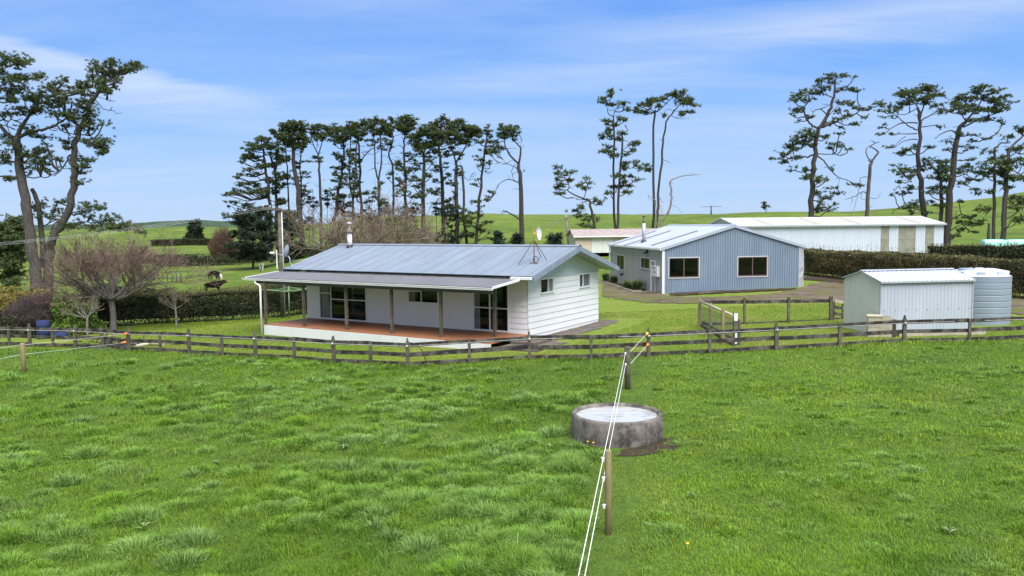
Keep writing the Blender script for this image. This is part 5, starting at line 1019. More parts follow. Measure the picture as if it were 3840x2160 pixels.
pine('pine_tree', 'mossy pine with hanging foliage beside the right edge of the photo', Z7, 96, [([(1905, 1352), (1925, 1050), (1940, 820), (1952, 690), (1990, 620), (2062, 560)], 46, 12)], [(2040, 520, 50, 14), (2060, 500, 30, 10), (2100, 500, 60, 18), (1900, 730, 30, 10), (2000, 670, 50, 16), (2050, 660, 50, 20), (1930, 770, 70, 24), (1880, 790, 50, 20), (2000, 760, 60, 24), (2050, 790, 40, 26), (1960, 820, 60, 26), (1910, 850, 40, 40), (1905, 930, 24, 40), (1990, 870, 30, 40), (1935, 960, 50, 26), (2030, 880, 40, 26), (2020, 1040, 60, 22), (2060, 1070, 50, 26), (1990, 1080, 50, 16), (2040, 1130, 50, 16), (1970, 1220, 50, 14), (2030, 1210, 50, 20), (2120, 620, 60, 24), (2120, 760, 60, 26), (2110, 900, 60, 26)], limbs=[([(1955, 720), (2010, 690), (2060, 700)], 10, 4), ([(1960, 800), (2040, 860), (2070, 900)], 9, 4)], fill=1.0, dead=8, bark='bark')
snag('short ivy brown stump below the two trees near the right edge', Z7, 97, [([(1795, 1360), (1797, 1290), (1800, 1235)], 30, 16)], [], bark='bark', dead=4, deadlen=.6)
pine('pine_tree', 'lone twin stemmed sapling on the skyline above the white shed', Z7, 230, [([(62, 1152), (62, 1110), (60, 1085)], 4, 2), ([(72, 1152), (76, 1110)], 4, 2)], [(62, 1080, 12, 6), (78, 1106, 5, 5), (54, 1116, 4, 4)], L=.6, W=.2, fill=.5)
# the large pines on the left
Y1 = lambda x, y: (x / 2.683, 150 + y / 2.683)
Y2 = lambda x, y: (x / 2.04, 690 + y / 2.04)
c21 = lambda x, y: (x * 2.683 / 2.04, ((690 + y / 2.04) - 150) * 2.683)
pine('pine_tree', 'massive grey barked pine at the left edge with a forked top', Y1, 66, [([c21(285, 850), c21(262, 600), c21(240, 400), c21(205, 180), (200, 1300), (185, 1100), (165, 985)], 135, 66), ([(165, 985), (215, 880), (290, 760), (330, 690)], 46, 20), ([(130, 985), (60, 930), (0, 860), (-80, 790)], 46, 26)],
    [(560, 450, 90, 36), (480, 470, 60, 36), (620, 430, 30, 20), (520, 520, 110, 36), (420, 580, 80, 34), (600, 560, 80, 34), (700, 500, 90, 26), (780, 520, 60, 20), (350, 600, 80, 30), (270, 600, 50, 20), (460, 640, 90, 34), (560, 640, 90, 34), (650, 620, 70, 26), (350, 680, 80, 36), (420, 710, 60, 30), (300, 560, 40, 20), (720, 640, 80, 16), (800, 640, 50, 14), (160, 690, 60, 18), (110, 740, 60, 16), (60, 770, 50, 16), (640, 740, 60, 16), (720, 750, 60, 14), (360, 740, 50, 12), (560, 760, 60, 12), (760, 780, 50, 14), (260, 890, 60, 22), (300, 940, 50, 16), (430, 985, 40, 14), (90, 1030, 90, 45), (130, 1060, 60, 40), (40, 1110, 60, 26), (330, 1140, 60, 22), (390, 1110, 40, 18), (460, 1070, 40, 16), (300, 1190, 70, 26), (400, 1190, 70, 24), (480, 1190, 60, 20), (560, 1210, 50, 20), (330, 1250, 60, 20), (430, 1250, 60, 22), (470, 1310, 50, 20), (300, 1310, 50, 26), (20, 1250, 60, 20), (60, 1400, 60, 14), (40, 1180, 50, 14)],
    limbs=[([(195, 975), (300, 925), (420, 900), (540, 868), (610, 820), (670, 780)], 40, 14), ([(580, 870), (620, 910), (700, 938), (760, 950)], 16, 8), ([(250, 850), (170, 820), (110, 800), (70, 860), (110, 960)], 14, 6), ([(285, 765), (230, 750), (250, 690)], 14, 6), ([(330, 690), (430, 630), (520, 560), (560, 500)], 18, 6), ([(165, 1230), (60, 1210), (0, 1180)], 22, 10), ([(170, 1390), (90, 1370), (0, 1375)], 26, 14), ([(150, 900), (80, 870), (10, 850)], 14, 8), ([(235, 1390), (330, 1385), (470, 1375), (560, 1330), (650, 1290), (720, 1300)], 14, 6)], bark='bark', fill=1.4, dead=16, L=.21, W=.05, K=20, depth=.8)
pine('pine_tree', 'tall right leaning pine whose long bare trunk curves past the massive one', Y1, 67, [([c21(370, 850), c21(372, 600), c21(385, 460), c21(450, 340), c21(510, 220), (742, 1400), (745, 1150), (765, 1000), (835, 820), (915, 640), (1000, 490), (1080, 410), (1150, 340)], 105, 22), ([c21(330, 640), c21(318, 380), c21(292, 150), c21(245, 40)], 60, 40)],
    [(1105, 200, 36, 26), (1090, 240, 26, 12), (1000, 270, 36, 26), (960, 310, 36, 16), (1030, 320, 50, 20), (1120, 310, 60, 26), (1210, 270, 50, 20), (1290, 255, 36, 24), (1340, 260, 40, 14), (1290, 310, 50, 14), (1360, 245, 16, 8), (1170, 340, 50, 16), (1060, 350, 50, 14), (1200, 410, 36, 14), (1130, 440, 60, 18), (1080, 470, 26, 24), (1060, 525, 20, 10), (1040, 420, 50, 18), (960, 440, 50, 22), (860, 430, 50, 20), (880, 480, 60, 22), (940, 390, 16, 16), (820, 470, 40, 18), (880, 540, 50, 14), (1030, 500, 30, 10), (860, 600, 30, 14), (780, 640, 60, 16), (850, 690, 50, 14), (910, 740, 16, 12), (920, 790, 20, 10), (830, 830, 50, 16), (900, 850, 50, 14), (1000, 845, 36, 10), (900, 900, 40, 10), (700, 800, 40, 20), (660, 880, 30, 14), (870, 1020, 50, 14), (960, 1030, 50, 14), (1040, 1040, 40, 16), (1085, 1000, 26, 10), (940, 1070, 40, 8), (1060, 1110, 30, 14), (1040, 1130, 26, 8), (660, 1080, 40, 16), (660, 1010, 30, 14), (790, 1200, 40, 12), (890, 1220, 30, 14), (800, 1270, 40, 12), (840, 1280, 30, 8), (800, 1330, 30, 12), (800, 1430, 36, 10)]
    + [(*c21(620, 190), 90, 36), (*c21(700, 190), 80, 26), (*c21(770, 180), 50, 22), (*c21(600, 230), 70, 20), (*c21(560, 300), 80, 26), (*c21(640, 290), 90, 26), (*c21(720, 330), 80, 26), (*c21(560, 340), 80, 20), (*c21(690, 260), 60, 18), (*c21(830, 250), 50, 22), (*c21(870, 290), 60, 16), (*c21(790, 280), 60, 16), (*c21(920, 330), 80, 16), (*c21(850, 330), 80, 16), (*c21(1000, 350), 80, 16), (*c21(1060, 350), 30, 14), (*c21(950, 310), 26, 12), (*c21(330, 210), 70, 50), (*c21(310, 160), 50, 40), (*c21(270, 190), 40, 30), (*c21(400, 260), 60, 14), (*c21(420, 200), 50, 12), (*c21(450, 130), 40, 12)],
    limbs=[([(920, 640), (960, 600), (1040, 690), (1130, 710), (1180, 740), (1235, 735)], 10, 4), ([(955, 560), (1010, 580), (1075, 600)], 8, 3), ([(760, 950), (830, 955), (930, 980), (1000, 1060), (1070, 1110)], 14, 5), ([(770, 1090), (830, 1180), (930, 1300)], 8, 3), ([(735, 1160), (690, 1170), (660, 1250), (600, 1320), (540, 1370)], 22, 8), ([(735, 1155), (840, 1165)], 9, 3), ([(700, 945), (690, 1000), (720, 1070)], 10, 4), ([(920, 640), (905, 560)], 8, 3), ([(1000, 490), (900, 480), (820, 480)], 12, 4), ([(930, 660), (985, 695)], 6, 2), (([c21(500, 240), c21(580, 210), c21(700, 200), c21(790, 170)]), 16, 5), (([c21(460, 330), c21(570, 300), c21(700, 290), c21(900, 330), c21(1060, 350)]), 18, 5), (([c21(380, 380), c21(420, 300), c21(470, 260), c21(390, 220)]), 16, 8), ([c21(320, 330), c21(390, 290), c21(450, 270)], 14, 8)], bark='bark', fill=1.15, dead=14, L=.21, W=.05, K=20, depth=.8)
pine('pine_tree', 'pine at the upper left corner whose trunk stands outside the photo', Y1, 64, [([(-230, 2100), (-220, 1300), (-200, 700), (-160, 250)], 100, 30)], [(20, 150, 50, 16), (100, 190, 60, 24), (40, 200, 50, 18), (170, 230, 50, 20), (240, 225, 50, 14), (290, 220, 20, 8), (230, 265, 50, 8), (20, 250, 40, 16), (20, 330, 50, 18), (100, 360, 60, 22), (170, 380, 60, 16), (240, 380, 50, 18), (320, 380, 50, 16), (390, 370, 20, 6), (60, 420, 60, 20), (20, 420, 40, 26), (180, 430, 50, 12), (200, 480, 40, 12), (20, 500, 40, 14), (120, 500, 60, 10), (160, 530, 40, 8), (60, 590, 50, 16), (130, 600, 36, 10), (-80, 300, 120, 60), (-100, 500, 100, 60)], limbs=[([(-190, 500), (-80, 360), (0, 300), (110, 260), (200, 240)], 20, 6), ([(-200, 700), (-60, 520), (40, 440), (160, 400), (300, 385)], 20, 6), ([(-200, 720), (-60, 600), (20, 500), (60, 540)], 14, 5)], bark='bark', fill=1.05, dead=3, L=.21, W=.05, K=20)
EV = 'dark evergreens at the foot of the pines'
pine('evergreen_tree', 'dense dark evergreen at the left edge behind the massive pine trunk', Y2, 84, [([(80, 700), (80, 420), (70, 230)], 26, 8)], A(-90, 250, 190, 700, 22, 41, .3, .16) + [(60, 320, 70, 36), (110, 380, 60, 36), (30, 430, 70, 40), (60, 520, 70, 50), (130, 500, 60, 40), (60, 620, 80, 50), (150, 590, 50, 30), (30, 340, 60, 40), (100, 280, 80, 40), (140, 330, 60, 30), (40, 700, 90, 40), (130, 680, 70, 40), (90, 760, 100, 40), (180, 460, 50, 30), (160, 400, 50, 30), (110, 570, 80, 40)], mat='pine', group=EV, fill=2.2, L=.3, W=.11, K=12)
pine('evergreen_tree', 'spreading dark evergreen in front of the left end of the pine row', Z3, 126, [([(400, 1620), (400, 1200), (380, 980)], 30, 10)], A(130, 960, 700, 1600, 34, 43, .26, .13) + [(320, 1100, 120, 30), (450, 1050, 100, 30), (250, 1180, 110, 36), (400, 1180, 130, 40), (540, 1170, 90, 40), (300, 1290, 140, 40), (480, 1290, 130, 40), (200, 1400, 110, 40), (380, 1400, 140, 40), (560, 1380, 100, 40), (300, 1500, 140, 40), (480, 1500, 130, 40), (180, 1110, 60, 18), (130, 1090, 36, 12)], mat='pinedark', group=EV, fill=1.15, L=.4, W=.12, K=12, depth=1.1)
pine('evergreen_tree', 'narrower dark evergreen left of the house ridge under the tallest pine', Z3, 128, [([(760, 1640), (760, 1200), (750, 1000)], 26, 8)], A(620, 1000, 900, 1560, 22, 45, .3, .14) + [(750, 1100, 80, 40), (720, 1200, 90, 40), (800, 1250, 80, 40), (740, 1330, 90, 40), (820, 1400, 80, 40), (740, 1450, 90, 40), (720, 1540, 90, 40)], mat='pinedark', group=EV, fill=1.15, L=.4, W=.12, K=12)
pine('evergreen_tree', 'low dark evergreen clump among the trunks at the right half of the row', Z3, 131, [([(2360, 1500), (2360, 1200)], 14, 6)], A(2200, 980, 2480, 1130, 9, 47, .3, .2) + A(2150, 1240, 2560, 1430, 14, 48, .26, .24) + [(2080, 1300, 60, 30)], mat='pinedark', group=EV, fill=1.1, L=.4, W=.12, K=12)
pine('evergreen_tree', 'low dark evergreen clump beneath the forked stems mid row', Z3, 140, [([(1290, 1300), (1290, 1050)], 14, 6)], A(1180, 860, 1420, 1120, 9, 49, .3, .16) + A(1860, 1000, 2060, 1180, 8, 50, .3, .2), mat='pinedark', group=EV, fill=1.0, L=.4, W=.12, K=12)
# scrub and saplings among the trunks of the row
for i, (cx, cy, hw, hh, D) in enumerate(((1000, 960, 70, 110, 141), (1140, 930, 50, 90, 142), (1560, 1000, 70, 100, 143), (1720, 1010, 60, 80, 142), (1990, 1060, 70, 70, 139), (2240, 1020, 60, 70, 140), (960, 1150, 60, 100, 139), (1600, 1140, 90, 60, 141), (2050, 1250, 80, 80, 138), (2430, 1180, 70, 90, 139))):
    pine('sapling', ('thin', 'scraggy', 'low', 'pale', 'leaning')[i % 5] + ' sapling among the pine trunks, ' + ('first', 'second', 'fourth', 'fifth', 'seventh', 'ninth', 'lowest left', 'third', 'eighth', 'last')[i] + ' from the left', Z3, D, [([(cx, cy + 420), (cx + 6, cy), (cx - 4, cy - hh)], 7, 3)], densify(auto(cx - hw, cy - hh, cx + hw, cy + hh, 5, 60 + i, .22, .12), 1, i), mat='pinedark', group='saplings among the pine trunks', fill=1.0, L=.3, W=.09, K=10, cs=.75, dead=6)
SB = 'young pines on the green slope'
for cx, cy, hw, hh, D, lab in ((967, 125, 58, 68, 118, 'bushy young pine on the slope above the middle of the roof ridge'), (1160, 130, 48, 58, 120, 'young pine beside the foot of the battered right end pine'), (1530, 140, 62, 70, 112, 'spiky young pine on the slope just left of the cream garage')):
    conv = lambda x, y: (1500 + x / 2.635, 850 + y / 2.635)
    pine('young_pine', lab, conv, D, [([(cx, cy + hh), (cx, cy - hh * .6)], 8, 3)], [(cx + hw * .5 * math.cos(k * 2.4) * (1 - k / 16), cy + hh * .75 - hh * 1.5 * k / 11, hw * .5 * (1.15 - k / 14), hh * .2) for k in range(12)], mat='pinedark', group=SB, fill=1.6, L=.5, W=.15)
pine('young_pine', 'dark conical tree alone in front of the far green hill', Y2, 330, [([(1490, 432), (1490, 320)], 10, 4)], [(1490 + 28 * math.cos(k * 2.4), 425 - 135 * k / 13, 52 * (1.1 - k / 14), 16) for k in range(14)], mat='pinedark', fill=.5, L=1.3, W=.5)

# ------------------------------------------------------------------ bare trees
def grow(tk, tw, p, d, L, r, lev, maxlev, spread, up, rs, kids=(3, 5), rmin=.006):
    n = 4; pts = [p]; dd = d.normalized()
    for i in range(n):
        dd = (dd + Vector((rs.gauss(0, .13), rs.gauss(0, .13), rs.gauss(0, .1) + up))).normalized(); pts.append(pts[-1] + dd * L / n)
    rad = [max(rmin, r * (1 - .6 * i / n)) for i in range(n + 1)]; (tk if lev < 2 else tw).tube(pts, rad, 7 if lev == 0 else 5 if lev == 1 else 3, caps=False)
    if lev >= maxlev: return
    for k in range(rs.randint(*kids)):
        t = rs.uniform(.3, 1.0); i = min(int(t * n), n - 1); q = pts[i].lerp(pts[i + 1], t * n - i); ax = Vector((rs.gauss(0, 1), rs.gauss(0, 1), rs.gauss(0, .7))).normalized()
        nd = (dd + ax * spread).normalized(); grow(tk, tw, q, nd, L * rs.uniform(.5, .78), max(rmin, r * .55 * (1.15 - t * .4)), lev + 1, maxlev, spread, up, rs, kids, rmin)
def bare_tree(name, label, base, trunk, tr, limbs, L, maxlev, spread, up, mats, seed, kids=(3, 5), rmin=.006, lr=.09, cat='bare tree', flare=1.25):
    rs = random.Random(seed); o = empty(name, base, 0, label, cat); tk, tw = MB(), MB(); top = Vector(trunk[-1])
    q = smoothline([Vector(t) for t in trunk], 4); tk.tube(q, [tr * (flare - (flare - .95) * min(1, i / 3)) for i in range(len(q))], 10)
    for a, e, l in limbs:
        d = Vector((math.cos(a) * math.cos(e), math.sin(a) * math.cos(e), math.sin(e))); grow(tk, tw, top - Vector((0, 0, tr * .6)), d, L * l, lr, 0, maxlev, spread, up, rs, kids, rmin)
    tk.build('trunk', MT[mats[0]], o); tw.build('crown', MT[mats[1]], o); return o
cbp = G(425, 1237)
bare_tree('cherry_tree', 'wide spreading leafless tree with pale trunk in front of the left hedge', cbp, [(0, 0, -.2), (.03, 0, .8), (-.04, 0, 1.62)], .155, [(a, e, l) for a, e, l in ((.05, .22, 1.25), (.9, .6, .9), (1.8, .5, .95), (2.7, .4, 1.1), (3.2, .15, 1.25), (3.9, .5, 1.0), (4.8, .45, 1.0), (5.6, .5, 1.0), (6.2, .4, 1.15), (1.2, 1.2, .8), (4.2, 1.15, .8), (3.0, .8, 1.0), (0.2, .8, 1.0), (3.3, .42, 1.1), (6.0, .1, 1.2))], 2.0, 4, .78, .05, ('barkcherry', 'twigpink'), 11, (4, 5), .006, .08)
ybp = G(661, 1229)
bare_tree('young_tree', 'slim leafless young tree standing on the lawn by the left hedge', ybp, [(0, 0, -.1), (.02, 0, .5), (0, 0, 1.0)], .055, [(3.0, .35, 1), (.1, .5, 1.1), (1.5, .9, .8), (4.5, .9, .8), (0.3, 1.3, 1.1), (2.9, .9, .9)], .6, 3, .5, .06, ('barkcherry', 'twiggrey'), 12, (3, 4), .006, .028)
sbp = G(329, 1262)
bare_tree('young_tree', 'small pale leafless tree in front of the round green shrub', sbp, [(0, 0, -.1), (0, 0, .4), (0.02, 0, .9)], .055, [(3.1, .5, 1), (2.6, .8, .9), (.2, .8, .8), (1.4, 1.2, .9), (3.4, .25, .9), (4.4, 1.0, .8)], .75, 3, .5, .06, ('barkcherry', 'twiggrey'), 13, (3, 4), .006, .03)
wb = P(1400, 940, 62); wb = Vector((wb.x, wb.y, Tz(wb.x, wb.y)))
bare_tree('bare_tree', 'broad tangled leafless tree right behind the house ridge and chimney', wb, [(0, 0, -.2), (.1, 0, .7), (0, 0, 1.3)], .3, [(a, e, l) for a, e, l in ((0, .5, 1.3), (.4, .75, 1.1), (2.8, .45, 1.35), (3.3, .6, 1.2), (5.9, .35, 1.4), (1.5, .8, .9), (4.6, .8, .9), (3.1, .95, 1), (.1, .95, 1), (2.4, .65, 1.1), (5.2, .6, 1.1), (4.0, .5, 1.1), (1., .4, 1.1))], 3.1, 4, .85, .03, ('twiggrey', 'twiggrey'), 14, (4, 5), .014, .14)
wb = P(838, 985, 146); wb = Vector((wb.x, wb.y, Tz(wb.x, wb.y)))
def twigshrub(name, label, base, rx, ry, h, n, mat, seed, r=.008, cat='shrub'):
    rs = random.Random(seed); o = empty(name, base, 0, label, cat); mb = MB()
    for k in range(n):
        a = rs.uniform(0, 2 * PI); q = math.sqrt(rs.random()); e = Vector((rx * q * math.cos(a), ry * q * math.sin(a), h * (1 - .55 * q * q) * rs.uniform(.75, 1.08))); b = Vector((e.x * .25 + rs.gauss(0, .1), e.y * .25 + rs.gauss(0, .1), 0))
        m = b.lerp(e, .55) + Vector((e.x * .12, e.y * .12, 0)); mb.tube([b, m, e], [r * 1.8, r * 1.2, r * .7], 3, caps=False)
        for j in range(5):
            t = rs.uniform(.45, 1); p = m.lerp(e, (t - .45) / .55); mb.tube([p, p + Vector((rs.gauss(0, .2), rs.gauss(0, .2), rs.uniform(.05, .3))) * max(.8, h * .2)], [r, r * .5], 3, caps=False)
    mb.build('stems', MT[mat], o); return o
twigshrub('willow_tree', 'russet leafless willow left of the dark evergreens', wb, 2.7, 2.4, 6.6, 700, 'twigrust', 15, .028, cat='bare tree')
sp = G(95, 1262); twigshrub('purple_shrub', 'large leafless shrub with purple twigs at the far left behind the fence', sp + Vector((0, 1.2, 0)), 1.9, 1.3, 2.0, 1100, 'twigpurple', 21, .007)
def leafshrub(name, label, base, rx, ry, h, n, mat, L=.12, cat='shrub', stemmat='barkdark', group=None):
    o = empty(name, base, 0, label, cat, group); d = unit(n); d[:, 2] = np.abs(d[:, 2]); q = rng.random((n, 1)) ** .3
    bumpy = 1 + .22 * np.sin(d[:, :1] * 7 + 1) * np.sin(d[:, 1:2] * 6 + 2) + .12 * np.sin(d[:, 2:] * 11); C = d * q * bumpy * np.array([rx, ry, h]); C[:, 2] += .08
    tri, col = leaves(C, L, L * .55); tri_mesh('foliage', tri, MT[mat], o, col); mb = MB()
    for k in range(7): a = k * .9; mb.tube([(0, 0, -.1), (rx * .35 * math.cos(a), ry * .35 * math.sin(a), h * .6)], [.03, .012], 5)
    mb.build('stems', MT[stemmat], o); return o
gs = G(248, 1262); leafshrub('round_shrub', 'round bright green leafy shrub behind the fence left of the cherry tree', gs + Vector((0, .9, 0)), 1.15, 1.1, 1.75, 9000, 'shrub', .13)
leafshrub('dark_shrub', 'dark shrub at the left edge under the purple twigs', G(10, 1262) + Vector((-.3, .6, 0)), 1.8, 1.2, 1.1, 8000, 'hedge', .12)
yb_ = P(55, 1120, 52); leafshrub('yellow_shrub', 'yellowish green bush behind the purple shrub at the left edge', Vector((yb_.x, yb_.y, Tz(yb_.x, yb_.y))), 2.4, 1.6, 1.9, 8000, 'shrubyellow', .16)
for u, v, Y, rx, h, lab in ((735, 1000, 138, 7, 2.0, 'dark bush by the dip in the field left of the willow'), (640, 985, 150, 6, 1.5, 'low dark bush at the far side of the cattle field'), (330, 1075, 60, 1.5, 1.3, 'olive bush on the slope behind the purple shrub'), (500, 1060, 66, 2.6, 1.1, 'dark scrubby bush behind the crown of the bare cherry'), (395, 1030, 78, 3.0, 1.3, 'reddish brown bush on the slope behind the bare cherry'), (1130, 990, 132, 4.0, 2.2, 'dark bush at the foot of the pines left of the power pole'), (900, 992, 146, 6, 2.6, 'long dark bush at the foot of the spreading evergreen'), (560, 1035, 74, 2.2, 1.0, 'low grey green bush seen through the bare cherry branches'), (420, 1060, 62, 1.8, 1.0, 'low bush on the slope right of the massive pine trunks')):
    c = P(u, v, Y); leafshrub('field_bush', lab, Vector((c.x, c.y, Tz(c.x, c.y) - .1)), rx, 2, h, 5000, 'hedge', .3 if Y > 100 else .2)

# ------------------------------------------------------------------ hedges
def hedge(name, label, a, b, w, h0, h1, n, mat, leaf=.12, sprig=0, sprigmat=None, sprigh=.4, topmat=None):
    a = Vector(a); b = Vector(b); d = (b - a); d.z = 0; Ln = d.length; d.normalize(); nn = Vector((-d.y, d.x, 0)); o = empty(name, (a.x, a.y, Tz(a.x, a.y)), 0, label, 'hedge')
    def pos(s, y, z): x_ = a.x + d.x * s + nn.x * y; y_ = a.y + d.y * s + nn.y * y; return np.stack([x_ - o.location.x, y_ - o.location.y, T(x_, y_) + z - o.location.z], -1)
    s = rng.uniform(-.2, Ln + .2, n); h = h0 + (h1 - h0) * s / Ln; k = rng.random(n); hh = h + (fbm(s * .7, s * 0 + 3, 5) - .5) * .35
    per = 2 * hh + w; t = rng.random(n) * per; y = np.where(t < hh, -w / 2, np.where(t < hh + w, t - hh - w / 2, w / 2)); z = np.where(t < hh, t, np.where(t < hh + w, hh, t - hh - w))
    dpt = rng.random(n) ** 2 * .28; bump_ = (fbm(s * 1.6, z * 1.6 + y, 9) - .5) * .35; y = y - np.sign(y) * dpt * (np.abs(y) > w / 2 - .01) + np.sign(y) * bump_ * (np.abs(y) > w * .4); z = np.where(np.abs(y) < w / 2 - .3, z - dpt * .5, z) + rng.normal(0, .03, n)
    thin = (z < .35) & (rng.random(n) < .6); keep = ~thin; C = pos(s, y, z)[keep]
    tri, col = leaves(C, leaf, leaf * .6); cl = fbm(s * .55, z * .9, 21)[keep]; br = _ss(.45, .65, cl)[:, None]; col = col * (1 + br * np.array([.22, .08, .1]))
    tri_mesh('foliage', tri, MT[mat], o, col)
    if topmat:
        m = n // 5; s = rng.uniform(0, Ln, m); hh = h0 + (h1 - h0) * s / Ln + (fbm(s * .7, s * 0 + 3, 5) - .5) * .35; C = pos(s, rng.uniform(-w / 2, w / 2, m), hh + rng.random(m) ** 2 * sprigh * fbm(s * .9, s * 0, 13) * 1.6); tri, col = leaves(C, leaf * .9, leaf * .4); tri_mesh('brown_tips', tri, MT[topmat], o, col)
    if sprig:
        s = rng.uniform(0, Ln, sprig); y = rng.uniform(-w / 2, w / 2, sprig); hh = h0 + (h1 - h0) * s / Ln; hl = sprigh * rng.uniform(.4, 1.3, sprig) * (.5 + fbm(s * .8, s * 0, 13)); Cs = []
        for f in (.1, .35, .6, .85, 1.0): Cs.append(pos(s, y, hh + hl * f))
        tri, col = leaves(np.concatenate(Cs), leaf * .8, leaf * .4); tri_mesh('shoots', tri, MT[sprigmat], o, col)
    mb = MB(); k = max(2, int(Ln / 1.0))  # dark boxes painted as the shade inside the hedge, then the stems
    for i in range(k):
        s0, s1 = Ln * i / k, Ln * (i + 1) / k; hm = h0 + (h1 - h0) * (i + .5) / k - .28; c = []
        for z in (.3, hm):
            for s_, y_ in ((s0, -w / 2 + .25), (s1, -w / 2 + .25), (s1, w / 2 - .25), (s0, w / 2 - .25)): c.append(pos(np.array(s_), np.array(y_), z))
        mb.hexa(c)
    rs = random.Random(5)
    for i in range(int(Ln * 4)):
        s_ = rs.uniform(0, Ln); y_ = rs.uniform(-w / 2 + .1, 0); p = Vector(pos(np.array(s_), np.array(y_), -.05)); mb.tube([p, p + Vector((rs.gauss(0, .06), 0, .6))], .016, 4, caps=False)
    mb.build('shade_core_stems', MT['dark' if mat == 'hedge' else 'darktimber'], o); return o
ha_, hb_ = G(215, 1241), G(1300, 1158)
hedge('clipped_hedge', 'dark clipped hedge with brownish top running along the left lawn', ha_ + Vector((0, .6, 0)), hb_ + Vector((0, .6, 0)), 1.1, 1.42, 1.75, 74000, 'hedge', .10, 1500, 'hedgebrown', .34, 'hedgebrown')
hc_, hd_ = P(2960, 1036, 66), G(3960, 1131)
hedge('brown_hedge', 'tall brown clipped hedge between the grey shed and the water tank', Vector((hc_.x, hc_.y, 0)), hd_, 1.6, 1.95, 2.1, 95000, 'hedgebrown', .11, 260, 'hedge', .5)
hedge('green_hedge', 'second darker green hedge behind the right part of the brown hedge', P(3490, 975, 78), P(3960, 965, 72), 1.6, 1.5, 1.7, 16000, 'hedge', .18, 200, 'hedgebrown', .3)
hedge('low_hedge', 'short brown hedge between the white shed corner and the silage bales', P(3540, 930, 92), P(3690, 930, 92), 1.4, 1.0, 1.0, 5000, 'hedgebrown', .2)
a, b = P(575, 930, 310), P(812, 930, 300)
hedge('field_hedge', 'distant straight dark hedge crossing the green field below the far hill', (a.x, a.y, 0), (b.x, b.y, 0), 2.0, 2.3, 2.3, 12000, 'hedge', .5)
def bushhill():
    n, m = 90, 26; X = []; Y = np.linspace(0, 1, m)
    a = np.linspace(-.66, -.24, n); AA, YY = np.meshgrid(a, Y, indexing='ij'); y = 480 + YY * 620; x = AA * y
    z = T(x, y) + .15 + _ss(0, .1, YY) * (1.2 + 2.2 * vnoise(x * .05, y * .05, 3)) * _ss(-.24, -.27, AA) * _ss(-.66, -.62, AA)
    v = np.stack([x, y, z], -1).reshape(-1, 3); i, j = np.meshgrid(np.arange(n - 1), np.arange(m - 1), indexing='ij'); q = np.stack([i * m + j, (i + 1) * m + j, (i + 1) * m + j + 1, i * m + j + 1], -1).reshape(-1, 4)
    tag(np_mesh('hills', v, np.full(len(q), 4, np.int32), q.ravel(), MT['farhill'], smooth=True), kind='structure')
bushhill()
# field posts by the cattle
for k, (u, v) in enumerate(((628, 1053), (646, 1055), (663, 1057), (679, 1058), (594, 1050))):
    b = G(u, v); o = empty('field_post', b, 0, 'dark post of the short line in the cattle field', 'fence post', 'posts of the short line in the cattle field'); mb = MB(); mb.tube([(0, 0, -.2), (0, 0, 1.15)], .09 if k == 3 else .06, 7); mb.build('timber_post', MT['darktimber'], o)

# ------------------------------------------------------------------ cattle
def cowmat(name, base, face, x0, z0, spots=None):
    m, nt, b = newmat(name); tc = nt.nodes.new('ShaderNodeTexCoord'); sp = nt.nodes.new('ShaderNodeSeparateXYZ'); nt.links.new(tc.outputs['Object'], sp.inputs[0])
    f = N(nt, 'ShaderNodeMath', operation='GREATER_THAN'); f.inputs[1].default_value = x0; nt.links.new(sp.outputs[0], f.inputs[0]); c = mix(nt, f.outputs[0], base, face)
    g = N(nt, 'ShaderNodeMath', operation='LESS_THAN'); g.inputs[1].default_value = z0; nt.links.new(sp.outputs[2], g.inputs[0]); c = mix(nt, g.outputs[0], c, face)
    if spots: n = noise(nt, spots[1], 1); r = ramp(nt, n, [(.56, (0, 0, 0)), (.58, (1, 1, 1))]); c = mix(nt, r, c, spots[0])
    nt.links.new(c, b.inputs['Base Color']); b.inputs['Roughness'].default_value = .9; b.inputs['Specular IOR Level'].default_value = .05; return m
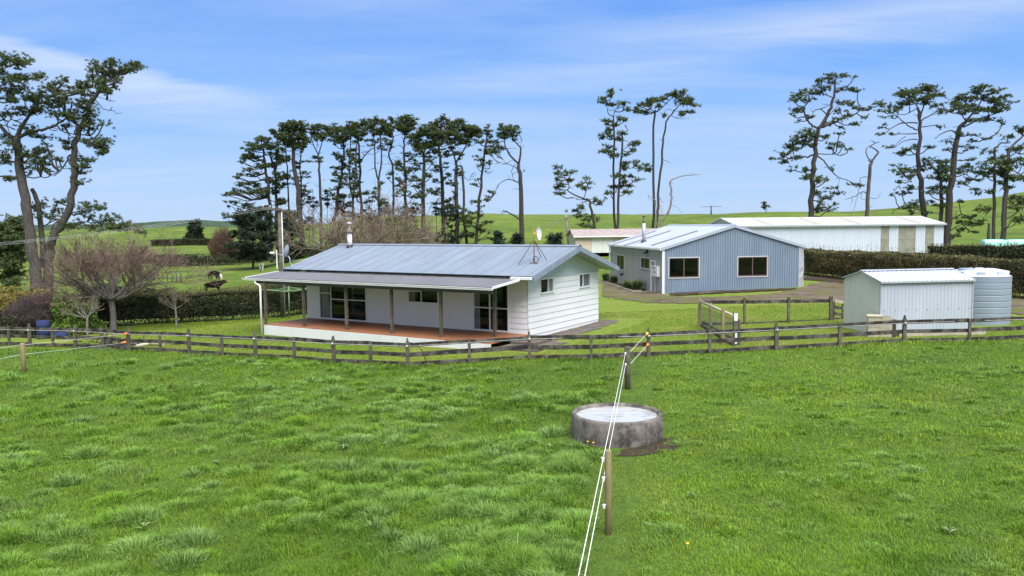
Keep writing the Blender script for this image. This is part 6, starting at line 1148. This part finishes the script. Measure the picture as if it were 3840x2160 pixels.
def cow(label, u, v, heading, scale, pose, mat):
    p = G(u, v); o = empty('cow', p, heading, label, 'cow'); o.scale = (scale,) * 3
    V_ = [((-.68, 0, 1.08), .30), ((-.2, 0, 1.0), .40), ((.42, 0, 1.0), .37)]
    V_ += [((.82, 0, .92), .22), ((1.1, 0, .52), .15), ((1.2, 0, .14), .09)] if pose == 'graze' else [((.85, 0, 1.22), .21), ((1.1, 0, 1.38), .165), ((1.42, 0, 1.22), .10)]
    E_ = [(0, 1), (1, 2), (2, 3), (3, 4), (4, 5)]
    for s in (-1, 1):
        k = len(V_); V_ += [((-.72, .2 * s, .82), .18), ((-.84, .2 * s, .48), .085), ((-.76, .2 * s, .03), .07)]; E_ += [(0, k), (k, k + 1), (k + 1, k + 2)]
        k = len(V_); V_ += [((.46, .19 * s, .74), .15), ((.50, .19 * s, .4), .085), ((.48, .19 * s, .03), .07)]; E_ += [(2, k), (k, k + 1), (k + 1, k + 2)]
        k = len(V_); h = Vector(V_[4][0]); V_ += [((h.x - .02, .2 * s, h.z + .08), .05), ((h.x - .02, .32 * s, h.z + .06), .03)]; E_ += [(4, k), (k, k + 1)]
    k = len(V_); V_ += [((-1.0, 0, 1.1), .05), ((-1.06, 0, .75), .035), ((-1.04, 0, .45), .05)]; E_ += [(0, k), (k, k + 1), (k + 1, k + 2)]
    me = bpy.data.meshes.new('body'); me.from_pydata([v for v, r in V_], E_, []); me.materials.append(mat); b = link('body', me, o)
    sk = b.modifiers.new('skin', 'SKIN'); sk.use_smooth_shade = True
    for i, (v_, r) in enumerate(V_): me.skin_vertices[0].data[i].radius = (r, r)
    me.skin_vertices[0].data[0].use_root = True; b.modifiers.new('sub', 'SUBSURF').render_levels = 1
cblk = cowmat('black_hide', (.005, .0045, .0045), (.6, .55, .5), 1.02, .16); cblk2 = cowmat('all_black_hide', (.005, .0045, .0045), (.005, .0045, .0045), 5, -1)
cwht = cowmat('white_hide', (.66, .64, .6), (.66, .64, .6), 5, -1, ((.03, .03, .03), 1.9)); cpie = cowmat('pied_hide', (.6, .58, .55), (.02, .02, .02), 1.0, -1, ((.015, .015, .015), 1.1))
cow('black cow with white face grazing in the field beyond the left hedge', 806, 1053, -.45, .98, 'graze', cblk)
cow('all black cow standing half hidden behind the top of the left hedge', 803, 1102, .08, .92, 'stand', cblk2)
cow('white cow with dark eye patches facing the camera near the verandah roof', 981, 1017, -1.3, .85, 'stand', cwht)
cow('small black and white cow far behind the chimney end of the roof', 1203, 932, .5, 1.0, 'graze', cpie)

# ------------------------------------------------------------------ strap leaf clumps
def blades(Px, Py, Pz, h, w, ang, bend, base, tip, jit=.1):
    n = len(Px); p = np.stack([Px, Py, Pz], -1); d = np.stack([np.cos(ang), np.sin(ang), np.zeros(n)], -1); a2 = rng.uniform(0, 2 * PI, n); s = np.stack([np.cos(a2), np.sin(a2), np.zeros(n)], -1) * (w[:, None] / 2); up = np.array([0, 0, 1.0])
    m = p + up * (h * .62)[:, None] * (1 - .15 * bend)[:, None] + d * (h * bend * .28)[:, None]; t = p + up * (h * (1 - .45 * bend))[:, None] + d * (h * bend * .95)[:, None]
    v = np.stack([p - s, p + s, m - s * .8, m + s * .8, t], 1).reshape(-1, 3); k = np.arange(n)[:, None] * 5
    loops = np.concatenate([k + np.array([0, 1, 3, 2]), k + np.array([2, 3, 4])], 1).ravel(); fn = np.tile([4, 3], n)
    j = rng.uniform(1 - jit, 1 + jit, (n, 1)); c0 = base * j; c1 = tip * j; col = np.stack([c0, c0, (c0 + c1) / 2, (c0 + c1) / 2, c1], 1).reshape(-1, 3)
    return v, fn, loops, col
FXG = 'strap leaf clumps along the side wall of the grey shed'
for u, v, r_, h_, lab in ((2270, 1056, .55, .8, 'leftmost strap leaf clump beside the grey shed'), (2301, 1064, .5, .75, 'strap leaf clump under the first side window of the grey shed'), (2350, 1088, .5, .8, 'strap leaf clump under the second side window of the grey shed'), (2387, 1092, .65, .95, 'largest strap leaf clump next to the side door of the grey shed')):
    b = G(u, v) + Vector((.1, .35, 0)); o = empty('strap_leaf_plant', b, 0, lab, 'plant', FXG); n = 420; a = rng.uniform(0, 2 * PI, n); q = rng.random(n) * r_ * .35
    vv, fn, lp_, cc = blades(q * np.cos(a), q * np.sin(a), np.zeros(n), h_ * rng.uniform(.7, 1.15, n), np.full(n, .035), a + rng.normal(0, .4, n), rng.uniform(.2, 1.0, n), np.array([[.9, .95, .8]]), np.array([[1.25, 1.2, 1.0]]), .25)
    np_mesh('leaves', vv, fn, lp_, MT['flax'], o, cc)
st = S.side(*Z8(240, 690), -.5); bs = S.o + S.ex * -.5 + S.ey * st[0]; o = empty('garden_stand', (bs.x, bs.y, Tz(bs.x, bs.y)), 0, 'small black iron stand holding a dark bowl by the side wall of the grey shed', 'plant stand')
mb = MB()
for k in range(3): a = k * 2.1; mb.tube([(.05 * math.cos(a), .05 * math.sin(a), .8), (.16 * math.cos(a), .16 * math.sin(a), 0)], .012, 5)
mb.build('leg_frame', MT['black'], o); mb = MB(); mb.lathe([(0, .78), (.1, .8), (.15, .9), (.1, .97), (0, .98)], 14); mb.tube([(-.3, 0, .86), (.3, 0, .9)], .012, 5); mb.build('bowl', MT['black'], o)

# ------------------------------------------------------------------ the paddock grass
fx = np.array([p.x for p, k in FP]); fy = np.array([p.y for p, k in FP])
def paddock(nb, seed):
    r = np.random.default_rng(seed); out = []
    # candidate points, denser near the camera
    t = r.random(nb); y = 6.5 * (34.0 / 6.5) ** t; a = r.uniform(-.88, .88, nb); x = a * y
    yf = np.interp(x, fx, fy); ok = y < yf - .03; ok &= (x - tc.x) ** 2 + (y - tc.y) ** 2 > 1.03 ** 2
    sx, sy = G(2515, 1672).xy; ok &= ((x - sx) / .42) ** 2 + ((y - sy) / .35) ** 2 > r.uniform(.5, 1.2, nb)
    return x[ok], y[ok]
def make_grass(nb):
    x, y = paddock(nb, 3); n = len(x); rope_x = lambda y: np.interp(y, [6, 12.4, 23, 30], [.2, 1.47, 3.35, 4.8])
    left = lambda x, y: _ss(.9, -1.0, x - rope_x(y))
    L_ = left(x, y); near_rope = np.exp(-((x - rope_x(y) - .15) / .55) ** 2)
    # tussocks: mounds of long blades leaning outwards from their own centres
    k = 5200; r_ = np.random.default_rng(9); ty = 6.2 * (30.0 / 6.2) ** r_.random(k); tx = r_.uniform(-.82, .82, k) * ty; lt = left(tx, ty)
    dens = _ss(.40, .66, fbm(tx * .33 + 9, ty * .42, 33, 3)) * (.12 + .88 * lt) + .10; tr2 = np.hypot(tx - tc.x, ty - tc.y)
    ok = (r_.random(k) < dens * np.clip(ty / 14, .45, 1.4)) & (ty < np.interp(tx, fx, fy) - .25) & (tr2 > 1.3) & (np.abs(tx - rope_x(ty)) > .45); tx, ty, lt = tx[ok], ty[ok], lt[ok]; k = len(tx)
    R = (.13 + .26 * r_.random(k) ** 1.6) * (.7 + .3 * lt); Ht = (.12 + .15 * r_.random(k) ** 1.4) * (.55 + .45 * lt); cnt = (R / .3) ** 1.5 * np.clip(620 * (9 / ty) ** .8, 150, 620); cnt = cnt.astype(int) + 20
    idx = np.repeat(np.arange(k), cnt); m = len(idx); q = np.sqrt(rng.random(m)) ; a = rng.uniform(0, 2 * PI, m); gx = tx[idx] + R[idx] * q * np.cos(a) * 1.15; gy = ty[idx] + R[idx] * q * np.sin(a) * .95
    gh = Ht[idx] * (1.15 - .65 * q ** 2) * rng.uniform(.65, 1.25, m); gang = a + rng.normal(0, .55, m); wind = 2.7; gang = np.arctan2(np.sin(gang) + .45 * np.sin(wind), np.cos(gang) + .45 * np.cos(wind)); gb = np.clip(.3 + .75 * q + rng.normal(0, .15, m), .1, 1.2)
    blue = np.clip(r_.normal(.45, .35, k), 0, 1)[idx][:, None]; tc_ = np.array([.125, .235, .024]) * (1 - blue) + np.array([.165, .265, .088]) * blue; tc_ = tc_ * r_.uniform(.8, 1.2, k)[idx][:, None] * rng.uniform(.78, 1.22, (m, 1)); gw = .0055 * (gy / 8) ** .85 * rng.uniform(.75, 1.3, m) * 1.15
    # the shorter sward between them
    big = fbm(x * .42 + 3, y * .42, 31, 3); fine = fbm(x * 3.1, y * 3.1, 51, 2); med2 = _ss(.46, .68, fbm(x * 1.9 + 7, y * 1.9, 61, 3)) * (1 - .7 * near_rope)
    h = .045 + .045 * fine + .085 * med2 * (.55 + .45 * L_); h *= rng.uniform(.55, 1.3, n) * (1 - .35 * near_rope); fence_d = np.interp(x, fx, fy) - y
    h = h + .13 * np.exp(-(fence_d / .4) ** 2) * _ss(.4, .62, fbm(x * .9, y * .3, 71)); h *= .55 + .45 * _ss(1.02, 1.5, np.hypot(x - tc.x, y - tc.y)); w = .0052 * (y / 8) ** .85 * rng.uniform(.7, 1.3, n)
    ang = np.where(rng.random(n) < .5, 2.6 + 3.6 * (big - .5) + rng.normal(0, .8, n), rng.uniform(0, 2 * PI, n)); bend = np.clip(rng.normal(.55, .22, n), .05, 1.1)
    yel = .8 * (_ss(.42, .66, fbm(x * .55 + 11, y * .55, 81, 3)) * (.45 + .55 * (1 - L_)) + .18 * (1 - L_))[:, None]; dk = (_ss(.45, .66, fbm(x * 1.3, y * 1.3 + 5, 91, 3)) * (.6 + .4 * med2))[:, None]; bl = (med2 * _ss(.45, .7, fbm(x * .8, y * .8, 95, 2)))[:, None] * .6
    c = np.array([.125, .22, .016]) * (1 - yel) + np.array([.175, .25, .024]) * yel; c = c * (1 - .7 * dk) + np.array([.068, .15, .014]) * .7 * dk; c = c * (1 - bl) + np.array([.15, .23, .07]) * bl; c = c * (.9 + .26 * (1 - L_))[:, None]
    nr = .5 * near_rope[:, None]; c = c * (1 - nr) + np.array([.15, .19, .035]) * nr; dry = rng.random((n, 1)) < .015; c = np.where(dry, np.array([.25, .23, .09]), c)
    c = c * rng.uniform(.7, 1.3, (n, 1)) * np.concatenate([rng.uniform(.85, 1.15, (n, 1)), np.ones((n, 1)), rng.uniform(.8, 1.25, (n, 1))], 1)
    X = np.concatenate([x, gx]); Y = np.concatenate([y, gy]); c = np.concatenate([c, tc_]); v, fn, lp_, cc = blades(X, Y, T(X, Y) - .01, np.concatenate([h, gh]), np.concatenate([w, gw]), np.concatenate([ang, gang]), np.concatenate([bend, gb]), c * .92, c * 1.18, .05)
    print('blades', n, m, 'tussocks', k); o = np_mesh('paddock_grass', v, fn, lp_, MT['grass'], None, cc); tag(o, kind='stuff')
NB = 900000
make_grass(NB)
# mown lawn blades near the fence and the soil the paddock grows from
def lawn_grass(nb):
    x = rng.uniform(-20, 22, nb); d = rng.random(nb) ** 1.3 * 14; yf = np.interp(x, fx, fy); y = yf + .05 + d; L_ = (x - hp.x) * H.ex.x + (y - hp.y) * H.ex.y; M_ = (x - hp.x) * H.ey.x + (y - hp.y) * H.ey.y
    ok = ~((L_ > -12.7) & (L_ < 1.9) & (M_ > -2.82) & (M_ < 8)); ok &= ~((L_ > 0) & (L_ < 2.2) & (M_ > -2.5) & (M_ < 7)); e1_ = (x - m0.x) * E.ex.x + (y - m0.y) * E.ex.y; e2_ = (x - m0.x) * E.ey.x + (y - m0.y) * E.ey.y; ok &= ~((e1_ > -.1) & (e1_ < ML + 2.2) & (e2_ > -.1) & (e2_ < MD + .2))
    gy_ = np.interp(x, [4.5, 6, 9, 13, 17, 22], [46, 46, 45, 44.5, 43, 41]); ok &= y < gy_; x, y = x[ok], y[ok]; n = len(x)
    h = rng.uniform(.02, .05, n); w = .012 * rng.uniform(.7, 1.4, n) * (y / 28); yel = _ss(.42, .7, fbm(x * .35, y * .35, 101, 3))[:, None]; c = np.array([.115, .18, .016]) * (1 - yel) + np.array([.19, .21, .035]) * yel; c = c * rng.uniform(.75, 1.25, (n, 1))
    v, fn, lp_, cc = blades(x, y, T(x, y) + .025, h, w, rng.uniform(0, 2 * PI, n), rng.uniform(.2, .9, n), c, c * 1.15, .05); tag(np_mesh('lawn_grass', v, fn, lp_, MT['grass'], None, cc), kind='stuff')
lawn_grass(260000)
pa2 = [Vector((-34, 4, 0)), Vector((-24, 4, 0)), Vector((-8, 2, 0)), Vector((8, 2, 0)), Vector((24, 4, 0)), Vector((34, 4, 0))]
pb2 = [Vector((-34, 34, 0)), Vector((-24, 33.2, 0)), FP[4][0], FP[10][0], FP[14][0], FP[18][0], FP[22][0], FP[24][0], Vector((34, 33.5, 0))]
loft('grass_floor', pa2, pb2, 60, 40, .006, MT['soilgrass'])
# a few broad leaved docks in the paddock
for k, (u, v) in enumerate(((1290, 1690), (540, 1990), (3370, 1640), (2060, 1690), (3560, 2010), (1640, 1560), (820, 1745), (2590, 1870))):
    b = G(u, v); o = empty('dock_plant', b, 0, 'flat rosette of broad pale green dock leaves in the paddock grass', 'plant', 'dock plants scattered in the paddock'); mb = MB(); rs = random.Random(k)
    for j in range(rs.randint(6, 9)):
        a = rs.uniform(0, 2 * PI); l = rs.uniform(.08, .17); d = Vector((math.cos(a), math.sin(a), 0)); s = Vector((-d.y, d.x, 0)) * l * .2; z = rs.uniform(.07, .16)
        mb.add([Vector((0, 0, z * .6)), d * l * .45 + s + Z_ * z, d * l + Z_ * (z * .9), d * l * .45 - s + Z_ * z], [(0, 1, 2, 3)])
    mb.build('leaves', MT['dock'] if 'dock' in MT else MT.setdefault('dock', paint('dock_leaves', (.12, .19, .05), .6, .2, 6)), o)
for k, (u, v) in enumerate(((2577, 2068), (2204, 1676), (2228, 1672), (2225, 1680))):
    b = G(u, v); o = empty('dandelion', b, 0, 'yellow flower in the grass by the trough' if k else 'single yellow dandelion in the grass to the right of the nearest post', 'flower', 'yellow flowers beside the trough' if k else None); mb = MB(); mb.tube([(0, 0, 0), (0, 0, .11)], .004, 4); mb.lathe([(0, .1), (.02, .11), (.03, .125), (.0, .13)], 8); mb.build('flower_head', MT['yellow'], o)

# ------------------------------------------------------------------ light, sky, camera exposure
SUN_EL, SUN_AZ = math.radians(60), math.radians(160)     # azimuth clockwise from +Y
sd_ = Vector((math.sin(SUN_AZ) * math.cos(SUN_EL), math.cos(SUN_AZ) * math.cos(SUN_EL), math.sin(SUN_EL)))
sun = bpy.data.lights.new('sun', 'SUN'); sun.energy = 3.6; sun.angle = math.radians(50); sun.color = (1, .985, .955)
so = bpy.data.objects.new('sun', sun); COL.objects.link(so); so.rotation_euler = (-sd_).to_track_quat('-Z', 'Y').to_euler()
w = bpy.data.worlds.new('World'); SC.world = w; w.use_nodes = True; nt = w.node_tree; bg = nt.nodes['Background']
sky = nt.nodes.new('ShaderNodeTexSky'); sky.sky_type = 'NISHITA'; sky.sun_disc = False; sky.sun_elevation = SUN_EL; sky.sun_rotation = SUN_AZ; sky.air_density = 1.0; sky.dust_density = .3; sky.ozone_density = 3.0
tcn = nt.nodes.new('ShaderNodeTexCoord'); sep = nt.nodes.new('ShaderNodeSeparateXYZ'); nt.links.new(tcn.outputs['Generated'], sep.inputs[0])
def math_(op, a, b=None, clamp=False):
    m = nt.nodes.new('ShaderNodeMath'); m.operation = op; m.use_clamp = clamp
    for i, v in enumerate((a, b)):
        if v is None: continue
        if isinstance(v, (int, float)): m.inputs[i].default_value = v
        else: nt.links.new(v, m.inputs[i])
    return m.outputs[0]
zz = math_('ADD', math_('MAXIMUM', sep.outputs[2], 0.0), .10)
cx_ = math_('DIVIDE', sep.outputs[0], zz); cy_ = math_('DIVIDE', sep.outputs[1], zz)
cmb = nt.nodes.new('ShaderNodeCombineXYZ'); nt.links.new(cx_, cmb.inputs[0]); nt.links.new(cy_, cmb.inputs[1])
def cloud(scale, stretch, rot, lo, hi, off=(0, 0, 0), det=6, rough=.55):
    mp = nt.nodes.new('ShaderNodeMapping'); mp.inputs['Scale'].default_value = stretch; mp.inputs['Rotation'].default_value = (0, 0, rot); mp.inputs['Location'].default_value = off; nt.links.new(cmb.outputs[0], mp.inputs[0])
    n = N(nt, 'ShaderNodeTexNoise', Scale=scale, Detail=det, Roughness=rough, Distortion=.4); nt.links.new(mp.outputs[0], n.inputs['Vector']); r = ramp(nt, n.outputs[0], [(lo, (0, 0, 0)), (hi, (1, 1, 1))]); return r
c1 = cloud(.55, (.42, 1.0, 1), .3, .38, .74, (1.3, .4, 0), 7, .58); c2 = cloud(1.7, (.34, 1.0, 1), .18, .45, .8, (4, 2, 0), 7, .6)
low = math_('MULTIPLY_ADD', sep.outputs[2], -2.2); low.node.inputs[2].default_value = .62; low = math_('MAXIMUM', low, .0)
cov = math_('ADD', math_('MULTIPLY', c1, .5), math_('MULTIPLY', c2, .28)); cov = math_('ADD', cov, math_('MULTIPLY', low, .5), True)
grad = ramp(nt, math_('MULTIPLY', sep.outputs[2], 1.0, True), [(0, (.46, .60, .84)), (.07, (.30, .515, .86)), (.15, (.155, .40, .87)), (.27, (.03, .25, .84)), (.6, (.52, .57, .65)), (1.0, (.58, .61, .66))])
grad = mix(nt, 1.0, grad, (10, 10, 10), 'MULTIPLY')
tint = mix(nt, .8, mix(nt, 1.0, sky.outputs[0], (.55, .95, 1.45), 'MULTIPLY'), grad)
skyc = mix(nt, cov, tint, (5.0, 6.2, 8.4)); 
tx = math_('DIVIDE', sep.outputs[0], math_('MAXIMUM', sep.outputs[1], .05)); ahead = math_('GREATER_THAN', sep.outputs[1], .05)
def bandcloud(xc, xw, e0, slope, wt, wb, amt):
    """a drawn out bank of cirrus at a bearing and height of the sky, feathered by the cloud noise"""
    dx = math_('DIVIDE', math_('SUBTRACT', tx, xc), xw); fx_ = math_('SUBTRACT', 1.0, math_('MULTIPLY', dx, dx), True)
    line = math_('MULTIPLY_ADD', math_('SUBTRACT', tx, xc), slope); line.node.inputs[2].default_value = e0
    de = math_('SUBTRACT', sep.outputs[2], line); de = math_('ADD', de, math_('MULTIPLY', math_('SUBTRACT', wisp, .5), .035))
    up_ = math_('SUBTRACT', 1.0, math_('DIVIDE', math_('MAXIMUM', de, 0.0), wt), True); dn_ = math_('SUBTRACT', 1.0, math_('DIVIDE', math_('MAXIMUM', math_('MULTIPLY', de, -1.0), 0.0), wb), True)
    m = math_('MULTIPLY', math_('MULTIPLY', up_, dn_), math_('MULTIPLY', fx_, ahead)); return math_('MULTIPLY', m, math_('MULTIPLY', amt, math_('MULTIPLY_ADD', wisp, .9) if False else math_('ADD', wisp, .45)))
mpw = nt.nodes.new('ShaderNodeMapping'); mpw.inputs['Scale'].default_value = (1.1, 4.0, 1); mpw.inputs['Rotation'].default_value = (0, 0, .12); nt.links.new(cmb.outputs[0], mpw.inputs[0]); nw = N(nt, 'ShaderNodeTexNoise', Scale=1.3, Detail=7, Roughness=.62, Distortion=.6); nt.links.new(mpw.outputs[0], nw.inputs['Vector']); wisp = nw.outputs[0]
banks = None
for q in ((-.50, .26, .172, -.14, .012, .05, .75), (.42, .42, .222, .02, .028, .045, .6), (.12, .30, .185, .05, .02, .04, .4), (-.16, .3, .135, .0, .02, .03, .28), (.45, .4, .12, .0, .02, .03, .3), (-.1, .3, .262, .03, .02, .03, .3)):
    b_ = bandcloud(*q); banks = b_ if banks is None else math_('MAXIMUM', banks, b_)
skyc = mix(nt, banks, skyc, (6.0, 7.0, 8.6))
behind = math_('MULTIPLY', math_('SUBTRACT', .1, sep.outputs[1]), 2.0, True); skyc = mix(nt, math_('MULTIPLY', behind, .75), skyc, (5.6, 5.9, 6.3))
nt.links.new(skyc, bg.inputs[0]); bg.inputs[1].default_value = .058
SC.view_settings.view_transform = 'Standard'; SC.view_settings.look = 'None'; SC.view_settings.exposure = 1.0; SC.view_settings.gamma = 1.0
SC.cycles.max_bounces = 6; SC.cycles.transparent_max_bounces = 8; SC.cycles.use_adaptive_sampling = True
